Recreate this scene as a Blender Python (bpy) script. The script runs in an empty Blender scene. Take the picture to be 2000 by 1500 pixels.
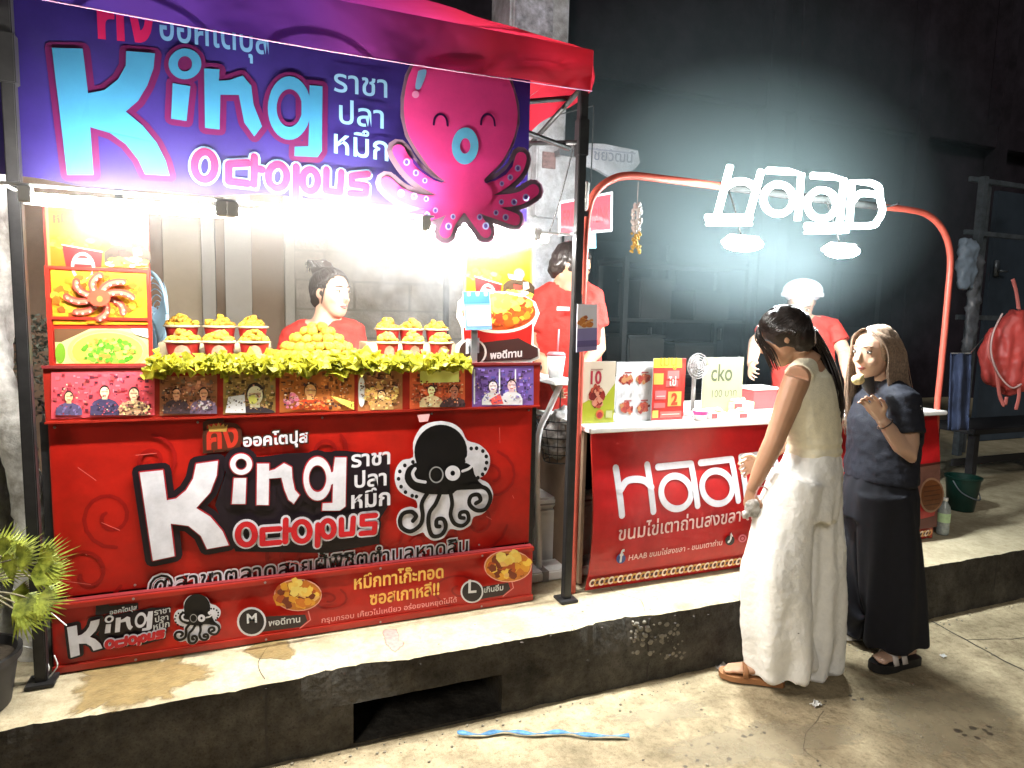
import bpy, bmesh, math, random
from mathutils import Vector, Matrix, noise
from mathutils.geometry import tessellate_polygon
rnd = random.Random(7)
SC = bpy.context.scene
COL = SC.collection
R = math.radians

# ------------------------------------------------------------------ camera
FPX = 1290.0                                    # focal length in pixels of the 2000 px wide photograph
YAW, PITCH, ROLL = R(22.3), R(6.2), R(1.4)
CAM = Vector((0, 0, 1.5))
_fw = Vector((math.sin(YAW) * math.cos(PITCH), math.cos(YAW) * math.cos(PITCH), -math.sin(PITCH)))
_rt = Vector((math.cos(YAW), -math.sin(YAW), 0))
_up = _rt.cross(_fw)
RT = _rt * math.cos(ROLL) + _up * math.sin(ROLL)
UP = _up * math.cos(ROLL) - _rt * math.sin(ROLL)
FH = Vector((math.sin(YAW), math.cos(YAW), 0))  # horizontal heading
cd = bpy.data.cameras.new('camera')
cam = bpy.data.objects.new('camera', cd)
COL.objects.link(cam)
cd.sensor_width = 36
cd.lens = 36 * FPX / 2000
cd.clip_start, cd.clip_end = 0.05, 200
cam.matrix_world = Matrix(((RT.x, UP.x, -_fw.x, CAM.x), (RT.y, UP.y, -_fw.y, CAM.y), (RT.z, UP.z, -_fw.z, CAM.z), (0, 0, 0, 1)))
SC.camera = cam

# ------------------------------------------------------------------ night sky, soft street fill, exposure
w = bpy.data.worlds.new('World')
SC.world = w
w.use_nodes = True
nt = w.node_tree
bg = nt.nodes['Background']
sky = nt.nodes.new('ShaderNodeTexSky')
sky.sky_type = 'NISHITA'
sky.sun_disc = False
SUN_EL, SUN_AZ = R(32), R(222)        # soft fill added for unseen street lamps, from behind the viewer's left shoulder
sky.sun_elevation = SUN_EL
sky.sun_rotation = SUN_AZ
nt.links.new(sky.outputs[0], bg.inputs[0])
bg.inputs[1].default_value = 0.0025
sl = bpy.data.lights.new('street_fill', 'SUN')
sl.energy = 0.42
sl.angle = R(14)
sl.color = (1, .95, .88)
so = bpy.data.objects.new('street_fill', sl)
COL.objects.link(so)
so.rotation_euler = Vector((math.sin(SUN_AZ) * math.cos(SUN_EL), math.cos(SUN_AZ) * math.cos(SUN_EL), math.sin(SUN_EL))).to_track_quat('Z', 'Y').to_euler()
SC.view_settings.view_transform = 'Standard'
SC.view_settings.look = 'None'
SC.view_settings.exposure = 1.1
SC.view_settings.gamma = 1.0
SC.view_settings.use_curve_mapping = False
SC.cycles.max_bounces = 5
SC.cycles.diffuse_bounces = 2
SC.cycles.glossy_bounces = 2
SC.cycles.transparent_max_bounces = 12
SC.cycles.volume_bounces = 0
SC.cycles.volume_step_rate = 3
SC.cycles.volume_max_steps = 96
SC.cycles.sample_clamp_indirect = 4
SC.cycles.caustics_reflective = False
SC.cycles.caustics_refractive = False
SC.cycles.use_denoising = True
TUBE, FLOOD, NEON = 320.0, 600.0, 22.0            # lamp radiances

# ------------------------------------------------------------------ where a photographed point lies on a surface at a known distance
def ray(u, v):
    return _fw + RT * ((u - 1000) / FPX) - UP * ((v - 750) / FPX)
def on_y(u, v, y):
    d = ray(u, v)
    return CAM + d * (y / d.y)
def on_z(u, v, z):
    d = ray(u, v)
    return CAM + d * ((z - CAM.z) / d.z)
def at(u, v, dist):
    d = ray(u, v)
    return CAM + d * (dist / d.dot(FH))

# ------------------------------------------------------------------ materials
def lin(c):
    return tuple(((x / 255) / 12.92 if x <= 10 else (((x / 255) + .055) / 1.055) ** 2.4) for x in c)
MATS = {}
def grit(m, amt=.5, sc=230):
    """fine dark and pale specks in concrete"""
    n, l = m.node_tree.nodes, m.node_tree.links
    b = n['Principled BSDF']
    src = b.inputs['Base Color'].links[0].from_socket
    tc = n.new('ShaderNodeTexCoord')
    out = src
    for s_, lo, hi, k in ((sc, .52, .75, 1 - amt), (sc * .16, .48, .7, 1 - amt * .55)):
        z = n.new('ShaderNodeTexNoise')
        z.inputs['Scale'].default_value = s_
        z.inputs['Detail'].default_value = 4
        z.inputs['Roughness'].default_value = .7
        l.new(tc.outputs['Object'], z.inputs['Vector'])
        r = n.new('ShaderNodeValToRGB')
        r.color_ramp.elements[0].position = lo
        r.color_ramp.elements[0].color = (1, 1, 1, 1)
        r.color_ramp.elements[1].position = hi
        r.color_ramp.elements[1].color = (k, k * .96, k * .9, 1)
        l.new(z.outputs['Fac'], r.inputs['Fac'])
        mx = n.new('ShaderNodeMixRGB')
        mx.blend_type = 'MULTIPLY'
        mx.inputs[0].default_value = 1
        l.new(out, mx.inputs[1])
        l.new(r.outputs['Color'], mx.inputs[2])
        out = mx.outputs[0]
    l.new(out, b.inputs['Base Color'])
    return m
def mat(name, col, rough=.6, metal=0, var=.12, scale=12, bump=0, bscale=60, spec=.4, trans=0, col2=None, dirt=0, sss=0, coat=0):
    if name in MATS:
        return MATS[name]
    m = bpy.data.materials.new(name)
    m.use_nodes = True
    n, l = m.node_tree.nodes, m.node_tree.links
    b = n['Principled BSDF']
    b.inputs['Roughness'].default_value = rough
    b.inputs['Metallic'].default_value = metal
    b.inputs['Specular IOR Level'].default_value = spec
    if coat:
        b.inputs['Coat Weight'].default_value = coat
        b.inputs['Coat Roughness'].default_value = .12
    tc = n.new('ShaderNodeTexCoord')
    nz = n.new('ShaderNodeTexNoise')
    nz.inputs['Scale'].default_value = scale
    nz.inputs['Detail'].default_value = 6
    nz.inputs['Roughness'].default_value = .65
    l.new(tc.outputs['Object'], nz.inputs['Vector'])
    rp = n.new('ShaderNodeValToRGB')
    rp.color_ramp.elements[0].position = .3
    rp.color_ramp.elements[1].position = .72
    a = [max(0, c * (1 - var)) for c in col]
    z = [min(1, c * (1 + var)) for c in (col2 or col)]
    rp.color_ramp.elements[0].color = (*a, 1)
    rp.color_ramp.elements[1].color = (*z, 1)
    l.new(nz.outputs['Fac'], rp.inputs['Fac'])
    out = rp.outputs['Color']
    if dirt:
        n2 = n.new('ShaderNodeTexNoise')
        n2.inputs['Scale'].default_value = scale * .23
        n2.inputs['Detail'].default_value = 9
        n2.inputs['Roughness'].default_value = .72
        l.new(tc.outputs['Object'], n2.inputs['Vector'])
        r2 = n.new('ShaderNodeValToRGB')
        r2.color_ramp.elements[0].position = .35
        r2.color_ramp.elements[0].color = (1 - dirt, 1 - dirt * 1.05, 1 - dirt * 1.1, 1)
        r2.color_ramp.elements[1].position = .62
        r2.color_ramp.elements[1].color = (1, 1, 1, 1)
        l.new(n2.outputs['Fac'], r2.inputs['Fac'])
        mx = n.new('ShaderNodeMixRGB')
        mx.blend_type = 'MULTIPLY'
        mx.inputs[0].default_value = 1
        l.new(out, mx.inputs[1])
        l.new(r2.outputs['Color'], mx.inputs[2])
        out = mx.outputs[0]
    l.new(out, b.inputs['Base Color'])
    if sss:
        b.inputs['Subsurface Weight'].default_value = sss
        b.inputs['Subsurface Radius'].default_value = (.012, .005, .003)
        b.inputs['Subsurface Scale'].default_value = 1
    if bump:
        nb = n.new('ShaderNodeTexNoise')
        nb.inputs['Scale'].default_value = bscale
        nb.inputs['Detail'].default_value = 5
        l.new(tc.outputs['Object'], nb.inputs['Vector'])
        bp = n.new('ShaderNodeBump')
        bp.inputs['Strength'].default_value = bump
        bp.inputs['Distance'].default_value = .01
        l.new(nb.outputs['Fac'], bp.inputs['Height'])
        l.new(bp.outputs['Normal'], b.inputs['Normal'])
    if trans:
        tr = n.new('ShaderNodeBsdfTranslucent')
        l.new(out, tr.inputs['Color'])
        mix = n.new('ShaderNodeMixShader')
        mix.inputs[0].default_value = trans
        l.new(b.outputs[0], mix.inputs[1])
        l.new(tr.outputs[0], mix.inputs[2])
        l.new(mix.outputs[0], n['Material Output'].inputs['Surface'])
    MATS[name] = m
    return m
def emit(name, col, strength):
    if name in MATS:
        return MATS[name]
    m = bpy.data.materials.new(name)
    m.use_nodes = True
    n, l = m.node_tree.nodes, m.node_tree.links
    b = n['Principled BSDF']
    b.inputs['Base Color'].default_value = (.8, .8, .8, 1)
    b.inputs['Emission Color'].default_value = (*col, 1)
    b.inputs['Emission Strength'].default_value = strength
    MATS[name] = m
    return m
def print_mat(name, rough=.35, trans=0, wear=.1, coat=0, ripple=0):
    """ink on vinyl or paper: colour is the printed colour of each shape, with slight scuffing"""
    if name in MATS:
        return MATS[name]
    m = bpy.data.materials.new(name)
    m.use_nodes = True
    n, l = m.node_tree.nodes, m.node_tree.links
    b = n['Principled BSDF']
    b.inputs['Roughness'].default_value = rough
    b.inputs['Specular IOR Level'].default_value = .35
    b.inputs['Coat Weight'].default_value = coat
    at_ = n.new('ShaderNodeAttribute')
    at_.attribute_name = 'ink'
    tc = n.new('ShaderNodeTexCoord')
    nz = n.new('ShaderNodeTexNoise')
    nz.inputs['Scale'].default_value = 9
    nz.inputs['Detail'].default_value = 8
    nz.inputs['Roughness'].default_value = .7
    l.new(tc.outputs['Object'], nz.inputs['Vector'])
    rp = n.new('ShaderNodeValToRGB')
    rp.color_ramp.elements[0].position = .3
    rp.color_ramp.elements[0].color = (1 - wear, 1 - wear, 1 - wear, 1)
    rp.color_ramp.elements[1].position = .65
    rp.color_ramp.elements[1].color = (1, 1, 1, 1)
    l.new(nz.outputs['Fac'], rp.inputs['Fac'])
    mx = n.new('ShaderNodeMixRGB')
    mx.blend_type = 'MULTIPLY'
    mx.inputs[0].default_value = 1
    l.new(at_.outputs['Color'], mx.inputs[1])
    l.new(rp.outputs['Color'], mx.inputs[2])
    l.new(mx.outputs[0], b.inputs['Base Color'])
    if ripple:
        n3 = n.new('ShaderNodeTexNoise')
        n3.inputs['Scale'].default_value = 5
        n3.inputs['Detail'].default_value = 3
        l.new(tc.outputs['Object'], n3.inputs['Vector'])
        bp = n.new('ShaderNodeBump')
        bp.inputs['Strength'].default_value = ripple
        bp.inputs['Distance'].default_value = .02
        l.new(n3.outputs['Fac'], bp.inputs['Height'])
        l.new(bp.outputs['Normal'], b.inputs['Normal'])
        l.new(bp.outputs['Normal'], b.inputs['Coat Normal'])
    if trans:
        tr = n.new('ShaderNodeBsdfTranslucent')
        l.new(mx.outputs[0], tr.inputs['Color'])
        mix = n.new('ShaderNodeMixShader')
        mix.inputs[0].default_value = trans
        l.new(b.outputs[0], mix.inputs[1])
        l.new(tr.outputs[0], mix.inputs[2])
        l.new(mix.outputs[0], n['Material Output'].inputs['Surface'])
    MATS[name] = m
    return m

# ------------------------------------------------------------------ geometry: every shape is (verts, faces)
def join(*gs):
    V, F = [], []
    for g in gs:
        o = len(V)
        V += g[0]
        F += [[i + o for i in f] for f in g[1]]
    return V, F
def box(c, s, rz=0, bev=0):
    x, y, z = s[0] / 2, s[1] / 2, s[2] / 2
    if bev and bev < min(x, y, z):
        b = bev
        V, F = [], []
        bm = bmesh.new()
        bmesh.ops.create_cube(bm, size=1)
        for v in bm.verts:
            v.co = Vector((v.co.x * s[0], v.co.y * s[1], v.co.z * s[2]))
        bmesh.ops.bevel(bm, geom=bm.edges[:], offset=b, segments=2, affect='EDGES')
        bm.verts.index_update()
        V = [v.co.copy() for v in bm.verts]
        F = [[v.index for v in f.verts] for f in bm.faces]
        bm.free()
    else:
        V = [Vector((a, b, d)) for d in (-z, z) for b in (-y, y) for a in (-x, x)]
        F = [[0, 2, 3, 1], [4, 5, 7, 6], [0, 1, 5, 4], [2, 6, 7, 3], [0, 4, 6, 2], [1, 3, 7, 5]]
    M = Matrix.Rotation(rz, 4, 'Z') if not isinstance(rz, Matrix) else rz
    return [M @ v + Vector(c) for v in V], F
def bx(x0, x1, y0, y1, z0, z1, bev=0):
    return box(((x0 + x1) / 2, (y0 + y1) / 2, (z0 + z1) / 2), (x1 - x0, y1 - y0, z1 - z0), 0, bev)
def loft(path, seg=12, side=None, cap=True):
    """path: [(point, ra, rb)]: elliptical rings; ra along side axis, rb across"""
    pts = [Vector(p[0]) for p in path]
    n = len(pts)
    V, F = [], []
    prev = None
    for i in range(n):
        t = (pts[min(i + 1, n - 1)] - pts[max(i - 1, 0)])
        if t.length < 1e-9:
            t = Vector((0, 0, 1))
        t.normalize()
        if side is not None:
            s = Vector(side) - t * Vector(side).dot(t)
        elif prev is None:
            a = Vector((1, 0, 0)) if abs(t.x) < .8 else Vector((0, 1, 0))
            s = a - t * a.dot(t)
        else:
            s = prev - t * prev.dot(t)
        s.normalize()
        prev = s
        u = t.cross(s)
        ra = path[i][1]
        rb = path[i][2] if len(path[i]) > 2 else ra
        for k in range(seg):
            a = 2 * math.pi * k / seg
            V.append(pts[i] + s * (ra * math.cos(a)) + u * (rb * math.sin(a)))
    for i in range(n - 1):
        for k in range(seg):
            k2 = (k + 1) % seg
            F.append([i * seg + k, i * seg + k2, (i + 1) * seg + k2, (i + 1) * seg + k])
    if cap:
        F.append([k for k in range(seg)][::-1])
        F.append([(n - 1) * seg + k for k in range(seg)])
    return V, F
def tube(pts, r, seg=8):
    return loft([(p, r) for p in pts], seg)
def cyl(a, b, r, r2=None, seg=14):
    return loft([(a, r), (b, r if r2 is None else r2)], seg)
def ell(c, r, seg=14, rings=8, M=None):
    c = Vector(c)
    V, F = [], []
    if not hasattr(r, '__len__'):
        r = (r, r, r)
    for i in range(rings + 1):
        p = math.pi * i / rings
        for k in range(seg):
            a = 2 * math.pi * k / seg
            q = Vector((r[0] * max(.02, math.sin(p)) * math.cos(a), r[1] * max(.02, math.sin(p)) * math.sin(a), -r[2] * math.cos(p)))
            V.append((M @ q if M else q) + c)
    for i in range(rings):
        for k in range(seg):
            k2 = (k + 1) % seg
            F.append([i * seg + k, i * seg + k2, (i + 1) * seg + k2, (i + 1) * seg + k])
    F.append(list(range(seg))[::-1])
    F.append([rings * seg + k for k in range(seg)])
    return V, F
def lathe(c, prof, seg=24, cap=True):
    c = Vector(c)
    V, F = [], []
    for (r, z) in prof:
        for k in range(seg):
            a = 2 * math.pi * k / seg
            V.append(c + Vector((r * math.cos(a), r * math.sin(a), z)))
    for i in range(len(prof) - 1):
        for k in range(seg):
            k2 = (k + 1) % seg
            F.append([i * seg + k, i * seg + k2, (i + 1) * seg + k2, (i + 1) * seg + k])
    if cap:
        F.append(list(range(seg))[::-1])
        F.append([(len(prof) - 1) * seg + k for k in range(seg)])
    return V, F
def grid(fn, nu, nv):
    V = [Vector(fn(i / nu, j / nv)) for j in range(nv + 1) for i in range(nu + 1)]
    F = [[j * (nu + 1) + i, j * (nu + 1) + i + 1, (j + 1) * (nu + 1) + i + 1, (j + 1) * (nu + 1) + i] for j in range(nv) for i in range(nu)]
    return V, F
def thick(g, d):
    """give a grid sheet a second side, offset by vector d"""
    V, F = g
    n = len(V)
    d = Vector(d)
    V2 = V + [v + d for v in V]
    F2 = F + [[i + n for i in f][::-1] for f in F]
    cnt = {}
    for f in F:
        for i in range(len(f)):
            e = (f[i], f[(i + 1) % len(f)])
            cnt[e] = 1
    for (a, b) in list(cnt):
        if (b, a) not in cnt:
            F2.append([b, a, a + n, b + n])
    return V2, F2
def bez(p, n=8):
    """smooth line through points (Catmull-Rom)"""
    p = [Vector(q) for q in p]
    out = []
    for i in range(len(p) - 1):
        a, b, c, d = p[max(i - 1, 0)], p[i], p[i + 1], p[min(i + 2, len(p) - 1)]
        for k in range(n):
            t = k / n
            out.append(.5 * ((2 * b) + (c - a) * t + (2 * a - 5 * b + 4 * c - d) * t * t + (3 * b - a - 3 * c + d) * t ** 3))
    out.append(p[-1])
    return out

ORG = {}
def thing(name, label, cat, loc, group=None, kind=None):
    o = bpy.data.objects.new(name, None)
    COL.objects.link(o)
    o.empty_display_size = .1
    o.location = loc
    ORG[o.name] = Vector(loc)
    tag(o, label, cat, group, kind)
    return o
def tag(o, label=None, cat=None, group=None, kind=None):
    if label:
        o['label'] = label
    if cat:
        o['category'] = cat
    if group:
        o['group'] = group
    if kind:
        o['kind'] = kind
    return o
def link_mesh(name, me, parent=None, origin=None):
    o = bpy.data.objects.new(name, me)
    COL.objects.link(o)
    if parent:
        o.parent = parent
    if origin is not None and not parent:
        o.location = origin
    return o
def obj(name, g, m, parent=None, smooth=False, label=None, cat=None, group=None, kind=None, recalc=True):
    V, F = g
    if parent:
        org = ORG[parent.name]
    else:
        xs = [v.x for v in V]
        ys = [v.y for v in V]
        org = Vector(((min(xs) + max(xs)) / 2, (min(ys) + max(ys)) / 2, min(v.z for v in V)))
    me = bpy.data.meshes.new(name)
    me.from_pydata([v - org for v in V], [], F)
    if recalc:
        bm = bmesh.new()
        bm.from_mesh(me)
        bmesh.ops.recalc_face_normals(bm, faces=bm.faces)
        bm.to_mesh(me)
        bm.free()
    me.materials.append(m)
    if smooth:
        me.polygons.foreach_set('use_smooth', [True] * len(me.polygons))
        if smooth == 2:
            me.set_sharp_from_angle(angle=R(40))
    o = link_mesh(name, me, parent, org)
    ORG[o.name] = org
    return tag(o, label, cat, group, kind)
def fuse(name, gs, voxel, m, parent, smooth=3, disp=None):
    """one continuous surface grown over all the given volumes"""
    V, F = join(*gs)
    org = ORG[parent.name]
    me = bpy.data.meshes.new(name)
    me.from_pydata([v - org for v in V], [], F)
    bm = bmesh.new()
    bm.from_mesh(me)
    bmesh.ops.recalc_face_normals(bm, faces=bm.faces)
    bm.to_mesh(me)
    bm.free()
    t = bpy.data.objects.new('tmp', me)
    COL.objects.link(t)
    md = t.modifiers.new('r', 'REMESH')
    md.mode = 'VOXEL'
    md.voxel_size = voxel
    md.use_smooth_shade = True
    if smooth:
        ms = t.modifiers.new('s', 'SMOOTH')
        ms.factor = .5
        ms.iterations = smooth
    m2 = bpy.data.meshes.new_from_object(t.evaluated_get(bpy.context.evaluated_depsgraph_get()))
    bpy.data.objects.remove(t)
    bpy.data.meshes.remove(me)
    m2.name = name
    if disp:
        ns = [v.normal.copy() for v in m2.vertices]
        for v, nn in zip(m2.vertices, ns):
            v.co += disp(v.co + org, nn)
    m2.materials.clear()
    m2.materials.append(m)
    m2.polygons.foreach_set('use_smooth', [True] * len(m2.polygons))
    o = link_mesh(name, m2, parent)
    ORG[o.name] = org
    return o

# ------------------------------------------------------------------ flat prints: vector artwork laid on a panel as thin ink layers
_txt = {}
def glyphs(s, off=0.0):
    k = (s, off)
    if k not in _txt:
        c = bpy.data.curves.new('t', 'FONT')
        c.body = s
        c.offset = off
        c.resolution_u = 3
        o = bpy.data.objects.new('t', c)
        COL.objects.link(o)
        me = bpy.data.meshes.new_from_object(o.evaluated_get(bpy.context.evaluated_depsgraph_get()))
        V = [(v.co.x, v.co.y) for v in me.vertices]
        F = [list(p.vertices) for p in me.polygons]
        bpy.data.objects.remove(o)
        bpy.data.curves.remove(c)
        bpy.data.meshes.remove(me)
        xs = [v[0] for v in V] or [0, 1]
        _txt[k] = (V, F, min(xs), max(xs))
    return _txt[k]
class Print:
    """artwork on the plane y = const, facing the street; points are given in photograph pixels unless metric"""
    def __init__(s, y, step=.0003):
        s.y, s.step, s.n = y, step, 0
        s.V, s.F, s.C = [], [], []
        s.M = s.clip = None
    def p(s, q):
        if s.M:
            q = s.M(q)
        if s.clip:
            q = (max(s.clip[0], min(s.clip[2], q[0])), max(s.clip[1], min(s.clip[3], q[1])))
        a = on_y(q[0], q[1], s.y)
        return (a.x, a.z)
    def _add(s, pts, faces, col, sub=False):
        s.n += .06 if sub else 1
        o = len(s.V)
        yy = s.y - s.step * s.n
        s.V += [Vector((a[0], yy, a[1])) for a in pts]
        for f in faces:
            s.F.append([i + o for i in f])
            s.C.append(col)
    def fill(s, loops, col, sub=False):
        loops = [[Vector((a[0], a[1], 0)) for a in lp] for lp in loops]
        pts = [(v.x, v.y) for lp in loops for v in lp]
        s._add(pts, [list(t) for t in tessellate_polygon(loops)], col, sub)
    def poly(s, px, col, smooth=0):
        q = [s.p(a) for a in px]
        if smooth:
            q = [(v.x, v.y) for v in bez([(*a, 0) for a in q] + [(*q[0], 0)], smooth)][:-1]
        s.fill([q], col)
        return q
    def ring(s, c, rx, ry, irx, iry, col, n=32, rot=0):
        f = lambda a, b: [s.p((c[0] + a * math.cos(t) * math.cos(rot) - b * math.sin(t) * math.sin(rot), c[1] + a * math.cos(t) * math.sin(rot) + b * math.sin(t) * math.cos(rot))) for t in [2 * math.pi * k / n for k in range(n)]]
        s.fill([f(rx, ry)] + ([f(irx, iry)] if irx else []), col)
    def disc(s, c, rx, ry, col, n=24):
        s.ring(c, rx, ry, 0, 0, col, n)
    def line_m(s, q, wd, col, closed=False, caps=True):
        """a stroke of width wd metres along metric points q"""
        q = [Vector(a) for a in q]
        n = len(q)
        s.n += 1
        for i in range(n if closed else n - 1):
            a, b = q[i], q[(i + 1) % n]
            d = b - a
            if d.length < 1e-7:
                continue
            d.normalize()
            nn = Vector((-d.y, d.x)) * wd / 2
            s._add([a + nn, a - nn, b - nn, b + nn], [[0, 1, 2, 3]], col, True)
        if caps:
            for a in (q if closed else q):
                s._add([(a.x + wd / 2 * math.cos(t), a.y + wd / 2 * math.sin(t)) for t in [2 * math.pi * k / 10 for k in range(10)]], [list(range(10))], col, True)
    def line(s, px, wd, col, closed=False, smooth=0, caps=True):
        q = [s.p(a) for a in px]
        if smooth:
            q = [(v.x, v.y) for v in bez([(*a, 0) for a in q], smooth)]
        s.line_m(q, wd, col, closed, caps)
        return q
    def outline(s, px, grow, col):
        q = [s.p(a) for a in px]
        s.line_m(q, 2 * grow, col, True)
    def text(s, t, a, b, col, hs=1.0, off=0.0, hpx=None):
        V, F, x0, x1 = glyphs(t, off)
        A, B = Vector(s.p(a)), Vector(s.p(b))
        d = (B - A)
        k = d.length / (glyphs(t)[3] - glyphs(t)[2])
        x00 = glyphs(t)[2]
        d.normalize()
        s._add([(A.x + d.x * (x - x00) * k, A.y + d.y * (x - x00) * k + y * k * hs) for x, y in V], F, col)
    def rect(s, x0, z0, x1, z1, col):
        s._add([(x0, z0), (x1, z0), (x1, z1), (x0, z1)], [[0, 1, 2, 3]], col)
    def food(s, c, rx, ry, n, cols, r=6, seed=1, top=False):
        g = random.Random(seed)
        for i in range(n):
            a = g.uniform(0, 6.283)
            q = g.uniform(0, 1) ** .5
            x, y = c[0] + rx * q * math.cos(a), c[1] + ry * q * math.sin(a)
            if top and y > c[1] + ry * .3:
                y = c[1] + ry * .3
            rr = r * g.uniform(.5, 1.2)
            k = g.randint(5, 8)
            ph = g.uniform(0, 6)
            s.fill([[s.p((x + rr * g.uniform(.7, 1.2) * math.cos(ph + 6.283 * j / k), y + rr * g.uniform(.6, 1) * math.sin(ph + 6.283 * j / k))) for j in range(k)]], g.choice(cols), True)
    def figure(s, c, h, shirt, skin=(190, 130, 100), hair=(40, 28, 26), wide=1.0):
        """a plain printed figure: shoulders, neck, head, hair"""
        x, y = c
        k = h / 100
        sh = [(-46 * wide, 50), (-46 * wide, 18), (-34 * wide, 2), (-14, -6), (14, -6), (34 * wide, 2), (46 * wide, 18), (46 * wide, 50)]
        s.poly([(x + a * k, y + b * k) for a, b in sh], shirt)
        s.poly([(x - 9 * k, y - 4 * k), (x + 9 * k, y - 4 * k), (x + 8 * k, y - 18 * k), (x - 8 * k, y - 18 * k)], skin)
        s.disc((x, y - 30 * k), 16 * k, 19 * k, hair)
        s.disc((x, y - 26 * k), 14 * k, 17 * k, skin)
        g = random.Random(int(x * 7 + y))
        dk = tuple(int(c_ * .72) for c_ in skin)
        lt = tuple(min(250, int(c_ * 1.12)) for c_ in skin)
        s.fill([[s.p((x + a * k, y + b * k)) for a, b in ((-11, -30), (11, -31), (10, -26), (-10, -26))]], dk, True)
        s.fill([[s.p((x + a * k, y + b * k)) for a, b in ((-2, -27), (3, -27), (4, -20), (-3, -20))]], lt, True)
        s.fill([[s.p((x + a * k, y + b * k)) for a, b in ((-6, -18), (6, -18), (4, -15), (-4, -15))]], (150, 76, 66), True)
        for _ in range(14):
            a, b = g.uniform(-38, 34) * wide, g.uniform(4, 44)
            f_ = g.choice((.7, .85, 1.2, 1.4))
            s.fill([[s.p((x + (a + p_) * k, y + (b + q_) * k)) for p_, q_ in ((0, 0), (9, -2), (7, 6), (-1, 8))]], tuple(min(250, int(c_ * f_)) for c_ in shirt), True)
    def build(s, name, parent, m, deform=None, label=None):
        org = ORG[parent.name]
        me = bpy.data.meshes.new(name)
        V = [deform(v) if deform else v for v in s.V]
        me.from_pydata([v - org for v in V], [], s.F)
        at_ = me.color_attributes.new('ink', 'FLOAT_COLOR', 'CORNER')
        buf = []
        for f, c in zip(s.F, s.C):
            r_, g_, b_ = [min(.92, k_ * getattr(s, 'gain', 1)) for k_ in lin(c)]
            buf += [r_, g_, b_, 1] * len(f)
        at_.data.foreach_set('color', buf)
        # every face looks to the street
        bm = bmesh.new()
        bm.from_mesh(me)
        for f in bm.faces:
            f.normal_update()
            if f.normal.y > 0:
                f.normal_flip()
        bm.to_mesh(me)
        bm.free()
        me.materials.append(m)
        o = link_mesh(name, me, parent)
        ORG[o.name] = org
        return tag(o, label)
VINYL = print_mat('printed_vinyl', .4, 0, .3, .12, .35)
PAPER = print_mat('printed_card', .4, 0, .05, .3)
BACKLIT = print_mat('printed_banner_cloth', .45, .55, .12)
# ================================================================== the setting
KY, KZ = 2.16, 0.285          # kerb face and pavement height
M_CONC = mat('road_concrete', (.4, .32, .19), .85, 0, .28, 7, .5, 55, .25, col2=(.48, .395, .25), dirt=.45)
M_PAVE = mat('pavement_concrete', (.47, .4, .255), .82, 0, .15, 9, .4, 70, .25, col2=(.54, .47, .32), dirt=.28)
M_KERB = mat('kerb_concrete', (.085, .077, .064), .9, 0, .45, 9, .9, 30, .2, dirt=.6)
grit(M_CONC, .62)
grit(M_PAVE, .3)
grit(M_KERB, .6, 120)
def nz(x, y, z, s=1.0):
    return noise.noise(Vector((x * s, y * s, z * s)))
def road_fn(u, v):
    x = -9 + 23 * u
    y = -9 + 11.3 * v
    return (x, y, 0)
road = obj('road', grid(road_fn, 23, 12), M_CONC, None, True, kind='structure', label='worn pale concrete road in front of the stalls', recalc=False)
# pavement top with a crumbled edge, kerb face below it with a drain slot
def edge(x):
    e = .008 * nz(x, 0, 0, 9) + .006 * nz(x, 1, 0, 40) + .004 * nz(x, 4, 0, 90)
    b = nz(x, 5, 0, 2.3)
    if b > .18:
        e += (b - .18) * .13 * (.6 + .4 * nz(x, 2, 9, 25))
    return e
def top_fn(u, v):
    x = -6 + 18 * u
    y0 = KY + edge(x)
    y = y0 + (7.6 - y0) * (v ** 1.6)
    return (x, y, KZ - (.003 if v == 0 else 0))
pave = obj('pavement', grid(top_fn, 900, 40), M_PAVE, None, False, kind='structure', label='raised pale concrete pavement with a crumbled edge', recalc=False)
SX0, SX1, SZ0, SZ1 = .329, .876, .012, .158
def face_pt(x, z):
    t = z / KZ
    e = edge(x) * max(0, (t - .45) / .55) ** 1.5 if t < 1 else edge(x)
    return Vector((x, KY + e + (.012 * nz(x, z, 2, 12) * (1 - t) if 0 < t < 1 else 0), z if t < 1 else KZ - .003))
V, F = [], []
zs = [-.02, .012, .06, .11, .158, .2, .235, .262, KZ]
xs = [-6 + .02 * i for i in range(901)] + [SX0, SX1]
xs = sorted(set(xs))
for x in xs:
    for z in zs:
        V.append(face_pt(x, z))
nzs = len(zs)
for i in range(len(xs) - 1):
    for j in range(nzs - 1):
        if SX0 <= xs[i] and xs[i + 1] <= SX1 and SZ0 <= zs[j] and zs[j + 1] <= SZ1:
            continue
        F.append([i * nzs + j, (i + 1) * nzs + j, (i + 1) * nzs + j + 1, i * nzs + j + 1])
M_SOOTJ = mat('joint_dirt', (.035, .03, .025), .9)
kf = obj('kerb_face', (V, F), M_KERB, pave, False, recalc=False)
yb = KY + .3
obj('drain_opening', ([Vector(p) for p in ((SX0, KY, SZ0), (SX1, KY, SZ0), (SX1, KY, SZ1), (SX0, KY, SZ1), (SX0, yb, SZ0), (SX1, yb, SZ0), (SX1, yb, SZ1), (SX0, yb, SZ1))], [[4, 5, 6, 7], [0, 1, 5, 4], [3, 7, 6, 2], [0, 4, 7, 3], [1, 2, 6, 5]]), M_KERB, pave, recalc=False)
for xj in (-1.2, .05, 1.52, 2.62, 3.7, 4.9):
    obj('kerb_joint', join(*[bx(xj - .004 + .004 * nz(xj, k, 0, 3), xj + .004 + .004 * nz(xj, k, 0, 3), KY - .0015 + edge(xj) * .2, KY + .02, .02 + k * .05, .069 + k * .05) for k in range(5)]), M_SOOTJ, pave)
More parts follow.
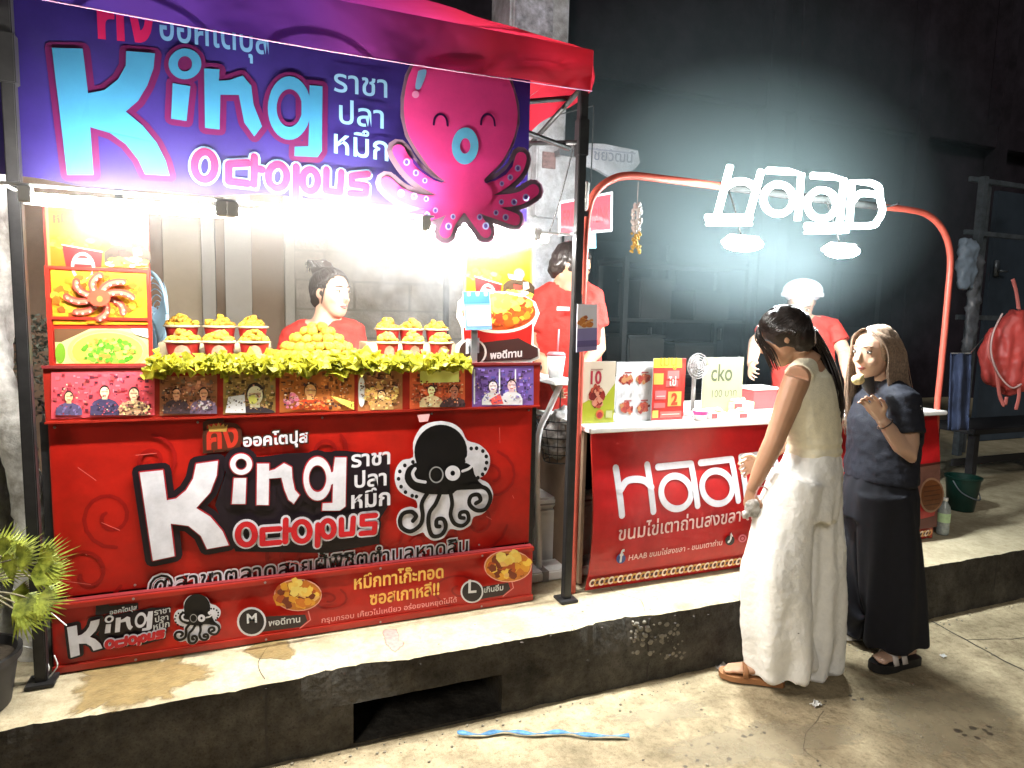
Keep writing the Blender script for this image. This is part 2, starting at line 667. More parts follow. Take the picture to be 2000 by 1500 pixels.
# patch of exposed aggregate on the kerb face
g = []
for i in range(70):
    p = on_y(rnd.uniform(1232, 1338), rnd.uniform(1216, 1285), KY - .001)
    r_ = rnd.uniform(.005, .016)
    g.append(ell((p.x, KY + .004, p.z), (r_, .008, r_ * .8), 7, 4))
obj('exposed_aggregate', join(*g), mat('aggregate', (.2, .18, .14), .9, 0, .4, 30), pave, True, kind='stuff')
# stains with a shape of their own
def soft(m, top=.9):
    """let a stain thin out towards its rim"""
    n, l = m.node_tree.nodes, m.node_tree.links
    at_ = n.new('ShaderNodeAttribute')
    at_.attribute_name = 'cover'
    tc = n.new('ShaderNodeTexCoord')
    z_ = n.new('ShaderNodeTexNoise')
    z_.inputs['Scale'].default_value = 34
    z_.inputs['Detail'].default_value = 6
    l.new(tc.outputs['Object'], z_.inputs['Vector'])
    ad = n.new('ShaderNodeMath')
    ad.operation = 'ADD'
    l.new(at_.outputs['Fac'], ad.inputs[0])
    l.new(z_.outputs['Fac'], ad.inputs[1])
    mr = n.new('ShaderNodeMapRange')
    mr.inputs[1].default_value, mr.inputs[2].default_value = .55, 1.05
    mr.inputs[4].default_value = top
    l.new(ad.outputs[0], mr.inputs[0])
    l.new(mr.outputs[0], n['Principled BSDF'].inputs['Alpha'])
    return m
def blot(name, px, z, seed, m, parent, jag=.02, sm=10, steps=6, metric=None):
    q = metric or [on_z(a, b, z) for a, b in px]
    q = bez(q + [q[0]], sm)[:-1]
    c = sum(q, Vector()) / len(q)
    q = [a + (a - c).normalized() * jag * (nz(a.x, a.y, seed, 20) + .5 * nz(a.x, a.y, seed, 60)) for a in q]
    V, F, C = [], [], []
    n = len(q)
    for k in range(steps):
        t = k / steps
        for a in q:
            p = a.lerp(c, t)
            V.append(Vector((p.x, p.y, z)))
            C.append(min(1, t * 2.6))
    V.append(Vector((c.x, c.y, z)))
    C.append(1)
    for k in range(steps - 1):
        F += [[k * n + i, k * n + (i + 1) % n, (k + 1) * n + (i + 1) % n, (k + 1) * n + i] for i in range(n)]
    F += [[(steps - 1) * n + i, (steps - 1) * n + (i + 1) % n, len(V) - 1] for i in range(n)]
    o = obj(name, (V, F), m, parent)
    at_ = o.data.attributes.new('cover', 'FLOAT', 'POINT')
    at_.data.foreach_set('value', C)
    return o
PZ, RZ = KZ + .0012, .0012
M_WET = soft(mat('wet_dirt', (.27, .195, .085), .3, 0, .3, 22, .3, 90, .5))
blot('wet_stain', [(125, 1398), (150, 1330), (145, 1298), (250, 1280), (330, 1277), (385, 1293), (430, 1318), (365, 1340), (325, 1366), (230, 1380)], PZ, 1, M_WET, pave, .05)
blot('wet_stain', [(470, 1274), (498, 1255), (550, 1248), (580, 1278), (540, 1290)], PZ, 2, M_WET, pave, .02)
blot('paint_splash', [(744, 1230), (774, 1225), (780, 1248), (792, 1258), (770, 1275), (752, 1256)], PZ, 3, soft(mat('pink_paint', (.66, .25, .22), .6, 0, .25, 60)), pave, .012)
M_JOINT_ = mat('joint_dirt', (.035, .03, .025), .9)
def seam(pts, wd, z=.0016):
    q = bez([Vector((*p, z)) for p in pts], 14)
    V, F = [], []
    for i, a in enumerate(q):
        t = (q[min(i + 1, len(q) - 1)] - q[max(i - 1, 0)]).normalized()
        n_ = Vector((-t.y, t.x, 0)) * wd * (.6 + .5 * abs(nz(a.x, a.y, 7, 12)))
        j = Vector((.006 * nz(a.x, a.y, 1, 14), .006 * nz(a.x, a.y, 2, 14), 0))
        V += [a + n_ + j, a - n_ + j]
    F = [[2 * i, 2 * i + 1, 2 * i + 3, 2 * i + 2] for i in range(len(q) - 1)]
    return V, F
M_SOOT = soft(mat('old_gum', (.06, .05, .04), .8))
def spots(px, z, parent, n, sx, sy, r0, r1, m=None, name='dark_spot'):
    for i in range(n):
        p = on_z(px[0] + rnd.gauss(0, sx), px[1] + rnd.gauss(0, sy), z)
        r_ = rnd.uniform(r0, r1) * 1.25
        ph = rnd.uniform(0, 6)
        blot(name, None, z, i, m or M_SOOT, parent, r_ * .3, 3, 3, [Vector((p.x + r_ * rnd.uniform(.6, 1.2) * math.cos(ph + 1.257 * j), p.y + .8 * r_ * rnd.uniform(.6, 1.2) * math.sin(ph + 1.257 * j), z)) for j in range(5)])
M_DAMP = soft(mat('damp_print', (.1, .08, .055), .5, 0, .2, 40))
spots((1905, 1422), RZ, road, 7, 28, 14, .008, .02, M_DAMP)
spots((1480, 1430), RZ, road, 6, 14, 8, .004, .011, M_DAMP)
spots((1370, 1475), RZ, road, 8, 30, 14, .004, .01, M_DAMP)
spots((1640, 1365), RZ, road, 5, 40, 6, .005, .012, M_DAMP)
spots((1000, 1235), PZ, pave, 26, 260, 26, .002, .006)
spots((1300, 1190), PZ, pave, 8, 90, 12, .002, .005)
spots((1300, 1420), RZ, road, 26, 320, 45, .002, .005)
M_TYRE = soft(mat('old_damp_road', (.4, .33, .21), .7, 0, .25, 12), .5)
for k_, q_ in enumerate(([(1250, 1470), (1420, 1420), (1600, 1405), (1700, 1440), (1560, 1480), (1380, 1500)], [(1700, 1360), (1850, 1340), (1990, 1380), (1960, 1460), (1800, 1480), (1720, 1420)], [(1180, 1400), (1300, 1370), (1380, 1385), (1300, 1420)])):
    blot('damp_patch', q_, .0008, 20 + k_, M_TYRE, road, .08)
g = []
for i in range(420):
    x = rnd.uniform(-.6, 5.5)
    y = KY - .015 - abs(rnd.gauss(0, .06)) if i % 3 else rnd.uniform(.8, 2.1)
    r_ = rnd.choice((.002, .003, .004, .006))
    e_ = ell((x, y, r_ * .5), (r_, r_ * rnd.uniform(.6, 1), r_ * .7), 6, 4)
    g.append(e_)
obj('grit', join(*g), mat('loose_grit', (.3, .26, .19), .9, 0, .5, 60), road, kind='stuff')
obj('crack', seam([(1.6, 1.1), (1.85, 1.35), (1.8, 1.6), (2.05, 1.75)], .001), M_JOINT_, road)
obj('crack', seam([(1.52, 2.2), (1.56, 2.3), (1.5, 2.42), (1.54, 2.6)], .0016, PZ), M_JOINT_, pave)
obj('crack', seam([(.05, 2.19), (.03, 2.3), (.08, 2.44)], .0016, PZ), M_JOINT_, pave)
# joints between road slabs
M_JOINT = mat('joint_dirt', (.035, .03, .025), .9)
obj('slab_joint', seam([(3.2, 2.14), (3.16, 1.9), (3.13, 1.67), (3.1, 1), (3.06, -2)], .006), M_JOINT, road)
obj('slab_joint', seam([(-.35, 2.14), (-.36, 1), (-.37, -2)], .006), M_JOINT, road)
obj('crack', seam([(3.16, 1.95), (3.5, 1.86), (3.9, 1.9), (4.6, 1.75)], .003), M_JOINT, road)

# ---------------------------------------------------------------- things lying on the road
V = bez([on_z(a, b, .012) for a, b in ((893, 1431), (940, 1434), (985, 1428), (1040, 1433), (1100, 1430), (1150, 1436), (1229, 1437))], 6)
g = []
sV, sF = [], []
for i, a in enumerate(V):
    n_ = Vector((.25, .97, 0)) * .0075
    tw = .005 * math.sin(i * .9)
    sV += [a + n_ + Vector((0, 0, tw)), a - n_ + Vector((0, 0, -tw * .6))]
sF = [[2 * i, 2 * i + 1, 2 * i + 3, 2 * i + 2] for i in range(len(V) - 1)]
obj('plastic_strap', thick((sV, sF), (0, 0, .0015)), mat('blue_strap', (.08, .22, .4), .35, 0, .5, 30), None, True, label='flat blue plastic strap lying on the road', cat='strap')
def scrap(name, px, r, m, label, cat, z=.004, seed=1):
    g_ = random.Random(seed)
    p = on_z(*px, z)
    n = 7
    fn = lambda u, v: (p.x + (u - .5) * 2 * r * (1 + .25 * g_.uniform(-1, 1)), p.y + (v - .5) * 1.3 * r * (1 + .25 * g_.uniform(-1, 1)), z + .3 * r * abs(g_.gauss(0, 1)))
    return obj(name, thick(grid(fn, n, n), (0, 0, .001)), m, None, False, label=label, cat=cat)
M_PAPER = mat('white_paper', (.75, .74, .7), .7, 0, .06)
scrap('paper_scrap', (1593, 1377), .02, M_PAPER, 'small crumpled white paper scrap alone on the road', 'litter', seed=2)
scrap('paper_scrap', (1410, 1306), .026, mat('grey_litter', (.3, .27, .24), .8), 'greyish flattened litter lying against the kerb foot', 'litter', seed=3)
scrap('paper_scrap', (1238, 1328), .02, mat('tan_litter', (.4, .34, .24), .8), 'small tan litter scrap by the kerb beside the drain', 'litter', seed=4)
scrap('bottle_cap', (1345, 1308), .009, mat('red_cap', (.5, .04, .04), .5), 'tiny red cap lying at the kerb foot', 'litter', seed=5)
scrap('paper_scrap', (1842, 1282), .014, M_PAPER, 'pale chip of litter behind the dark sandal', 'litter', seed=6)

# ---------------------------------------------------------------- buildings behind the stalls
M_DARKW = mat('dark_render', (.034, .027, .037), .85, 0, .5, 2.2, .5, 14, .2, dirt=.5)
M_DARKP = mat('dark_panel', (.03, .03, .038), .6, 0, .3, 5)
b = thing('building', 'dark tall building wall with ribs and beam rising behind both stalls', 'building', (4, 7.3, 0))
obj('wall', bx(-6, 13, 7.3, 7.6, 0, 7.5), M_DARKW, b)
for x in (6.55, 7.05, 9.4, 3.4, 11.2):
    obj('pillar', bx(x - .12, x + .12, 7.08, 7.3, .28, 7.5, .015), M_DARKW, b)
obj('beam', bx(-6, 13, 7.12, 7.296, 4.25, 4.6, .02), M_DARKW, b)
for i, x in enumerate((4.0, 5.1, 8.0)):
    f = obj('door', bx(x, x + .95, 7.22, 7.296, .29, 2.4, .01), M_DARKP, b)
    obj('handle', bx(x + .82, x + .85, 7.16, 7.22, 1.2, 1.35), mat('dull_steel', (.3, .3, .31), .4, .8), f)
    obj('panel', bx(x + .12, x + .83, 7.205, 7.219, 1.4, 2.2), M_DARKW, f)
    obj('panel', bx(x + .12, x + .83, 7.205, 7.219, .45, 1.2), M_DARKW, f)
# shop front behind the red stall: bays of sheet between posts, then courses of block
s = thing('shop_front', 'beige panelled shop front with posts and grey block wall behind the red stall', 'wall', (0, 4.9, KZ))
M_BEIGE = mat('beige_sheet', (.5, .41, .28), .7, 0, .12, 3, dirt=.3)
M_BROWN = mat('brown_sheet', (.3, .2, .13), .7, 0, .2, 3, dirt=.3)
M_GREYP = mat('grey_sheet', (.5, .47, .4), .6, 0, .1, 3, dirt=.3)
YW = 4.8
bays = [(-60, 320, M_BROWN, 0), (320, 395, M_BEIGE, .02), (395, 422, M_GREYP, .05), (422, 440, M_BROWN, 0), (440, 492, M_GREYP, .06), (492, 556, M_BROWN, .0), (556, 575, M_GREYP, .04)]
for i, (u0, u1, m_, d) in enumerate(bays):
    x0, x1 = on_y(u0, 550, YW).x, on_y(u1, 550, YW).x
    obj('sheet', bx(x0 + .002, x1 - .002, YW - d, YW + .06, KZ, 3.3), m_, s)
xw = on_y(575, 550, YW).x
M_BLOCK = mat('grey_block', (.4, .36, .31), .9, 0, .3, 8, .5, 40, .2, dirt=.4)
M_MORT = mat('mortar', (.24, .22, .19), .95)
obj('mortar_bed', bx(xw, 2.18, YW + .012, YW + .12, KZ, 3.3), M_MORT, s)
bm_ = None
row = 0
z = KZ + .01
while z < 3.2:
    x = xw + .01 - (.2 if row % 2 else 0)
    while x < 2.16:
        xa, xb = max(x, xw + .006), min(x + .385, 2.17)
        if xb - xa > .05:
            d = rnd.uniform(-.004, .004)
            obj('block', bx(xa, xb, YW + d, YW + .05, z, z + .185, .006), M_BLOCK, s)
        x += .4
    z += .2
    row += 1
obj('lintel', bx(-6, 2.2, YW - .12, YW + .3, 3.3, 3.55, .01), M_DARKW, s)
# brown round tub leaning in the steam
# concrete column with a patched box
CYL = 4.45
kx = CYL / 5.0
c = thing('concrete_column', 'stained pale concrete column rising above the red awning', 'column', (2.26 * kx, CYL, KZ))
M_COL = mat('stained_concrete', (.7, .69, .73), .9, 0, .2, 10, .6, 30, .2, col2=(.8, .8, .85), dirt=.6)
obj('shaft', bx(1.965 * kx, 2.475 * kx, CYL, CYL + .4, KZ, 6.2, .02), M_COL, c)
obj('patch', bx(2.0 * kx, 2.32 * kx, CYL - .015, CYL - .001, 3.0, 4.8, .004), mat('plaster_patch', (.6, .58, .64), .9, 0, .45, 24, .5, 40, dirt=.6), c)
zt_, zl_ = on_y(1085, 276, CYL - .1).z, on_y(1085, 425, CYL - .1).z
jb = obj('junction_box', bx(2.17 * kx, 2.54 * kx, CYL - .1, CYL - .002, zl_, zt_, .012), M_COL, c)
q_ = on_y(1060, 310, CYL - .11)
obj('cover_plate', bx(q_.x, q_.x + .1, CYL - .112, CYL - .1, q_.z - .06, q_.z + .05), mat('rusty_plate', (.3, .18, .17), .8, 0, .4, 40), jb)
obj('conduit', tube([(2.49 * kx, CYL - .06, zl_), (2.49 * kx, CYL - .06, KZ)], .03), M_COL, c, True)
# pale sign board sticking out by the column
BY_ = 4.2
q = thing('hanging_sign', 'pale weathered sign board with a rounded corner above the arch', 'sign', (2.55, BY_, 2.5))
pr = Print(BY_)
outer = [(1138, 279), (1180, 281), (1246, 294), (1250, 318), (1240, 330), (1200, 350), (1165, 330), (1140, 322)]
Vp = [on_y(a, b, BY_) for a, b in outer]
tri = [list(range(len(Vp)))]
obj('board', thick(([v + Vector((0, .001, 0)) for v in Vp], tri), (0, .03, 0)), mat('faded_board', (.7, .7, .76), .7, 0, .2, 8, dirt=.5), q)
pr.text('ชัยวัฒน์', (1160, 312), (1236, 318), (120, 120, 134), 1.0, .01)
pr.line([(1150, 290), (1240, 300)], .01, (150, 150, 165))
pr.build('lettering', q, PAPER)
zs_ = Vp[0].z - .04
obj('bracket', bx(2.05, Vp[0].x + .1, BY_ + .035, BY_ + .06, zs_ - .05, zs_), mat('dull_steel', (.3, .3, .31), .4, .8), q)
obj('bracket', bx(2.06, 2.085, BY_ + .061, CYL - .001, zs_ - .045, zs_ - .005), mat('dull_steel', (.3, .3, .31), .4, .8), q)

# ---------------------------------------------------------------- pale tree trunk left of the stall
t = thing('tree', 'pale rough barked tree trunk with a forked root beside the stall', 'tree', (-1.15, 3.0, KZ))
M_BARK = mat('pale_bark', (.58, .56, .48), .95, 0, .4, 14, 1.0, 22, .1, col2=(.78, .76, .68), dirt=.5)
def bark(co, n):
    return n * (.03 * nz(co.x, co.y, co.z * .45, 9) + .012 * nz(co.x, co.y, co.z, 30))
trunk = [loft([((-1.06, 2.8, .2), .34), ((-1.02, 2.8, .6), .25), ((-.98, 2.8, 1.2), .22), ((-.96, 2.85, 2.0), .24), ((-1.1, 3.1, 3.2), .2), ((-1.3, 3.3, 4.2), .15)], 20),
         loft([((-.66, 2.62, .22), .07), ((-.67, 2.63, .6), .06), ((-.7, 2.66, 1.0), .05), ((-.78, 2.7, 1.3), .06), ((-.9, 2.8, 1.7), .1)], 14),
         loft([((-1.1, 3.05, 2.4), .12), ((-.9, 3.2, 3.2), .09), ((-.6, 3.4, 4.3), .05)], 12)]
fuse('trunk', trunk, .022, M_BARK, t, 2, bark)
V, F = [], []
for i in range(2600):
    c0 = Vector((-1.1 + rnd.gauss(0, .75), 3.4 + rnd.gauss(0, .75), 4.75 + rnd.gauss(0, .42)))
    a, b_ = Vector((rnd.gauss(0, 1), rnd.gauss(0, 1), rnd.gauss(0, .5))).normalized(), Vector((rnd.gauss(0, 1), rnd.gauss(0, 1), rnd.gauss(0, 1))).normalized()
    o = len(V)
    V += [c0, c0 + a * .05 + b_ * .02, c0 + a * .11, c0 + a * .05 - b_ * .02]
    F.append([o, o + 1, o + 2, o + 3])
obj('crown', (V, F), mat('tree_leaf', (.05, .085, .03), .6, 0, .3, 5), t, recalc=False)
# clipped shrub behind the poster board
sh = thing('shrub', 'small dusty grey green shrub in the gap left of the poster board', 'shrub', (-.72, 3.05, KZ))
V, F = [], []
for i in range(1500):
    th, ph = rnd.uniform(0, 6.28), rnd.uniform(-.3, 1.4)
    rr = rnd.uniform(.6, 1)
    c0 = Vector((-.72 + .2 * rr * math.cos(th) * math.cos(ph), 3.1 + .16 * rr * math.sin(th) * math.cos(ph), 1.15 + .3 * rr * math.sin(ph)))
    a, b_ = Vector((rnd.gauss(0, 1), rnd.gauss(0, 1), rnd.gauss(0, .6))).normalized(), Vector((rnd.gauss(0, 1), rnd.gauss(0, 1), rnd.gauss(0, 1))).normalized()
    o = len(V)
    V += [c0, c0 + a * .012 + b_ * .006, c0 + a * .026, c0 + a * .012 - b_ * .006]
    F.append([o, o + 1, o + 2, o + 3])
obj('foliage', (V, F), mat('shrub_leaf', (.13, .14, .1), .7, 0, .4, 30), sh, recalc=False)
obj('stem', cyl((-.72, 3.1, KZ), (-.72, 3.1, 1.1), .03, .02), M_BARK, sh, True)
# ================================================================== the red octopus stall
M_BLACKM = mat('black_steel', (.025, .024, .024), .42, .3, .3, 20)
M_RED = mat('red_laminate', (.36, .02, .01), .4, 0, .12, 6, dirt=.15, coat=.2)
M_DARKRED = mat('dark_red_rail', (.2, .02, .022), .45, 0, .2, 12)
M_STEEL = mat('brushed_steel', (.55, .55, .56), .32, .9, .15, 20)
WHITE, BLACK, RED, DRED = (222, 220, 226), (11, 9, 12), (178, 26, 14), (104, 10, 18)
PX0, PX1 = -.575, 1.115
st = thing('food_stall', 'red octopus snack stall with printed front panels under a peaked canopy', 'market stall', (.33, 3.0, KZ))
for (x, y) in ((-.61, 2.40), (1.256, 2.40), (-.61, 4.25), (1.256, 4.25)):
    po = obj('pole', bx(x - .017, x + .017, y - .017, y + .017, KZ + .012, 2.4, .003), M_BLACKM, st)
    obj('foot_plate', bx(x - .04, x + .04, y - .04, y + .04, KZ + .003, KZ + .014, .002), M_BLACKM, po)
    obj('sleeve', bx(x - .022, x + .022, y - .022, y + .022, 2.12, 2.26, .003), M_BLACKM, po)
# scissor trusses of the folding canopy
def truss(a, b):
    a, b = Vector(a), Vector(b)
    m_ = (a + b) / 2
    up_, dn = Vector((0, 0, 2.37)), Vector((0, 0, 2.16))
    g = []
    for p, q_ in ((a, m_), (m_, b)):
        for z0, z1 in ((2.37, 2.17), (2.17, 2.37)):
            g.append(cyl((p.x, p.y, z0), (q_.x, q_.y, z1), .011, seg=6))
    return join(*g)
for a, b_ in (((-.61, 2.5), (1.256, 2.5)), ((1.24, 2.40), (1.24, 4.25)), ((-.61, 2.4), (-.61, 4.25)), ((-.61, 4.25), (1.256, 4.25))):
    obj('truss', truss((*a, 0), (*b_, 0)), M_BLACKM, st, True)
# canopy cloth: four hipped slopes and a hanging valance, red, with violet lens flare painted into the colour of one end
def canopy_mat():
    m = bpy.data.materials.new('flare_tinted_canopy_cloth')
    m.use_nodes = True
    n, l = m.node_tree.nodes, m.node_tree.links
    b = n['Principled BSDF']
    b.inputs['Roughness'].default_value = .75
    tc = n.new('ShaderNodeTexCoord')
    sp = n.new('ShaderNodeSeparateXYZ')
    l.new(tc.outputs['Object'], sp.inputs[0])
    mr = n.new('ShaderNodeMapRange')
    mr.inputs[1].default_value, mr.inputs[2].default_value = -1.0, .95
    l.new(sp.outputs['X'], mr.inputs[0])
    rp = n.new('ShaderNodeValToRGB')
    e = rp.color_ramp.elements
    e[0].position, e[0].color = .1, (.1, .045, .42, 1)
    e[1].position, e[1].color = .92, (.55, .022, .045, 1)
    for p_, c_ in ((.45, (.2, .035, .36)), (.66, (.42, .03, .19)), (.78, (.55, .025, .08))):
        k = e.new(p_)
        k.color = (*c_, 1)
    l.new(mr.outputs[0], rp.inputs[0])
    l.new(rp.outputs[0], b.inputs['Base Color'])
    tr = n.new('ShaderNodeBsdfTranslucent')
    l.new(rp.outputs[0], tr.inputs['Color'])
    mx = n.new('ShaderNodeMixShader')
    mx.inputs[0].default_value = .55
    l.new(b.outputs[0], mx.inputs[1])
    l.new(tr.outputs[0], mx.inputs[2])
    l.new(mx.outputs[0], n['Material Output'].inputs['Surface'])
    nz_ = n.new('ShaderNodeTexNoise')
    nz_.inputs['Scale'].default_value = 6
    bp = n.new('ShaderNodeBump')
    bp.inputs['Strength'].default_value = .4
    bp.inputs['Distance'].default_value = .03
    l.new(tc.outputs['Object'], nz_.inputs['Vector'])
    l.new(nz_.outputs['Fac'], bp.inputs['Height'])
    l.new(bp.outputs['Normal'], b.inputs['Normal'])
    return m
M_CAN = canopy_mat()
AX0, AX1, AY0, AY1, AZ0, AZ1 = -.66, 1.268, 2.355, 4.3, 2.355, 2.505
PK = Vector((.31, 3.33, 3.05))
cn = [Vector((AX0, AY0, AZ1)), Vector((AX1, AY0, AZ1)), Vector((AX1, AY1, AZ1)), Vector((AX0, AY1, AZ1))]
g = []
for i in range(4):
    a, b_ = cn[i], cn[(i + 1) % 4]
    def f(u, v, a=a, b_=b_):
        p = a.lerp(b_, u).lerp(PK, v)
        s_ = math.sin(math.pi * v) * (1 - abs(2 * u - 1) ** 3)
        return p + Vector((0, 0, -.05 * s_ + .008 * nz(p.x, p.y, p.z, 6)))
    g.append(grid(f, 24, 16))
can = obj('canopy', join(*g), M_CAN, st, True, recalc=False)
def val(a, b_, out):
    def f(u, v):
        p = a.lerp(b_, u)
        z = AZ1 + .002 - (AZ1 - AZ0 + .014 * math.sin(math.pi * u)) * v
        wv = .012 * math.sin(u * 23) * v + .01 * nz(u * 8, v, a.x) * v + .018 * max(0, math.sin(u * 7 + v * 2.5)) ** 6 * v
        return Vector((p.x, p.y, z)) + Vector(out) * (.003 + wv)
    return grid(f, 60, 8)
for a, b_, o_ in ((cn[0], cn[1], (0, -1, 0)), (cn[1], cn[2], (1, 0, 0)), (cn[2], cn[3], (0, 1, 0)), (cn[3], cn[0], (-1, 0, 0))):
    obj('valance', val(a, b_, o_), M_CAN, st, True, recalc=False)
obj('hem_cord', tube([(AX0 + (AX1 - AX0) * k / 20, AY0 - .006, AZ0 - .014 * math.sin(math.pi * k / 20)) for k in range(21)], .0022, 6), mat('pale_cord', (.4, .2, .32), .7), st, True)
# cart body, shelf and rails
obj('cart_body', bx(-.555, 1.1, 2.5, 3.0, KZ + .02, 1.1), M_BLACKM, st)
for x in (-.59, 1.122):
    obj('corner_post', bx(x - .012, x + .012, 2.487, 2.52, KZ + .003, 1.115), M_BLACKM, st)
obj('counter_shelf', bx(-.575, 1.15, 2.475, 3.02, 1.262, 1.287, .004), M_STEEL, st)
for x in (-.55, 1.1):
    for y in (2.55, 2.95):
        obj('shelf_leg', bx(x - .012, x + .012, y - .012, y + .012, 1.1, 1.262), M_STEEL, st)
fp = obj('front_panel', bx(-.578, 1.112, 2.482, 2.499, .53, 1.113), M_RED, st)
lb = obj('lower_panel', bx(-.59, 1.118, 2.446, 2.478, KZ + .004, .527, .003), M_DARKRED, st)
obj('rail', bx(-.592, 1.12, 2.438, 2.447, .505, .524, .002), M_RED, st)
obj('rail', bx(-.592, 1.12, 2.436, 2.447, KZ + .006, KZ + .03, .002), M_RED, st)

# ---- logo artwork, drawn in photograph pixels of the big front panel, reused smaller through an affine map
Z5 = lambda L: [(.3 * x, 800 + .3 * y) for x, y in L]
Z6 = lambda L: [(560 + .3 * x, 780 + .3 * y) for x, y in L]
ZS = lambda L: [(380 + .2 * x, 810 + .2 * y) for x, y in L]
K_ = Z5([(915, 400), (1065, 385), (1090, 580), (1150, 568), (1215, 515), (1260, 440), (1280, 345), (1420, 325), (1412, 420), (1370, 530), (1280, 630), (1370, 685), (1450, 780), (1490, 870), (1350, 895), (1310, 810), (1230, 745), (1115, 730), (1140, 940), (1000, 970)])
I_ = ZS([(385, 605), (505, 605), (495, 855), (365, 855)])
N_ = ZS([(610, 465), (725, 465), (725, 535), (780, 520), (870, 460), (945, 500), (950, 600), (975, 720), (1020, 770), (965, 855), (915, 815), (875, 720), (845, 600), (725, 610), (720, 865), (605, 865)])
G_ = ZS([(1365, 405), (1475, 405), (1465, 880), (1410, 920), (1240, 920), (1245, 850), (1340, 845), (1345, 660), (1290, 690), (1290, 560), (1345, 545)])
DOT, GR = (380 + .2 * 455, 810 + .2 * 470), (380 + .2 * 1195, 810 + .2 * 610)
def ringpx(c, rx, ry, n=28):
    return [(c[0] + rx * math.cos(6.2832 * k / n), c[1] + ry * math.sin(6.2832 * k / n)) for k in range(n)]
OCT = [('o', (481, 1038), 16.5, 20), [(545, 1027), (512, 1029), (512, 1056), (545, 1053)], [(557, 1010), (556, 1052)], [(557, 1030), (566, 1029)], ('o', (588, 1032), 15.5, 19), [(619, 1019), (618, 1059)], ('o', (638, 1027), 12, 16), [(664, 1009), (664, 1038), (685, 1036), (687, 1006)], [(730, 1001), (704, 1003), (704, 1018), (729, 1017), (727, 1034), (702, 1036)]]
def octopus_word(pr, k, cols):
    for wd, col in cols:
        for s_ in OCT:
            if s_[0] == 'o':
                pr.line(ringpx(s_[1], s_[2], s_[3], 20), wd * k, col, True)
            else:
                pr.line(s_, wd * k, col)
def king_word(pr, k, rim, edge_, face):
    shapes = [K_, I_, N_, G_]
    for grow, col in rim:
        for s_ in shapes:
            pr.outline(s_, grow * k, col)
            pr.poly(s_, col)
        pr.ring(DOT, 22 + grow * k * 500, 21 + grow * k * 500, 0, 0, col)
        pr.ring(GR, 28 + grow * k * 500, 43 + grow * k * 500, 0, 0, col)
    for s_ in shapes:
        pr.outline(s_, .0042 * k, edge_)
    pr.ring(DOT, 24, 23, 9, 9, edge_)
    pr.ring(GR, 30, 45, 15, 23, edge_)
    for s_ in shapes:
        pr.poly(s_, face)
    pr.ring(DOT, 21.5, 20.5, 11, 11, face)
    pr.ring(GR, 27.5, 42.5, 17, 26, face)
THAI = [('ราชา', (684, 908), (757, 901)), ('ปลา', (690, 947), (750, 942)), ('หมึก', (684, 987), (757, 980))]
def emblem(pr, Zf=Z6, k=1.0):
    """the black octopus with curling arms"""
    out = Zf([(985, 130), (1060, 145), (1120, 190), (1155, 255), (1230, 280), (1292, 340), (1300, 410), (1270, 475), (1235, 500), (1290, 530), (1322, 600), (1300, 680), (1250, 730), (1195, 748), (1175, 800), (1110, 832), (1045, 825), (1005, 880), (940, 900), (890, 870), (868, 845), (800, 868), (720, 830), (700, 760), (730, 700), (790, 680), (832, 690), (825, 640), (760, 610), (710, 570), (688, 500), (700, 430), (740, 380), (806, 362), (806, 270), (850, 180), (910, 142)])
    pr.poly(out, WHITE, 3)
    B = BLACK
    W = .0135 * k
    pr.ring(Zf([(985, 330)])[0], 51 * k, 53 * k, 0, 0, B)
    pr.poly(Zf([(820, 400), (1150, 400), (1200, 470), (1230, 520), (1270, 560), (1180, 570), (1090, 575), (1050, 600), (920, 600), (860, 590), (790, 560), (752, 500), (770, 430)]), B, 3)
    L = lambda q, wd, col: pr.line(Zf(q), wd, col, False, 6)
    L([(900, 590), (862, 660), (868, 740), (850, 800), (790, 838), (735, 815), (722, 765), (745, 722), (795, 712), (825, 740), (805, 770)], W * 1.25, B)
    L([(980, 590), (950, 660), (910, 720), (905, 800), (930, 865), (985, 860), (1015, 810), (1000, 760), (960, 760), (955, 800), (975, 805)], W * 1.25, B)
    L([(1045, 590), (1055, 660), (1045, 730), (1070, 785), (1120, 800), (1160, 765), (1150, 715), (1110, 715), (1105, 745), (1130, 750)], W * 1.2, B)
    L([(1180, 540), (1270, 560), (1300, 620), (1270, 690), (1210, 700), (1165, 660), (1175, 610), (1220, 600), (1235, 635), (1205, 655)], W * 1.25, B)
    L([(815, 432), (800, 465), (822, 505), (880, 518)], W * .9, WHITE)
    L([(835, 470), (850, 490), (885, 492)], W * .35, B)
    L([(1118, 448), (1165, 428), (1192, 385), (1168, 352), (1143, 372), (1160, 392)], W * .8, WHITE)
    pr.ring(Zf([(950, 470)])[0], 14 * k, 16 * k, 11.5 * k, 13.5 * k, (150, 150, 150))
    pr.ring(Zf([(1055, 460)])[0], 14.5 * k, 14.5 * k, 4.5 * k, 5 * k, WHITE)
    for d in [(800, 388), (748, 410), (716, 448), (708, 495), (724, 545), (752, 580), (795, 603), (822, 608), (1172, 302), (1206, 300), (1246, 318), (1268, 352), (1270, 392), (1262, 432), (1244, 466), (1214, 488)]:
        pr.disc(Zf([d])[0], 3.6 * k, 4 * k, B, 10)

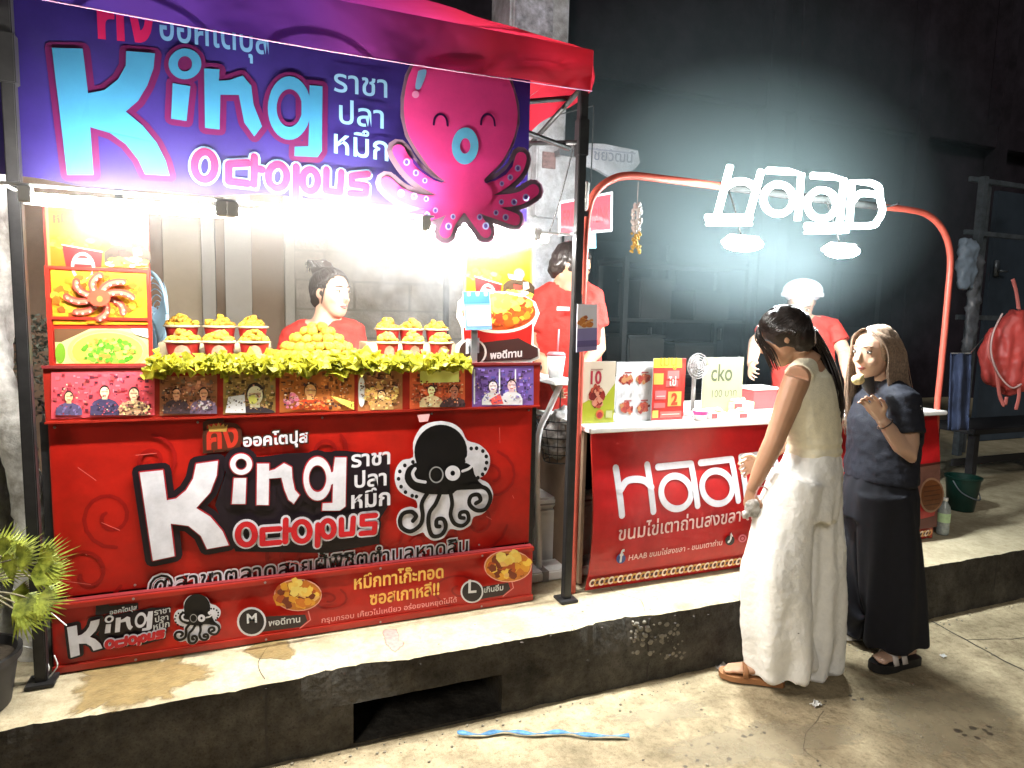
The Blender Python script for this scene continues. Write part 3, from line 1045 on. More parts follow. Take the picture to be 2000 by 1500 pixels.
# ---- big front panel print
pr = Print(2.4815)
c0 = RED
pr.rect(-.574, .533, 1.108, 1.11, c0)
swirl = (150, 16, 12)
for cx, cy, r_ in ((215, 1010, 60), (170, 1120, 70), (960, 930, 50), (930, 1020, 60), (300, 900, 50), (640, 880, 40), (560, 1080, 50), (820, 1060, 40)):
    pr.line([(cx + r_ * (1 - t / 26) * math.cos(t * .42 + cx), cy + r_ * (1 - t / 26) * math.sin(t * .42 + cx)) for t in range(22)], .012, swirl, False, 0)
pr.text('@สาขาตลาดสายผู้พิชิตตำบลหาดสิน', (292, 1160), (912, 1078), WHITE, 1.12, .075)
pr.text('@สาขาตลาดสายผู้พิชิตตำบลหาดสิน', (292, 1160), (912, 1078), BLACK, 1.12, .012)
for a, b_ in (('คิง', ((404, 876), (466, 870))), ('ออคโตปุส', ((476, 871), (600, 862)))):
    pr.text(a, *b_, (70, 36, 24), 1.25 if a == 'คิง' else 1.0, .12)
pr.poly([(402, 880), (402, 826), (452, 824), (470, 838), (470, 876)], (84, 40, 26))
pr.text('คิง', (406, 876), (464, 870), (196, 52, 34), 1.25, .03)
pr.text('ออคโตปุส', (476, 871), (600, 862), WHITE, 1.0, .03)
pr.poly([(409, 842), (406, 828), (414, 833), (417, 826), (423, 832), (427, 824), (431, 832), (437, 826), (439, 833), (445, 828), (442, 842)], (196, 152, 74))
dark = (30, 20, 28)
pr.poly([(448, 900), (560, 884), (680, 880), (756, 888), (758, 985), (742, 1010), (740, 1060), (640, 1078), (460, 1075), (420, 985)], dark)
pr.outline([(690, 900), (752, 895), (752, 978), (690, 985)], .016, dark)
king_word(pr, 1.0, [(.024, dark)], (170, 34, 44), WHITE)
octopus_word(pr, 1.0, [(.05, dark), (.0345, WHITE), (.0205, (196, 30, 38))])
for t_, a, b_ in THAI:
    pr.text(t_, a, b_, WHITE, 1.0, .025)
emblem(pr)
pr.poly([(808, 806), (832, 804), (828, 818), (812, 820)], (235, 170, 170))
for a, b_ in (((160, 905), (195, 930)), ((205, 1010), (240, 1025)), ((270, 882), (310, 878)), ((125, 1120), (185, 1128)), ((556, 1084), (588, 1092)), ((965, 830), (966, 860)), ((940, 1000), (950, 1006)), ((990, 960), (993, 966)), ((175, 1070), (178, 1072))):
    pr.line([a, b_], .0018, (232, 110, 100), caps=False)
pr.build('lettering', fp, VINYL)

# ---- lower panel print
pr = Print(2.4455)
pr.rect(-.586, KZ + .032, 1.114, .503, RED)
for cx, cy, r_ in ((900, 1150, 60), (640, 1170, 40), (240, 1200, 50)):
    pr.line([(cx + r_ * (1 - t / 26) * math.cos(t * .42 + cx), cy + .6 * r_ * (1 - t / 26) * math.sin(t * .42 + cx)) for t in range(22)], .008, swirl)
# affine map of the big logo to the small one
def affine(src, dst):
    (x0, y0), (x1, y1), (x2, y2) = src
    d = (x1 - x0) * (y2 - y0) - (x2 - x0) * (y1 - y0)
    def f(q):
        a = ((q[0] - x0) * (y2 - y0) - (x2 - x0) * (q[1] - y0)) / d
        b_ = ((x1 - x0) * (q[1] - y0) - (q[0] - x0) * (y1 - y0)) / d
        return tuple(dst[0][i] + a * (dst[1][i] - dst[0][i]) + b_ * (dst[2][i] - dst[0][i]) for i in (0, 1))
    return f
pr.M = affine([(300, 1091), (275, 920), (675, 891)], [(140, 1281), (133, 1222), (300, 1190)])
pr.poly([(448, 900), (560, 884), (680, 880), (756, 888), (758, 985), (742, 1010), (740, 1060), (640, 1078), (460, 1075), (420, 985)], dark)
pr.poly([(402, 880), (402, 826), (452, 824), (470, 838), (600, 840), (604, 876)], dark)
king_word(pr, .42, [(.024, dark)], (60, 20, 26), WHITE)
octopus_word(pr, .45, [(.036, WHITE), (.024, (196, 40, 48))])
for t_, a, b_ in THAI + [('ออคโตปุส', (476, 871), (600, 862))]:
    pr.text(t_, a, b_, (205, 205, 205), 1.0, .02)
pr.M = None
fm = affine([(985, 130), (700, 760), (1320, 600)], [(388, 1155), (340, 1232), (432, 1218)])
emblem(pr, lambda L: [fm(q) for q in L], .5)
def badge(pr, c, r, ltr, food_c, word, wa, wb, seed):
    pr.poly([(c[0], c[1] - r * .3), (wb[0] + 10, wb[1] - 14), (wb[0] + 14, wb[1] - 2), (wb[0], wb[1] + 10), (c[0], c[1] + r * .8)], (48, 28, 30))
    pr.line([(wb[0] + 16, wb[1] - 20), (wb[0] + 20, wb[1] - 4), (wb[0], wb[1] + 12)], .004, (226, 130, 124))
    pr.text(word, wa, wb, (206, 206, 206), 1.0, .02)
    pr.disc(c, r, r, WHITE)
    pr.disc(c, r * .86, r * .86, (34, 26, 30))
    pr.text(ltr, (c[0] - r * .3, c[1] + r * .1), (c[0] + r * .35, c[1] + r * .05), (220, 220, 222), 1.0, .02)
    pr.disc(food_c, 46, 31, (240, 170, 150))
    pr.disc(food_c, 44, 29, (200, 120, 40))
    pr.food(food_c, 38, 24, 60, [(230, 160, 50), (210, 120, 40), (245, 200, 80), (180, 80, 30), (120, 50, 25), (235, 180, 100)], 10, seed)
    pr.food((food_c[0] + 4, food_c[1] - 16), 20, 14, 14, [(250, 215, 110), (245, 200, 90)], 10, seed + 5)
badge(pr, (491, 1203), 28, 'M', (580, 1152), 'พอดีทาน', (524, 1212), (584, 1204), 11)
badge(pr, (914, 1146), 22, 'L', (983, 1097), 'เกินอิ่ม', (938, 1148), (974, 1143), 12)
gold = (246, 190, 92)
pr.text('หมึกทาโก๊ะทอด', (688, 1140), (858, 1118), gold, 1.15, .025)
pr.text('ซอสเกาหลี!!', (718, 1170), (850, 1150), gold, 1.15, .025)
pr.text('กรุบกรอบ เคี้ยวไม่เหนียว อร่อยจนหยุดไม่ได้', (625, 1204), (884, 1165), (236, 150, 146), .9, .012)
pr.build('lettering', lb, VINYL)

# ---- strip of photographs above the panel
sb = thing('photo_board', 'red strip of seven customer photographs under the garnish', 'photo board', (.28, 2.465, 1.115))
SY = 2.464
obj('backing', bx(-.58, 1.135, SY + .001, SY + .012, 1.115, 1.296), M_RED, sb)
obj('rail', bx(-.582, 1.137, SY - .006, SY + .0005, 1.289, 1.298), M_DARKRED, sb)
obj('rail', bx(-.582, 1.137, SY - .006, SY + .0005, 1.113, 1.120), M_RED, sb)
ph = [((100, 726, 302, 818), (170, 62, 70)), ((312, 735, 424, 812), (126, 80, 54)), ((436, 730, 538, 810), (126, 100, 54)), ((546, 726, 692, 806), (150, 86, 40)), ((699, 725, 786, 803), (130, 84, 50)), ((800, 724, 908, 799), (170, 76, 44)), ((922, 717, 1042, 795), (96, 72, 132))]
for i, ((u0, v0, u1, v1), bgc) in enumerate(ph):
    pr = Print(SY)
    quad = [(u0, v0), (u1, v0 - (u1 - u0) * .02), (u1, v1 - (u1 - u0) * .035), (u0, v1)]
    pr.poly(quad, bgc)
    pr.clip = (u0 + .5, v0 - 1, u1 - .5, v1 - .035 * (u1 - u0) - .5)
    g_ = random.Random(40 + i)
    cm = [tuple(max(12, min(235, int(c_ * k_ + o_))) for c_, o_ in zip(bgc, (d_, e_, f_))) for k_, d_, e_, f_ in ((.55, 0, 0, 0), (.75, 0, -6, 0), (1.1, 4, 4, 4), (1.25, 10, 16, 16), (.4, 10, 6, 14), (.9, -14, 6, 16), (.65, 20, 16, 10))]
    uc, vc, hw, hh = (u0 + u1) / 2, (v0 + v1) / 2, (u1 - u0) / 2, (v1 - v0) / 2
    for _ in range(150):
        x, y = g_.uniform(u0 + 2, u1 - 9), g_.uniform(v0 + 2, v1 - 12)
        a, b_ = g_.uniform(2, 9), g_.uniform(2, 7)
        pr.fill([[pr.p(q_) for q_ in ((x, y), (min(x + a, u1 - 1), y), (min(x + a, u1 - 1), y + b_), (x, y + b_))]], g_.choice(cm), True)
    if i == 0:
        pr.figure((135, 790), 56, (70, 62, 88), (196, 150, 110), (60, 40, 40))
        pr.figure((205, 782), 62, (56, 50, 74), (214, 160, 130))
        pr.figure((262, 786), 64, (150, 120, 90), (200, 150, 120), wide=.95)
        pr.food((262, 800), 30, 16, 60, [(90, 60, 50), (200, 160, 110), (60, 50, 40), (170, 130, 100)], 4, 3)
    elif i == 1:
        pr.figure((345, 784), 56, (64, 50, 54), (190, 130, 100))
        pr.figure((398, 784), 58, (96, 80, 100), (190, 130, 100))
        pr.food((400, 790), 12, 8, 18, [(230, 210, 215), (200, 170, 180)], 3, 5)
    elif i == 2:
        pr.figure((498, 800), 108, (52, 44, 50), (214, 176, 148), (40, 30, 28))
        pr.poly([(440, 808), (446, 775), (478, 770), (480, 807)], (240, 215, 195))
        pr.disc((494, 780), 9, 9, (215, 180, 90))
    elif i == 3:
        pr.figure((606, 784), 78, (170, 60, 30), (196, 136, 84), (60, 36, 24))
        pr.food((570, 784), 14, 16, 24, [(180, 100, 120), (150, 76, 100), (200, 130, 140)], 5, 77)
        pr.food((610, 792), 26, 10, 40, [(150, 60, 30), (196, 120, 60), (120, 50, 26)], 4, 78)
        for k_ in range(5):
            pr.line([(648 + 4 * k_, 774 + 3 * k_), (690, 786 + 3 * k_)], .004, (240, 190, 80))
    elif i == 4:
        pr.disc((706, 765), 7, 30, (220, 216, 212))
        pr.food((745, 770), 30, 26, 70, [(170, 130, 70), (130, 95, 50), (200, 160, 90)], 6, 9)
        pr.figure((745, 785), 50, (150, 115, 70), (196, 150, 100))
    elif i == 5:
        pr.poly([(820, 724), (896, 722), (896, 746), (820, 748)], (235, 190, 100))
        pr.figure((842, 776), 50, (190, 160, 120), (226, 180, 130))
        pr.figure((886, 780), 60, (60, 44, 46), (150, 96, 76))
    else:
        for x in (926, 975, 1006):
            pr.line([(x, 722), (x, 788)], .006, (216, 190, 220))
        pr.figure((962, 770), 58, (226, 214, 220), (200, 170, 170), wide=.8)
        pr.figure((998, 768), 58, (190, 178, 182), (190, 150, 150), wide=.8)
        pr.poly([(955, 780), (975, 768), (982, 788), (960, 790)], (190, 70, 66))
    for _ in range(110):
        x, y = g_.uniform(u0 + 3, u1 - 6), g_.uniform(v0 + hh * .5, v1 - 9)
        a, b_ = g_.uniform(1.2, 4), g_.uniform(1.2, 3)
        pr.fill([[pr.p(q_) for q_ in ((x, y), (x + a, y), (x + a, y + b_), (x, y + b_))]], g_.choice(cm + [(206, 160, 130), (50, 42, 52), (170, 120, 95)]), True)
    pr.gain = 2.0
    pr.build('photo', sb, PAPER)

# ---- left poster board: three sheets in a red frame
pb = thing('poster_board', 'tall board of three food posters at the tree end of the stall', 'poster board', (-.43, 2.55, 1.287))
BY = 2.548
obj('backing', bx(-.578, -.284, BY + .002, BY + .014, 1.287, 1.80), M_RED, pb)
for x in (-.574, -.288):
    obj('frame_bar', bx(x - .006, x + .006, BY - .008, BY + .0018, 1.287, 1.612), M_RED, pb)
for z in (1.292, 1.446, 1.607):
    obj('frame_bar', bx(-.568, -.294, BY - .007, BY + .0017, z - .005, z + .005), M_RED, pb)
YEL, YEL2 = (160, 114, 5), (178, 136, 18)
def yellow_poster(parent, M, full=True):
    pr = Print(BY - .001)
    pr.M = M
    pr.poly([(0, 0), (100, 0), (100, 100), (0, 100)], (160, 142, 84))
    pr.poly([(3, 2), (97, 2), (97, 99), (3, 99)], YEL)
    pr.food((30, 62), 26, 12, 40, [YEL2, (240, 190, 30), (220, 170, 30), (255, 225, 70)], 5, 4)
    pr.poly([(15, 63), (55, 74), (53, 99), (18, 99)], (190, 30, 30))
    pr.line([(15, 63), (55, 74)], .004, (250, 230, 180))
    pr.ring((35, 99), 12, 24, 9, 19, (245, 200, 190), 24)
    pr.poly([(26, 84), (44, 86), (44, 95), (26, 94)], (240, 180, 180))
    pr.text('หมึกทาโกะ', (8, 27), (60, 26), (196, 52, 20), 1.1, .05)
    pr.line([(8, 36), (44, 36)], .005, (150, 110, 10), caps=False)
    pr.line([(49, 38), (58, 38)], .007, (150, 70, 10), caps=False)
    pr.line([(50, 48), (59, 48)], .006, (190, 90, 10), caps=False)
    pr.figure((80, 66), 50, (70, 55, 40), (250, 225, 190), (150, 130, 70))
    pr.poly([(63, 54), (74, 56), (74, 64), (65, 62)], (250, 230, 200))
    pr.poly([(86, 68), (93, 66), (95, 78), (86, 82)], (250, 230, 200))
    pr.poly([(72, 72), (84, 74), (82, 84), (73, 84)], (190, 60, 50))
    pr.food((78, 91), 20, 7, 36, [(255, 225, 110), (230, 180, 60), (250, 240, 170), (200, 150, 50)], 4, 8)
    pr.gain = .62
    return pr.build('poster', parent, PAPER)
def quadmap(A, B, C_):
    """unit 0..100 square to photograph pixels: A top left, B top right, C_ bottom left"""
    return lambda q: (A[0] + (B[0] - A[0]) * q[0] / 100 + (C_[0] - A[0]) * q[1] / 100, A[1] + (B[1] - A[1]) * q[0] / 100 + (C_[1] - A[1]) * q[1] / 100)
yellow_poster(pb, quadmap((88, 402), (284, 404), (94, 522)))
pr = Print(BY - .001)
pr.poly([(98, 526), (288, 526), (292, 634), (104, 634)], (238, 160, 36))
pr.food((194, 580), 88, 48, 220, [(245, 175, 40), (225, 140, 30), (250, 195, 60), (200, 110, 30), (170, 90, 30)], 9, 21)
for k in range(8):
    a = k * math.pi / 4 + .3
    q = [(196 + (14 + 50 * t) * math.cos(a + .5 * t * t), 580 + (9 + 33 * t) * math.sin(a + .5 * t * t)) for t in (0, .3, .6, .85, 1)]
    pr.line(q, .022, (200, 76, 60), False, 4)
    pr.line(q, .009, (228, 130, 105), False, 4)
    for j in range(1, 5):
        pr.disc((q[j][0] + 2, q[j][1] + 3), 2.6, 2.4, (246, 190, 165), 8)
pr.disc((197, 582), 22, 16, (206, 84, 60))
pr.disc((198, 584), 6, 6, (235, 140, 70))
pr.gain = .66
pr.build('poster', pb, PAPER)
pr = Print(BY - .001)
pr.poly([(106, 642), (289, 642), (292, 712), (110, 712)], (226, 216, 150))
pr.poly([(106, 642), (176, 642), (120, 668), (107, 668)], (120, 84, 56))
pr.disc((118, 690), 10, 20, (130, 180, 50))
pr.ring((210, 685), 78, 42, 70, 37, (200, 196, 120), 40)
pr.disc((210, 686), 69, 36, (214, 214, 90))
pr.food((212, 686), 52, 26, 130, [(110, 180, 50), (150, 205, 70), (220, 220, 120), (90, 160, 40), (200, 160, 70)], 6, 31)
pr.poly([(256, 642), (289, 642), (290, 660), (262, 652)], (250, 240, 236))
pr.gain = .66
pr.build('poster', pb, PAPER)

# ---- right poster group: yellow sheet, cup shaped cut-out, payment stand
rb = thing('poster_board', 'yellow food poster on a post above the cup cut-out', 'poster board', (.98, 2.555, 1.287))
obj('backing', bx(.835, 1.128, BY + .002, BY + .012, 1.56, 1.775), mat('white_board', (.7, .68, .6), .5), rb)
obj('post', bx(.99, 1.01, BY + .014, BY + .034, 1.287, 1.7), M_STEEL, rb)
yellow_poster(rb, quadmap((908, 472), (1041, 482), (906, 577)))
cu = thing('cup_sign', 'cut-out sign of a red snack cup with black badge on the counter end', 'sign', (.98, 2.525, 1.287))
CY = 2.52
ol = [(896, 590), (915, 574), (960, 570), (1020, 574), (1046, 590), (1054, 612), (1046, 632), (1042, 640), (1042, 672), (1054, 682), (1054, 700), (1040, 706), (905, 714), (890, 700), (892, 674), (904, 664), (902, 640), (893, 620)]
Vc = [on_y(a, b_, CY) for a, b_ in ol]
obj('board', thick(([Vector((v.x, CY + .001, v.z)) for v in Vc], [list(t) for t in tessellate_polygon([[Vector((v.x, v.z, 0)) for v in Vc]])]), (0, .008, 0)), mat('white_board', (.7, .68, .6), .5), cu)
pr = Print(CY)
pr.poly(ol, (250, 244, 232))
pr.poly([(905, 640), (1040, 628), (1036, 700), (910, 708)], (205, 36, 30))
pr.ring((974, 610), 77, 41, 0, 0, (250, 240, 215))
pr.ring((974, 609), 72, 36, 0, 0, (190, 80, 36))
pr.food((985, 604), 56, 28, 90, [(245, 180, 60), (230, 140, 40), (250, 205, 90), (170, 70, 36), (225, 90, 30)], 11, 51)
pr.food((985, 592), 36, 14, 24, [(250, 205, 90), (245, 190, 70)], 12, 52)
pr.poly([(900, 674), (1000, 662), (1012, 660), (1026, 668), (1050, 680), (1050, 696), (1036, 702), (905, 708)], (66, 40, 36))
pr.disc((921, 688), 29, 27, (250, 240, 230))
pr.disc((921, 688), 25, 24, (70, 46, 40))
pr.text('M', (910, 690), (934, 688), WHITE, 1.0, .03)
pr.text('พอดีทาน', (957, 701), (1018, 696), (226, 222, 220), 1.0, .03)
pr.gain = .7
pr.build('artwork', cu, PAPER)
qs = thing('payment_stand', 'small blue and white payment stand in front of the cup cut-out', 'sign stand', (.86, 2.48, 1.299))
QY = 2.487
Vq = [on_y(a, b_, QY) for a, b_ in ((904, 570), (956, 568), (961, 643), (910, 645))]
zb = min(v.z for v in Vq)
obj('card', thick(([Vector((v.x, QY + .001, v.z)) for v in Vq], [[0, 1, 2, 3]]), (0, .006, 0)), mat('white_board', (.7, .68, .6), .5), qs)
pr = Print(QY)
pr.poly([(904, 570), (956, 568), (961, 643), (910, 645)], (120, 165, 215))
pr.poly([(904, 570), (956, 568), (957, 592), (906, 594)], (70, 125, 185))
pr.poly([(910, 599), (957, 597), (959, 636), (913, 637)], (246, 250, 255))
for x in (912, 929, 945):
    pr.poly([(x, 571), (x + 7, 571), (x + 6, 578), (x + 1, 578)], (225, 240, 250))
pr.gain = .6
pr.build('artwork', qs, PAPER)
obj('stem', bx(.845, .87, QY + .008, QY + .02, 1.289, zb + .03), M_STEEL, qs)
obj('foot', bx(.82, .9, QY + .001, QY + .05, 1.2885, 1.295), M_STEEL, qs)

# screws along the panel edges
M_SCREW = mat('screw_head', (.35, .3, .28), .4, .6)
for k in range(9):
    x = -.56 + 1.655 * k / 8
    for z, y, par in ((1.098, 2.4795, fp), (.545, 2.4795, fp), (.514, 2.4365, lb), (.3, 2.4345, lb)):
        if (k + int(z * 10)) % 2 == 0:
            obj('screw', cyl((x, y, z), (x, y - .0025, z), .0042, .0036, 10), M_SCREW, par)
# ================================================================== banner, octopus cut-out, lamps and food on the red stall
BNY = 2.425
bn = thing('banner', 'violet blue cloth banner with large pale blue lettering under the canopy', 'banner', (.2, BNY, 1.85))
def bz(x):
    return 1.865 + .012 * math.sin(x * 5.1) + .01 * nz(x, 0, 0, 6)
def bfn(u, v):
    x = -.72 + 1.76 * u
    z = bz(x) + (2.47 - bz(x)) * v
    return (x, BNY + .004 * nz(x, z, 5, 4), z)
def bend(v):
    return Vector((v.x, v.y + .004 * nz(v.x, v.z, 5, 4), v.z))
M_BAN = mat('banner_cloth', (.026, .015, .125), .5, 0, .25, 4, trans=.55)
obj('cloth', grid(bfn, 60, 20), M_BAN, bn, True, recalc=False)
for x in (-.6, .3, 1.0):
    obj('tie', tube([(x, BNY, 2.46), (x, BNY + .02, 2.5)], .003, 5), M_BLACKM, bn)
Z1 = lambda L: [(.3 * x, .3 * y) for x, y in L]
Z2 = lambda L: [(560 + .3 * x, .3 * y) for x, y in L]
BLUE, MAR = (60, 128, 164), (88, 22, 70)
K2 = Z1([(340, 315), (540, 318), (575, 610), (680, 590), (770, 520), (820, 430), (822, 335), (1010, 350), (1000, 450), (960, 560), (900, 660), (820, 730), (930, 820), (1020, 930), (1080, 1050), (1105, 1145), (945, 1135), (900, 1040), (820, 940), (720, 870), (590, 830), (610, 1140), (440, 1140)])
I2 = Z1([(1125, 545), (1240, 565), (1215, 790), (1115, 775)])
N2 = Z1([(1330, 450), (1430, 455), (1425, 530), (1490, 525), (1580, 495), (1635, 560), (1650, 680), (1705, 825), (1655, 890), (1590, 800), (1555, 620), (1435, 620), (1430, 845), (1335, 835)])
G2 = Z2([(148, 558), (232, 565), (228, 985), (200, 1025), (50, 1018), (52, 958), (140, 955), (146, 780), (95, 800), (95, 660), (145, 680)])
D2, R2 = (361.5, 126), (565, 212)
pr = Print(BNY - .0012, .00025)
gr = .0185
for s_ in (K2, I2, N2, G2):
    pr.outline(s_, gr, MAR)
    pr.poly(s_, MAR)
pr.ring(D2, 41, 39, 0, 0, MAR)
pr.ring(R2, 52, 71, 17, 28, MAR)
for s_ in (K2, I2, N2, G2):
    pr.poly(s_, BLUE)
pr.ring(D2, 32, 30, 14, 15, BLUE)
pr.ring(R2, 42, 62, 25, 37, BLUE)
# the word below, pink with pale rims
OC2 = [('o', (400, 325), 20, 27), [(484, 320), (447, 322), (447, 356), (484, 360)], [(497, 308), (496, 362)], [(497, 330), (512, 333)], ('o', (542, 346), 18, 23), [(578, 327), (577, 390)], ('o', (605, 354), 15, 21), [(637, 333), (636, 374), (663, 377), (666, 338)], [(717, 342), (686, 345), (686, 361), (715, 365), (713, 381), (683, 379)]]
for wd, col in ((.037, (140, 176, 214)), (.024, (160, 36, 80))):
    for s_ in OC2:
        if s_[0] == 'o':
            pr.line(ringpx(s_[1], s_[2], s_[3], 22), wd, col, True)
        else:
            pr.line(s_, wd, col)
for t_, a, b_ in (('ราชา', (652, 180), (754, 193)), ('ปลา', (662, 242), (747, 253)), ('หมึก', (652, 300), (756, 316))):
    pr.text(t_, a, b_, (140, 184, 208), 1.0, .01)
pr.text('คิง', (196, 74), (298, 84), (190, 30, 84), 1.9, .03)
pr.text('ออคโตปุส', (314, 80), (526, 110), (120, 172, 206), 1.55, .012)
pr.build('lettering', bn, BACKLIT, bend)

# ---- pink octopus cut-out hung in front of the banner
oc = thing('octopus_sign', 'pink smiling octopus cut-out board hanging at the banner end', 'sign', (.75, 2.36, 1.76))
OY = 2.372
PINK, LT = (250, 72, 150), (245, 95, 150)
def Zo(L):
    return [(560 + .3 * x, .3 * y) for x, y in L]
head = Zo([(840, 400), (900, 350), (1020, 310), (1150, 305), (1280, 340), (1380, 430), (1450, 540), (1490, 680), (1495, 800), (1460, 930), (1390, 1060), (1290, 1160), (1260, 1190), (1060, 1190), (960, 1130), (860, 1000), (790, 880), (762, 760), (762, 640), (790, 500)])
arms = [Zo([(730, 985), (800, 1090), (900, 1180), (1010, 1240), (1120, 1260)]), Zo([(1525, 1030), (1500, 1100), (1430, 1170), (1330, 1230), (1200, 1260)]),
        Zo([(655, 1195), (740, 1265), (860, 1310), (1000, 1310), (1130, 1290)]), Zo([(1605, 1240), (1520, 1290), (1400, 1310), (1270, 1310), (1150, 1290)]),
        Zo([(815, 1420), (910, 1400), (1020, 1360), (1120, 1310)]), Zo([(1480, 1430), (1400, 1400), (1290, 1360), (1180, 1310)]),
        Zo([(1030, 1510), (1060, 1440), (1110, 1370), (1140, 1310)]), Zo([(1290, 1510), (1240, 1440), (1190, 1370), (1150, 1310)])]
back = (150, 122, 138)
# the board itself is one solid outline with a dark rim
def blob_outline(grow):
    pr_ = Print(OY)
    h = [Vector(pr_.p(a)) for a in head]
    return h
rimP = Print(OY + .004, .0002)
for a in arms:
    rimP.line(a, .085, back, False, 6)
rimP.outline(head, .012, back)
rimP.poly(head, back, 4)
rimP.disc(Zo([(1150, 1320)])[0], 62, 40, back)
rim_obj = rimP.build('backing_board', oc, print_mat('milky_board', .5, .7, .1))
md = rim_obj.modifiers.new('thickness', 'SOLIDIFY')
md.thickness = .004
md.offset = -1
pr = Print(OY - .0005, .0003)
for a in arms:
    pr.line(a, .047, PINK, False, 6)
pr.poly(head, PINK, 4)
pr.disc(Zo([(1150, 1270)])[0], 56, 36, PINK)
NAV = (60, 20, 70)
gap = (70, 34, 110)
pr.poly(Zo([(800, 1010), (870, 1100), (950, 1160), (1040, 1195), (960, 1180), (880, 1130), (820, 1070)]), gap)
pr.poly(Zo([(1470, 1040), (1420, 1110), (1350, 1165), (1275, 1195), (1350, 1180), (1420, 1140), (1465, 1085)]), gap)
for cx in (997, 1303):
    pr.line(Zo([(cx - 45, 815), (cx - 38, 775), (cx - 15, 750), (cx + 15, 752), (cx + 38, 780), (cx + 45, 822)]), .0075, NAV, False, 4)
c_ = Zo([(1155, 955)])[0]
pr.ring(c_, 26, 36, 10, 15, (110, 205, 240), rot=.05)
pr.poly(Zo([(850, 470), (885, 458), (905, 475), (870, 575), (840, 590), (832, 560)]), (130, 190, 225), 3)
pr.disc(Zo([(833, 622)])[0], 7, 7, (240, 170, 215))
for x, y, r_ in ((775, 1060, 6.5), (835, 1130, 6), (893, 1180, 5), (1495, 1100, 6), (1445, 1160, 5.5), (1390, 1200, 4.5), (738, 1262, 6.5), (822, 1282, 6), (900, 1300, 5), (1545, 1290, 6.5), (1468, 1320, 6), (1385, 1320, 5), (905, 1405, 6), (958, 1375, 5), (1072, 1415, 5), (1042, 1478, 6.5), (1243, 1418, 5.5), (1282, 1475, 6.5), (1348, 1390, 5), (1410, 1420, 6)):
    p_ = Zo([(x, y)])[0]
    pr.disc(p_, r_, r_ * 1.1, (170, 170, 225), 14)
    pr.disc(p_, r_ * .55, r_ * .7, (96, 70, 150), 10)
pr.build('artwork', oc, BACKLIT)
obj('hanger', tube([(.76, OY + .012, 2.3), (.76, 2.43, 2.42)], .004, 6), M_BLACKM, oc)
obj('hanger', tube([(.62, OY + .012, 2.3), (.62, 2.43, 2.42)], .004, 6), M_BLACKM, oc)

# ---- tube lamps under the banner
M_TUBE = emit('lit_tube', (1, .975, .93), TUBE)
M_ALU = mat('white_fitting', (.75, .75, .75), .4)
TY, TZ = 2.25, 1.785
rail = obj('lamp_rail', bx(-.61, .62, TY - .004, TY + .004, TZ + .03, TZ + .038, .002), M_ALU, st)
for x in (-.606,):
    obj('lamp_arm', bx(x - .006, x + .006, TY + .0065, 2.384, TZ + .031, TZ + .037, .002), M_ALU, st)
def tube_lamp(x0, x1, label, group=None, TY=TY, TZ=TZ, mt=M_TUBE):
    t_ = thing('tube_lamp', label, 'lamp', ((x0 + x1) / 2, TY, TZ - .014), group)
    obj('glass_tube', cyl((x0 + .03, TY, TZ), (x1 - .03, TY, TZ), .0125, seg=10), mt, t_, True)
    obj('shade_plate', bx(x0, x1, TY + .0165, TY + .0195, TZ - .018, TZ - .011), M_ALU, t_)  # thin strip added to block light towards the stall interior
    for x in (x0 + .012, x1 - .012):
        obj('end_cap', bx(x - .016, x + .016, TY - .013, TY + .013, TZ - .013, TZ + .0295, .002), M_ALU, t_)
for x0, x1, lb_ in ((-.56, -.04, 'lit white tube lamp under the big initial letter of the banner'), (-.03, .6, 'lit white tube lamp under the pink word of the banner'), ):
    tube_lamp(x0, x1, lb_, 'tube lamps along the banner')
tube_lamp(.52, 1.1, 'lit white tube lamp running behind the octopus cut-out', 'tube lamps along the banner', 2.436, 1.8, emit('lit_tube_bright', (1, .975, .93), TUBE * 1.25))
obj('lamp_arm', bx(1.1, 1.238, 2.432, 2.44, 1.815, 1.823), M_ALU, st)
obj('lamp_rail', bx(.5, 1.1, 2.433, 2.439, 1.831, 1.838), M_ALU, st)
obj('lamp_arm', bx(.6, .606, 2.2545, 2.4325, TZ + .031, TZ + .037), M_ALU, st)
t_ = thing('tube_lamp', 'short lit white tube lamp behind the yellow post poster', 'lamp', (1.1, 2.62, 1.79))
obj('glass_tube', cyl((.95, 2.62, 1.81), (1.2, 2.62, 1.812), .0125, seg=10), emit('lit_tube_short', (1, .98, .95), TUBE * .5), t_, True)
obj('fitting', bx(.93, 1.238, 2.608, 2.632, 1.828, 1.845, .002), M_ALU, t_)
for x in (.94, 1.21):
    obj('end_cap', bx(x - .014, x + .014, 2.607, 2.633, 1.797, 1.828, .002), M_ALU, t_)
obj('cable', tube(bez([(1.23, 2.62, 1.84), (1.25, 2.55, 2.0), (1.25, 2.44, 2.2), (1.25, 2.4, 2.3)], 5), .003, 5), M_BLACKM, t_, True)

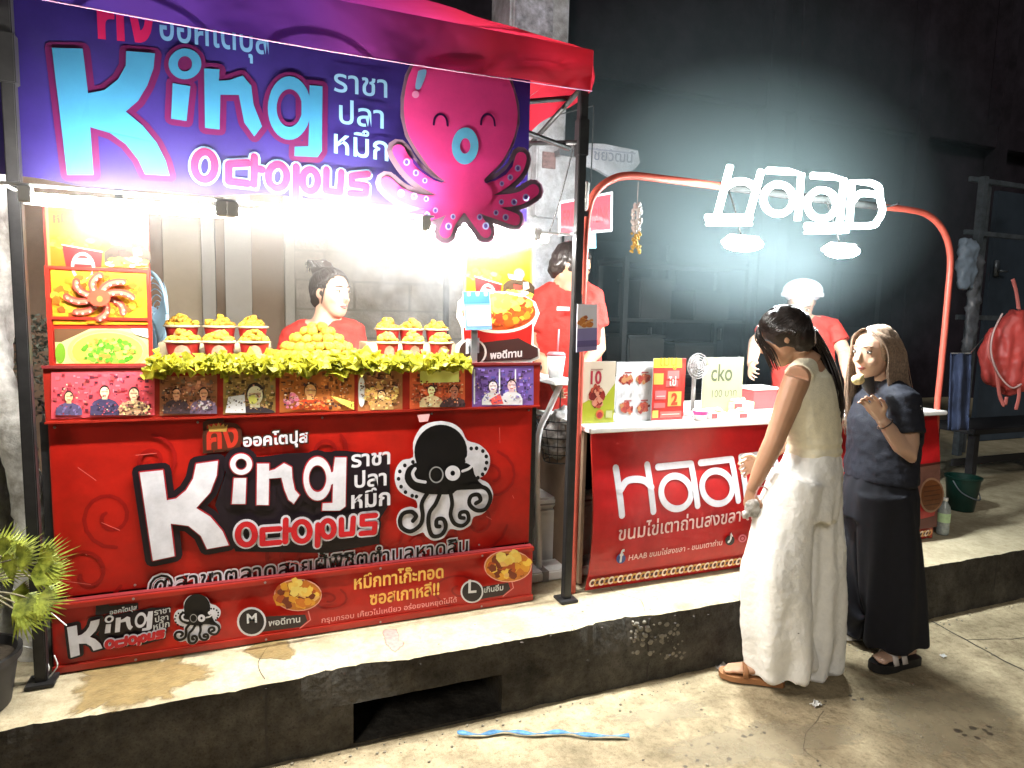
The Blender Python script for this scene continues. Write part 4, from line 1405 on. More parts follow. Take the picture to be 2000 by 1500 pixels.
# ---- snack cups on the shelf
SHZ = 1.2875
M_CUP = mat('red_paper_cup', (.26, .01, .008), .5, 0, .08)
M_RIM = mat('cream_rim', (.4, .32, .2), .6)
CHIP = [mat('fried_batter_pale', (.4, .26, .018), .7, 0, .25, 40, .5, 120), mat('fried_batter_gold', (.34, .17, .012), .7, 0, .3, 40, .5, 120)]
def snack_cup(x, y, z, wd, label, seed, hgt=.06):
    g_ = random.Random(seed)
    c = thing('snack_cup', label, 'snack cup', (x, y, z), 'red snack cups heaped with fried pieces')
    r0, r1 = wd * .42, wd * .5
    obj('cup', lathe((x, y, z), [(r0 * .96, .001), (r0, .003), (r1, hgt), (r1 - .003, hgt), (r0 - .003, .01), (.002, .01)], 22), M_CUP, c, 2)
    obj('rim', lathe((x, y, z), [(r1 - .002, hgt - .003), (r1 + .005, hgt - .003), (r1 + .007, hgt + .003), (r1 - .002, hgt + .006)], 22, False), M_RIM, c, True)
    # round pale badge wrapped on the street side
    V, F = [], []
    nn = 7
    for j in range(nn + 1):
        for i in range(nn + 1):
            a, b_ = (i / nn - .5) * 2, (j / nn)
            hw = .8 * math.sqrt(max(0, 1 - (b_ * 1.02 - .0) ** 2)) if b_ < 1 else 0
            ang = -math.pi / 2 + a * hw * .72
            zz = .006 + b_ * hgt * .74
            rr = r0 + (r1 - r0) * zz / hgt + .0012
            V.append(Vector((x + rr * math.cos(ang), y + rr * math.sin(ang), z + zz)))
    F = [[j * (nn + 1) + i, j * (nn + 1) + i + 1, (j + 1) * (nn + 1) + i + 1, (j + 1) * (nn + 1) + i] for j in range(nn) for i in range(nn)]
    obj('badge', (V, F), mat('cream_badge', (.34, .19, .13), .5, 0, .25, 60), c)
    for k in (0, 1):
        g = []
        for i in range(15):
            a, q_ = g_.uniform(0, 6.28), g_.uniform(0, 1) ** .5
            px_, py_ = x + r1 * .85 * q_ * math.cos(a), y + r1 * .85 * q_ * math.sin(a)
            h = hgt + .004 + (1 - q_) * .036 + g_.uniform(-.004, .006)
            r_ = g_.uniform(.011, .017)
            e = ell((px_, py_, z + h), (r_, r_ * g_.uniform(.7, 1), r_ * g_.uniform(.7, 1)), 8, 5)
            g.append(([v + Vector((nz(v.x, v.y, v.z, 90), nz(v.y, v.z, v.x, 90), nz(v.z, v.x, v.y, 90))) * .004 for v in e[0]], e[1]))
        g.append(lathe((x, y, z), [(r1 * .9, hgt - .01), (r1 * .6, hgt + .014), (.005, hgt + .03)], 12)) if k == 0 else None
        obj('fried_pieces', join(*g), CHIP[k], c, True, kind='stuff')
n_ = 0
LROW = [((358, 691), 2.60, .112, 'front'), ((429, 691), 2.60, .106, 'front'), ((497, 690), 2.60, .102, 'front'), ((356, 672), 2.78, .115, 'rear'), ((430, 671), 2.78, .112, 'rear'), ((494, 670), 2.78, .106, 'rear')]
RROW = [((757, 690), 2.60, .084, 'front'), ((806, 690), 2.60, .088, 'front'), ((861, 689), 2.60, .094, 'front'), ((757, 672), 2.76, .098, 'rear'), ((803, 672), 2.76, .1, 'rear'), ((852, 672), 2.76, .092, 'rear')]
for rows, side in ((LROW, 'beside the three poster board'), (RROW, 'between the heap and the cup cut-out')):
    for k, (px, y, wd, wh) in enumerate(rows):
        p = on_y(*px, y)
        pos = ('first', 'second', 'third')[k % 3]
        snack_cup(p.x, y, SHZ + (.026 if wh == 'front' else .075), wd, '%s red snack cup of the %s row %s' % (pos, wh, side), 60 + n_, .055)
        n_ += 1
for rows, side in ((LROW, 'left'), (RROW, 'right')):
    xs_ = [on_y(*r_[0], r_[1]).x for r_ in rows]
    tr_ = thing('tray', 'stepped white tray carrying the cups ' + ('beside the poster board' if side == 'left' else 'beside the cup cut-out'), 'tray', ((min(xs_) + max(xs_)) / 2, 2.7, SHZ))
    obj('tread', bx(min(xs_) - .07, max(xs_) + .06, 2.535, 2.67, SHZ + .001, SHZ + .0255, .003), M_RIM, tr_)
    obj('riser', bx(min(xs_) - .07, max(xs_) + .06, 2.672, 2.86, SHZ + .001, SHZ + .0745, .003), M_RIM, tr_)
# ---- heap of fried balls
ball_me = []
for k in range(3):
    e = ell((0, 0, 0), .021, 10, 7)
    me = bpy.data.meshes.new('fried_ball')
    me.from_pydata([v * (1 + .22 * nz(v.x + k, v.y, v.z, 55)) for v in e[0]], [], e[1])
    me.polygons.foreach_set('use_smooth', [True] * len(me.polygons))
    me.materials.append(CHIP[k % 2])
    ball_me.append(me)
tr_ = obj('tray', lathe((.27, 2.66, SHZ + .001), [(.14, 0), (.165, .004), (.172, .02), (.168, .02), (.16, .007), (.002, .007)], 28), M_STEEL, None, True, label='round steel dish under the heap of fried balls', cat='tray')
for layer, (rad, cnt, zz) in enumerate(((.162, 26, .03), (.135, 22, .032), (.118, 19, .062), (.085, 13, .066), (.08, 12, .092), (.04, 6, .096), (.05, 6, .118), (.02, 2, .138))):
    for i in range(cnt):
        a = 6.2832 * i / cnt + layer * .37
        o = bpy.data.objects.new('fried_ball', ball_me[rnd.randrange(3)])
        COL.objects.link(o)
        o.location = (.27 + rad * math.cos(a) * rnd.uniform(.95, 1.05), 2.66 + rad * .8 * math.sin(a) * rnd.uniform(.95, 1.05), SHZ + zz + rnd.uniform(-.003, .004))
        o.rotation_euler = (rnd.uniform(0, 6), rnd.uniform(0, 6), rnd.uniform(0, 6))
        s_ = rnd.uniform(.85, 1.12)
        o.scale = (s_, s_, s_)
        tag(o, 'golden fried ball in the heap on the steel dish', 'fried snack', 'fried balls heaped on the dish')
# ---- lettuce garnish along the shelf edge
V, F = [], []
g_ = random.Random(5)
for i in range(1500):
    u = g_.uniform(0, 1)
    x = -.28 + 1.1 * u
    y = 2.462 + g_.gauss(0, .022) + (.02 if .35 < u < .7 else 0)
    z = SHZ + .016 + g_.gauss(0, .01)
    if y < 2.475:
        z -= abs(g_.gauss(0, .009)) * (1.6 if .2 < u < .62 else .8)
        y = min(y, 2.452)
    if y >= 2.475:
        z = max(z, SHZ + .006)
    r_ = g_.choice((.008, .012, .016, .02, .03)) * g_.uniform(.8, 1.2)
    if nz(x, 0, 7, 9) < -.32 and g_.random() < .75:
        continue
    z += .012 * nz(x, 3, 0, 14)
    a = Vector((g_.gauss(0, 1), g_.gauss(0, .8), g_.gauss(0, .7))).normalized()
    n2 = Vector((g_.gauss(0, 1), g_.gauss(0, 1), g_.gauss(0, 1))).normalized()
    b_ = a.cross(n2).normalized()
    n3 = a.cross(b_)
    o = len(V)
    k = 7
    V.append(Vector((x, y, z)))
    for j in range(k):
        t_ = 6.2832 * j / k
        V.append(Vector((x, y, z)) + a * r_ * math.cos(t_) + b_ * r_ * math.sin(t_) * .8 + n3 * r_ * .45 * (1 if j % 2 else -1))
    for j in range(k):
        F.append([o, o + 1 + j, o + 1 + (j + 1) % k])
V = [Vector((v.x, v.y if v.z > SHZ + .002 or v.y < 2.455 else 2.455 - .3 * (v.y - 2.455), max(v.z, SHZ + .002) if v.y > 2.462 else v.z)) for v in V]
obj('lettuce_garnish', (V, F), mat('lettuce', (.22, .28, .012), .5, 0, .6, 22, trans=.4, col2=(.5, .46, .045)), None, False, label='frilly green lettuce garnish along the shelf edge', cat='garnish', kind='stuff', recalc=False)
# ---- round pale blue fan behind the poster board
fn_ = thing('fan', 'pale blue round fan half hidden behind the three poster board', 'fan', (-.36, 3.08, KZ))
M_FAN = mat('pale_blue_plastic', (.35, .52, .62), .35, 0, .1)
fc = at(284, 612, 2.75)
fcx, fsx = math.cos(R(62)), math.sin(R(62))           # the head is swivelled away
def fp_(r_, t_, d):
    a = r_ * math.cos(t_)
    return Vector((fc.x + a * fcx + d * fsx, fc.y - a * fsx + d * fcx, fc.z + r_ * math.sin(t_)))
g = []
for k in range(7):
    r_ = .03 + .024 * k
    g.append(tube([fp_(r_, 6.2832 * j / 28, .05 * (1 - (k / 7) ** 2)) for j in range(29)], .0022 if k < 6 else .007, 5))
obj('guard', join(*g), M_FAN, fn_, True)
for k in range(3):
    a0 = k * 2.094
    def bl(u, v, a0=a0):
        return fp_(.02 + .14 * v, a0 + (u - .5) * 1.9 * (.4 + .6 * v), .02 + .03 * (u - .5))
    obj('blade', thick(grid(bl, 8, 6), (.003, 0, 0)), M_FAN, fn_, True)
obj('hub', ell((fc.x + .02, fc.y, fc.z), (.03, .03, .03)), M_FAN, fn_, True)
obj('motor', cyl((fc.x, fc.y, fc.z), (fc.x - .09, fc.y - .04, fc.z), .045), M_FAN, fn_, True)
obj('stand', cyl((fc.x, fc.y - .01, KZ + .02), (fc.x, fc.y - .01, fc.z - .03), .014), M_ALU, fn_, True)
obj('base', lathe((fc.x, fc.y - .01, KZ + .003), [(.15, 0), (.15, .01), (.02, .02)], 24), M_FAN, fn_, True)
# ================================================================== the second stall with arch and neon sign
hs = thing('food_stall', 'red egg cake stall with an arch frame and neon sign', 'market stall', (2.45, 2.7, KZ))
HX0, HX1, HY = 1.345, 3.56, 2.462
M_ARCH = mat('red_pipe', (.5, .09, .06), .4, .1, .15, 15)
M_WTOP = mat('white_laminate', (.78, .76, .72), .35, 0, .05, 8)
def on_h(L, y=HY):
    return [on_y(a, b_, y) for a, b_ in L]
path = on_h([(1117, 1152), (1123, 1000), (1128, 850), (1137, 600), (1143, 470), (1149, 410), (1163, 376), (1192, 352), (1230, 343), (1300, 350), (1380, 360), (1560, 384), (1700, 402), (1770, 409), (1812, 420), (1842, 450), (1856, 500), (1851, 580), (1838, 720), (1830, 800), (1820, 960), (1815, 1043)])
path[0].z = path[-1].z = KZ + .003
arch = obj('arch_frame', tube(bez(path, 5), .0165, 10), M_ARCH, hs, True)
obj('counter_top', bx(HX0, HX1, HY - .06, 3.08, 1.0, 1.0225, .004), M_WTOP, hs)
obj('side_panel', bx(HX0 + .02, HX0 + .035, HY + .03, 3.06, KZ + .02, 1.0), M_BROWN, hs)
obj('side_panel', bx(HX1 - .035, HX1 - .02, HY + .03, 3.06, KZ + .02, 1.0), M_DARKRED, hs)
obj('back_panel', bx(HX0 + .036, HX1 - .036, 3.04, 3.06, KZ + .02, 1.0), M_BROWN, hs)
def bulge(v):
    t = max(0, min(1, (v.z - KZ) / .71))
    return Vector((v.x, v.y - .05 * math.sin(math.pi * t ** .8) - .004 * nz(v.x, v.z, 0, 3), v.z))
PY = HY - .012
V, F = grid(lambda u, v: (1.375 + 2.17 * u, PY + .003, KZ + .006 + .707 * v), 60, 26)
hp = obj('front_panel', thick(([bulge(v) for v in V], F), (0, .006, 0)), M_RED, hs, True)
pr = Print(PY, .00022)
def hp_rect(x0, z0, x1, z1, col, nx=50, n=20):
    V_, F_ = grid(lambda u, v: (x0 + (x1 - x0) * u, 0, z0 + (z1 - z0) * v), nx, n)
    pr._add([(v.x, v.z) for v in V_], F_, col)
HR = (178, 24, 26)
hp_rect(1.376, KZ + .008, 3.544, KZ + .711, HR)
HW = .031
def P2(q, wd=HW, col=WHITE, sm=0, closed=False):
    # subdivide so that the ink follows the bulging sheet
    pts = [pr.p(a) for a in q]
    if sm:
        pts = [(v.x, v.y) for v in bez([(*a, 0) for a in pts], sm)]
    else:
        out = []
        for a, b_ in zip(pts, pts[1:] + ([pts[0]] if closed else [])):
            k = max(1, int((Vector(a) - Vector(b_)).length / .02))
            out += [tuple(Vector(a).lerp(Vector(b_), i / k)) for i in range(k)]
        pts = out + ([] if closed else [pts[-1]])
    pr.line_m(pts, wd, col, closed)
P2([(1196, 911), (1203, 1000)])
P2([(1257, 905), (1264, 993)])
P2([(1202, 952), (1214, 936), (1232, 932), (1250, 935), (1262, 947)], sm=4)
for cx, cy, s0, s1, b0 in ((1309, 957, (1342, 903), (1349, 982), (1277, 909)), (1388, 947, (1420, 894), (1427, 972), (1360, 901))):
    P2(ringpx((cx, cy), 29, 31, 30), closed=True)
    P2([b0, s0, s1])
P2([(1443, 970), (1438, 890), (1486, 884)])
P2([(1486, 884), (1503, 896), (1500, 916), (1470, 924)], sm=5)
P2([(1470, 924), (1505, 932), (1512, 952), (1494, 963), (1443, 970)], sm=5)
pr.text('ขนมไข่เตาถ่านสงขลา เจ้าดัง', (1195, 1048), (1500, 1000), (240, 205, 200), 1.05, .012)
pr.disc((1202, 1084), 9, 10, (40, 60, 130))
pr.text('f', (1199, 1091), (1206, 1090), WHITE, 1.3, .03)
pr.text('HAAB ขนมไข่สงขลา - ขนมเตาถ่าน', (1217, 1088), (1397, 1058), (238, 190, 188), 1.0, .012)
pr.disc((1412, 1049), 9, 10, (34, 26, 30))
pr.text('♪', (1408, 1054), (1416, 1052), WHITE, 1.0, .02)
pr.ring((1436, 1045), 8, 8, 5, 5, (230, 110, 130))
pr.disc((1436, 1045), 3, 3, (230, 110, 130))
pr.text('@haab', (1450, 1047), (1486, 1041), (236, 150, 150), 1.0, .01)
# picture at the far end and the chain border
q = [(1762, 905), (1819, 898), (1818, 1025), (1756, 1034)]
pr.fill([[pr.p(a) for a in q]], (96, 40, 36))
pr.fill([[pr.p(a) for a in [(1766, 910), (1818, 902), (1817, 960), (1764, 965)]]], (120, 78, 66))
pr.ring((1800, 962), 24, 34, 0, 0, (150, 110, 84))
pr.ring((1800, 962), 21, 30, 0, 0, (112, 62, 28))
for k in range(-2, 3):
    pr.line([(1785, 964 + 9 * k), (1815, 960 + 9 * k)], .005, (84, 42, 20))
nb = 92
for k in range(nb):
    x = 1.395 + k * (3.53 - 1.395) / (nb - 1)
    z = KZ + .05
    col = (206, 146, 70) if k % 2 else (238, 214, 200)
    r_ = .0165
    f = lambda a: [(x + a * 1.0 * math.cos(t), z + a * 1.25 * math.sin(t)) for t in [6.2832 * j / 12 for j in range(12)]]
    pr.fill([f(r_), f(r_ * .55)], col, True)
    pr.fill([f(r_ * .42)], (60, 26, 18), True)
pr.build('lettering', hp, VINYL, bulge)
# ---- neon sign on the arch
ne = thing('neon_sign', 'glowing white neon lettering sign on top of the arch', 'neon sign', (2.45, 2.43, 1.9))
M_NEON = emit('neon_tube', (.86, 1, .97), NEON)
def ns(L, sm=0, r_=.0148):
    q = [on_y(a, b_, 2.34) for a, b_ in L]
    return tube(bez(q, sm) if sm else q, r_, 8)
def nring(c_, r_):
    return ns([(c_[0] + r_ * math.cos(t), c_[1] + r_ * math.sin(t)) for t in [6.2832 * j / 30 for j in range(31)]])
letters = [[ns([(1426, 324), (1400, 424)]), ns([(1487, 333), (1462, 424)]), ns([(1414, 370), (1428, 358), (1446, 354), (1464, 358), (1477, 370)], 4), ns([(1380, 425), (1467, 425)]), ns([(1380, 438), (1468, 438)], 0, .0062)],
           [nring((1520, 389), 29), ns([(1500, 333), (1540, 335), (1565, 341), (1558, 430)])],
           [nring((1605, 399), 28), ns([(1586, 343), (1620, 345), (1648, 351), (1640, 436)]), ns([(1572, 454), (1656, 453)], 0, .0062)],
           [ns([(1659, 438), (1664, 355), (1700, 357)]), ns([(1700, 357), (1716, 366), (1719, 390)], 4), ns([(1666, 392), (1680, 378), (1712, 380)], 4), ns([(1719, 390), (1723, 412), (1713, 432), (1695, 441), (1574, 441)], 4)]]
for g in letters:
    obj('letter_tube', join(*g), M_NEON, ne, True)
slv = on_h([(1404, 363), (1480, 373), (1560, 384), (1640, 394), (1726, 405)])
obj('dark_pipe_cover', tube(bez(slv, 4), .0186, 10), mat('black_rubber', (.012, .012, .012), .8), ne, True)  # dark cover added to stop the lit pipe glaring between the letters
for k_ in (0, 2, 4):
    obj('mounting_arm', cyl(slv[k_] + Vector((0, -.017, 0)), Vector((slv[k_].x - .04, 2.35, slv[k_].z)), .005, seg=6), mat('black_rubber', (.012, .012, .012), .8), ne, True)
# ---- flood lamps under the arch
M_FL = emit('flood_lens', (.9, .97, 1), FLOOD)
for px_, wd, lab in (((1452, 477), .2, 'lit white flood lamp hanging under the first letters of the neon sign'), ((1645, 491), .2, 'lit white flood lamp hanging under the last letters of the neon sign')):
    c = on_y(*px_, 2.33)
    fl = thing('flood_lamp', lab, 'lamp', (c.x, 2.33, c.z - .03), 'flood lamps under the arch')
    Rm = Matrix.Rotation(R(-24), 4, 'X')
    obj('lens', ell(c, (wd * .52, .042, .026), 22, 10, Rm.to_3x3()), M_FL, fl, True)
    obj('housing', box(c + Rm.to_3x3() @ Vector((0, .012, .026)), (wd * .8, .06, .014), Rm), M_WTOP, fl)
    obj('bracket', tube([(c.x, 2.345, c.z + .03), (c.x, 2.40, 1.98), (c.x, HY - .015, 2.07)], .004, 6), mat('black_rubber', (.012, .012, .012), .8), fl)
# ---- white flower garland hung from the arch
ga = thing('flower_garland', 'white flower garland with golden tassel hanging from the arch', 'garland', (1.66, HY, 1.62))
gp = on_y(1247, 350, HY)
z0 = on_y(1247, 395, HY).z
z1 = on_y(1247, 455, HY).z
z2 = on_y(1247, 494, HY).z
obj('string', cyl((gp.x, HY, gp.z - .01), (gp.x, HY, z1), .002, seg=5), M_WTOP, ga)
g = []
for i in range(90):
    t = rnd.random()
    z = z1 + (z0 - z1) * t
    r_ = .02 * math.sin(math.pi * (.12 + .8 * t)) + .002
    a = rnd.uniform(0, 6.28)
    g.append(ell((gp.x + r_ * math.cos(a), HY + r_ * math.sin(a), z), (.006, .006, .008), 6, 4))
obj('petals', join(*g), mat('jasmine', (.7, .64, .6), .7, 0, .15, 50), ga, True)
g = []
for i in range(60):
    t = rnd.random()
    z = z2 + (z1 - z2) * t
    r_ = (.008 if .35 < t < .9 else .02) * (1 if t < .35 else (1.6 if .6 < t < .8 else 1))
    a = rnd.uniform(0, 6.28)
    g.append(ell((gp.x + r_ * math.cos(a), HY + r_ * math.sin(a), z), (.006, .006, .006), 6, 4))
obj('tassel', join(*g), mat('marigold', (.62, .4, .1), .7, 0, .25, 50), ga, True)
# ---- small things clipped on the canopy pole and arch
rs = thing('red_sign', 'red sign board with white border and letters behind the canopy pole', 'sign', (1.72, 3.2, 1.9))
RY = 3.2
q = [(1092, 394), (1197, 374), (1196, 452), (1091, 461)]
Vq = [on_y(a, b_, RY) for a, b_ in q]
obj('board', thick((Vq, [[0, 1, 2, 3]]), (0, .012, 0)), mat('white_board', (.7, .68, .6), .5), rs)
pr = Print(RY - .001)
pr.poly(q, (245, 235, 238))
pr.poly([(1095, 398), (1193, 379), (1192, 448), (1094, 457)], (214, 40, 58))
pr.text('FRUIT', (1098, 444), (1140, 437), (150, 20, 34), 2.4, .02)
pr.text('DRINK', (1148, 436), (1190, 430), (150, 20, 34), 2.4, .02)
pr.build('lettering', rs, PAPER)
obj('hanger', tube([(1.75, RY + .02, 2.1), (1.75, RY + .02, 2.6), (1.9, 4.9, 2.9)], .004, 5), M_BLACKM, rs)
wl = thing('utility_light', 'unlit white capsule lamp clipped beside the arch bend', 'lamp', (1.33, 2.43, 2.0))
pa, pb_ = on_y(1146, 358, 2.43), on_y(1142, 408, 2.43)
obj('capsule', loft([(pa + Vector((0, 0, .008)), .004), (pa, .012), (pb_, .012), (pb_ - Vector((0, 0, .008)), .006)], 12), M_WTOP, wl, True)
obj('clip', bx(pb_.x - .02, pb_.x + .01, 2.42, 2.46, pb_.z - .03, pb_.z - .01), M_BLACKM, wl)
bt = thing('blue_tag', 'small pale blue label hanging under the red sign', 'label', (1.7, 3.18, 1.85))
q = [(1146, 456), (1164, 455), (1165, 485), (1149, 486)]
Vq = [on_y(a, b_, 3.18) for a, b_ in q]
obj('card', thick((Vq, [[0, 1, 2, 3]]), (0, .004, 0)), mat('tag_blue', (.2, .5, .62), .5, 0, .3, 60), bt)
obj('string', tube([Vq[0] + Vector((.02, 0, 0)), Vq[0] + Vector((.02, 0, .03))], .002, 5), M_WTOP, bt)
# ---- hanging snack packet on the canopy pole
pk = thing('price_card', 'clear sleeve with a snack picture hanging on the canopy pole', 'card', (1.33, 2.36, 1.3))
q = [(1128, 594), (1167, 594), (1166, 684), (1126, 688)]
KY2 = 2.36
Vq = [on_y(a, b_, KY2) for a, b_ in q]
obj('sleeve', thick((Vq, [[0, 1, 2, 3]]), (0, .004, 0)), mat('milky_plastic', (.5, .5, .55), .2), pk)
pr = Print(KY2 - .001)
pr.poly(q, (200, 196, 200))
pr.poly([(1128, 642), (1166, 640), (1166, 684), (1126, 688)], (120, 112, 150))
pr.food((1143, 628), 14, 9, 20, [(180, 110, 50), (150, 80, 40), (200, 140, 80)], 6, 71)
pr.poly([(1127, 666), (1166, 664), (1166, 676), (1126, 678)], (90, 80, 120))
pr.build('artwork', pk, PAPER)
obj('cord', tube([(Vq[0].x + .02, KY2 + .002, Vq[0].z), (1.27, 2.375, Vq[0].z + .04)], .002, 5), M_BLACKM, pk)

# ================================================================== things on the white counter
CZ = 1.0228
def card(px, y, name, label, art, lean=.03):
    u0, u1, v0 = px
    a, b_ = on_y(u0, v0, y), on_y(u1, v0, y)
    zt = max(a.z, b_.z)
    t_ = thing(name, label, 'menu card', ((a.x + b_.x) / 2, y, CZ))
    obj('board', bx(a.x, b_.x, y, y + .005, CZ, zt), mat('clear_acrylic', (.5, .52, .52), .2), t_)
    obj('foot', bx(a.x, b_.x, y - .001, y + .06, CZ, CZ + .004), mat('clear_acrylic', (.5, .52, .52), .2), t_)
    pr = Print(y - .0008)
    w_, h_ = b_.x - a.x, zt - CZ - .005
    pr.M = None
    pr.p = lambda q, a=a, w_=w_, h_=h_: (a.x + w_ * q[0] / 100, CZ + .005 + h_ * (1 - q[1] / 100))
    art(pr)
    pr.gain = .5 if name == 'menu_card' else 1
    pr.build('artwork', t_, PAPER)
def art1(pr):
    pr.poly([(0, 0), (100, 0), (100, 100), (0, 100)], (244, 226, 200))
    pr.poly([(100, 35), (100, 100), (0, 100), (0, 68), (20, 62), (60, 66), (80, 50)], (190, 196, 50))
    pr.text('10', (25, 36), (56, 36), (190, 50, 70), 1.2, .03)
    pr.line([(24, 13), (60, 13)], .006, (190, 160, 140), caps=False)
    pr.food((45, 56), 20, 16, 50, [(160, 40, 30), (200, 90, 60), (226, 150, 120), (120, 30, 24)], 8, 81)
    pr.disc((55, 86), 12, 8, (230, 120, 60))
    pr.disc((55, 87), 8, 5, (170, 40, 50))
    pr.poly([(74, 80), (94, 80), (94, 92), (74, 92)], (216, 214, 150))
def art2(pr):
    pr.poly([(0, 0), (100, 0), (100, 100), (0, 100)], (250, 246, 246))
    pr.line([(30, 6), (78, 6)], .006, (225, 215, 215), caps=False)
    for i, (x, y) in enumerate(((28, 30), (75, 30), (30, 78), (76, 78))):
        pr.line([(x - 8, y - 12), (x + 12, y - 12)], .007, (180, 90, 90), caps=False)
        pr.food((x, y), 17, 7, 26, [(176, 60, 50), (140, 36, 36), (210, 150, 100), (200, 90, 70)], 6, 90 + i)
    for x in (20, 45, 70, 88):
        pr.line([(x, 48), (x, 56)], .006, (232, 228, 226), caps=False)
def art3(pr):
    pr.poly([(0, 0), (100, 0), (100, 100), (0, 100)], (214, 36, 30))
    pr.poly([(0, 0), (86, 0), (88, 15), (0, 15)], (246, 226, 70))
    pr.text('เมนู', (20, 12), (70, 12), (206, 160, 20), 1.0, .02)
    for q_, c_ in (((2, 24, 32, 42), (245, 190, 80)), ((44, 20, 80, 33), (240, 130, 130)), ((40, 36, 78, 46), (236, 100, 100)), ((8, 52, 42, 66), (240, 120, 125)), ((48, 54, 90, 78), (245, 185, 90)), ((6, 72, 40, 80), (236, 110, 110)), ((26, 86, 92, 96), (236, 110, 100)), ((2, 84, 20, 96), (245, 205, 90))):
        pr.poly([(q_[0], q_[1]), (q_[2], q_[1]), (q_[2], q_[3]), (q_[0], q_[3])], c_)
    pr.text('2', (60, 75), (76, 75), (206, 60, 20), 1.1, .05)
    pr.text('ไข่', (48, 44), (70, 44), (250, 230, 220), 1.0, .02)
    pr.line([(12, 61), (38, 61)], .003, (250, 230, 220), caps=False)
    pr.line([(30, 91), (86, 91)], .004, (250, 220, 210), caps=False)
def art4(pr):
    pr.poly([(0, 0), (100, 0), (100, 100), (0, 100)], (176, 172, 134))
    pr.text('cko', (20, 42), (72, 42), (84, 90, 66), 1.3, .015)
    pr.text('100 บาท', (24, 72), (86, 70), (96, 100, 78), 1.1, .0)
card((1139, 1203, 706), 2.50, 'menu_card', 'cream and lime menu card with a red 10', art1)
card((1206, 1276, 707), 2.52, 'menu_card', 'white menu card with four red cake pictures', art2)
card((1277, 1340, 700), 2.50, 'menu_card', 'red menu card with a yellow heading', art3)
card((1375, 1453, 698), 2.62, 'menu_card', 'plain pale card with handwritten grey letters', art4)
# small desk fan with dark grey guard
df = thing('desk_fan', 'small grey desk fan between the red menu card and the pale card', 'fan', (1.99, 2.58, CZ))
M_GREY = mat('grey_plastic', (.22, .2, .19), .5, 0, .2, 30)
c = on_y(1362, 715, 2.58)
g = []
for k in range(5):
    r_ = .012 + .012 * k
    g.append(tube([(c.x + r_ * math.cos(t_), c.y - .012 * (1 - (k / 5) ** 2), c.z + r_ * math.sin(t_)) for t_ in [6.2832 * j / 20 for j in range(21)]], .002, 5))
for k in range(8):
    a = k * .785
    g.append(cyl((c.x, c.y - .012, c.z), (c.x + .06 * math.cos(a), c.y, c.z + .06 * math.sin(a)), .0016, seg=5))
obj('guard', join(*g), M_GREY, df, True)
obj('motor', ell((c.x, c.y + .02, c.z), (.028, .034, .028)), M_GREY, df, True)
for k in range(3):
    a0 = k * 2.094
    obj('blade', thick(grid(lambda u, v, a0=a0: (c.x + (.01 + .042 * v) * math.cos(a0 + (u - .5) * 1.4), c.y + .008 * (u - .5), c.z + (.01 + .042 * v) * math.sin(a0 + (u - .5) * 1.4)), 6, 4), (0, .002, 0)), M_GREY, df, True)
obj('neck', cyl((c.x, c.y + .02, CZ + .02), (c.x, c.y + .02, c.z - .02), .01), M_GREY, df, True)
obj('base', lathe((c.x, c.y + .02, CZ), [(.05, 0), (.05, .012), (.015, .025)], 18), M_GREY, df, True)
# cake boxes and tubs
M_CREAMB = mat('cake_cream', (.72, .58, .28), .6, 0, .25, 30)
M_REDBOX = mat('red_box', (.52, .05, .05), .5, 0, .1)
def cake_box(px, y, w_, d_, h_, label, m_lo, m_hi, lift=0):
    p = on_y(px, 800, y)
    t_ = thing('cake_box', label, 'food box', (p.x, y, CZ + lift), 'cake boxes on the white counter')
    obj('carton', bx(p.x - w_ / 2, p.x + w_ / 2, y - d_ / 2, y + d_ / 2, CZ + lift, CZ + lift + h_, .003), m_lo, t_)
    obj('label_band', bx(p.x - w_ / 2 + .004, p.x - .1 * w_, y - d_ / 2 - .0015, y - d_ / 2 - .0002, CZ + lift + .006, CZ + lift + h_ - .006), m_hi, t_)
    g = []
    for i in range(7):
        g.append(ell((p.x + rnd.uniform(-.36, .36) * w_, y + rnd.uniform(-.3, .3) * d_, CZ + lift + h_ + .006), (.018, .016, .01), 9, 5))
    obj('cakes', join(*g), M_CREAMB, t_, True)
cake_box(1395, 2.5, .09, .07, .035, 'white carton of small cakes in front of the pale card', M_WTOP, M_REDBOX)
cake_box(1452, 2.49, .12, .08, .032, 'low carton of cream cakes with red band nearest the counter edge', M_WTOP, M_REDBOX)
cake_box(1442, 2.62, .13, .08, .06, 'taller carton of yellow cakes behind the low cartons', M_CREAMB, M_REDBOX)
rbx = thing('red_box', 'plain red carton with white lid beside the pale card', 'box', (2.3, 2.72, CZ))
p = on_y(1480, 790, 2.74)
obj('carton', bx(p.x - .07, p.x + .09, 2.7, 2.82, CZ, CZ + .1, .003), M_REDBOX, rbx)
obj('lid', bx(p.x - .074, p.x + .094, 2.696, 2.824, CZ + .1, CZ + .116, .003), M_WTOP, rbx)
tb = thing('paper_cup', 'small white paper cup with a magenta label by the desk fan', 'cup', (2.02, 2.47, CZ))
p = on_y(1368, 800, 2.47)
obj('cup', lathe((p.x, 2.47, CZ), [(.026, 0), (.034, .05), (.032, .05), (.024, .006), (.002, .006)], 18), M_WTOP, tb, True)
obj('label_band', lathe((p.x, 2.47, CZ), [(.0315, .028), (.0348, .046)], 18, False), mat('magenta_label', (.5, .04, .2), .5), tb, True)
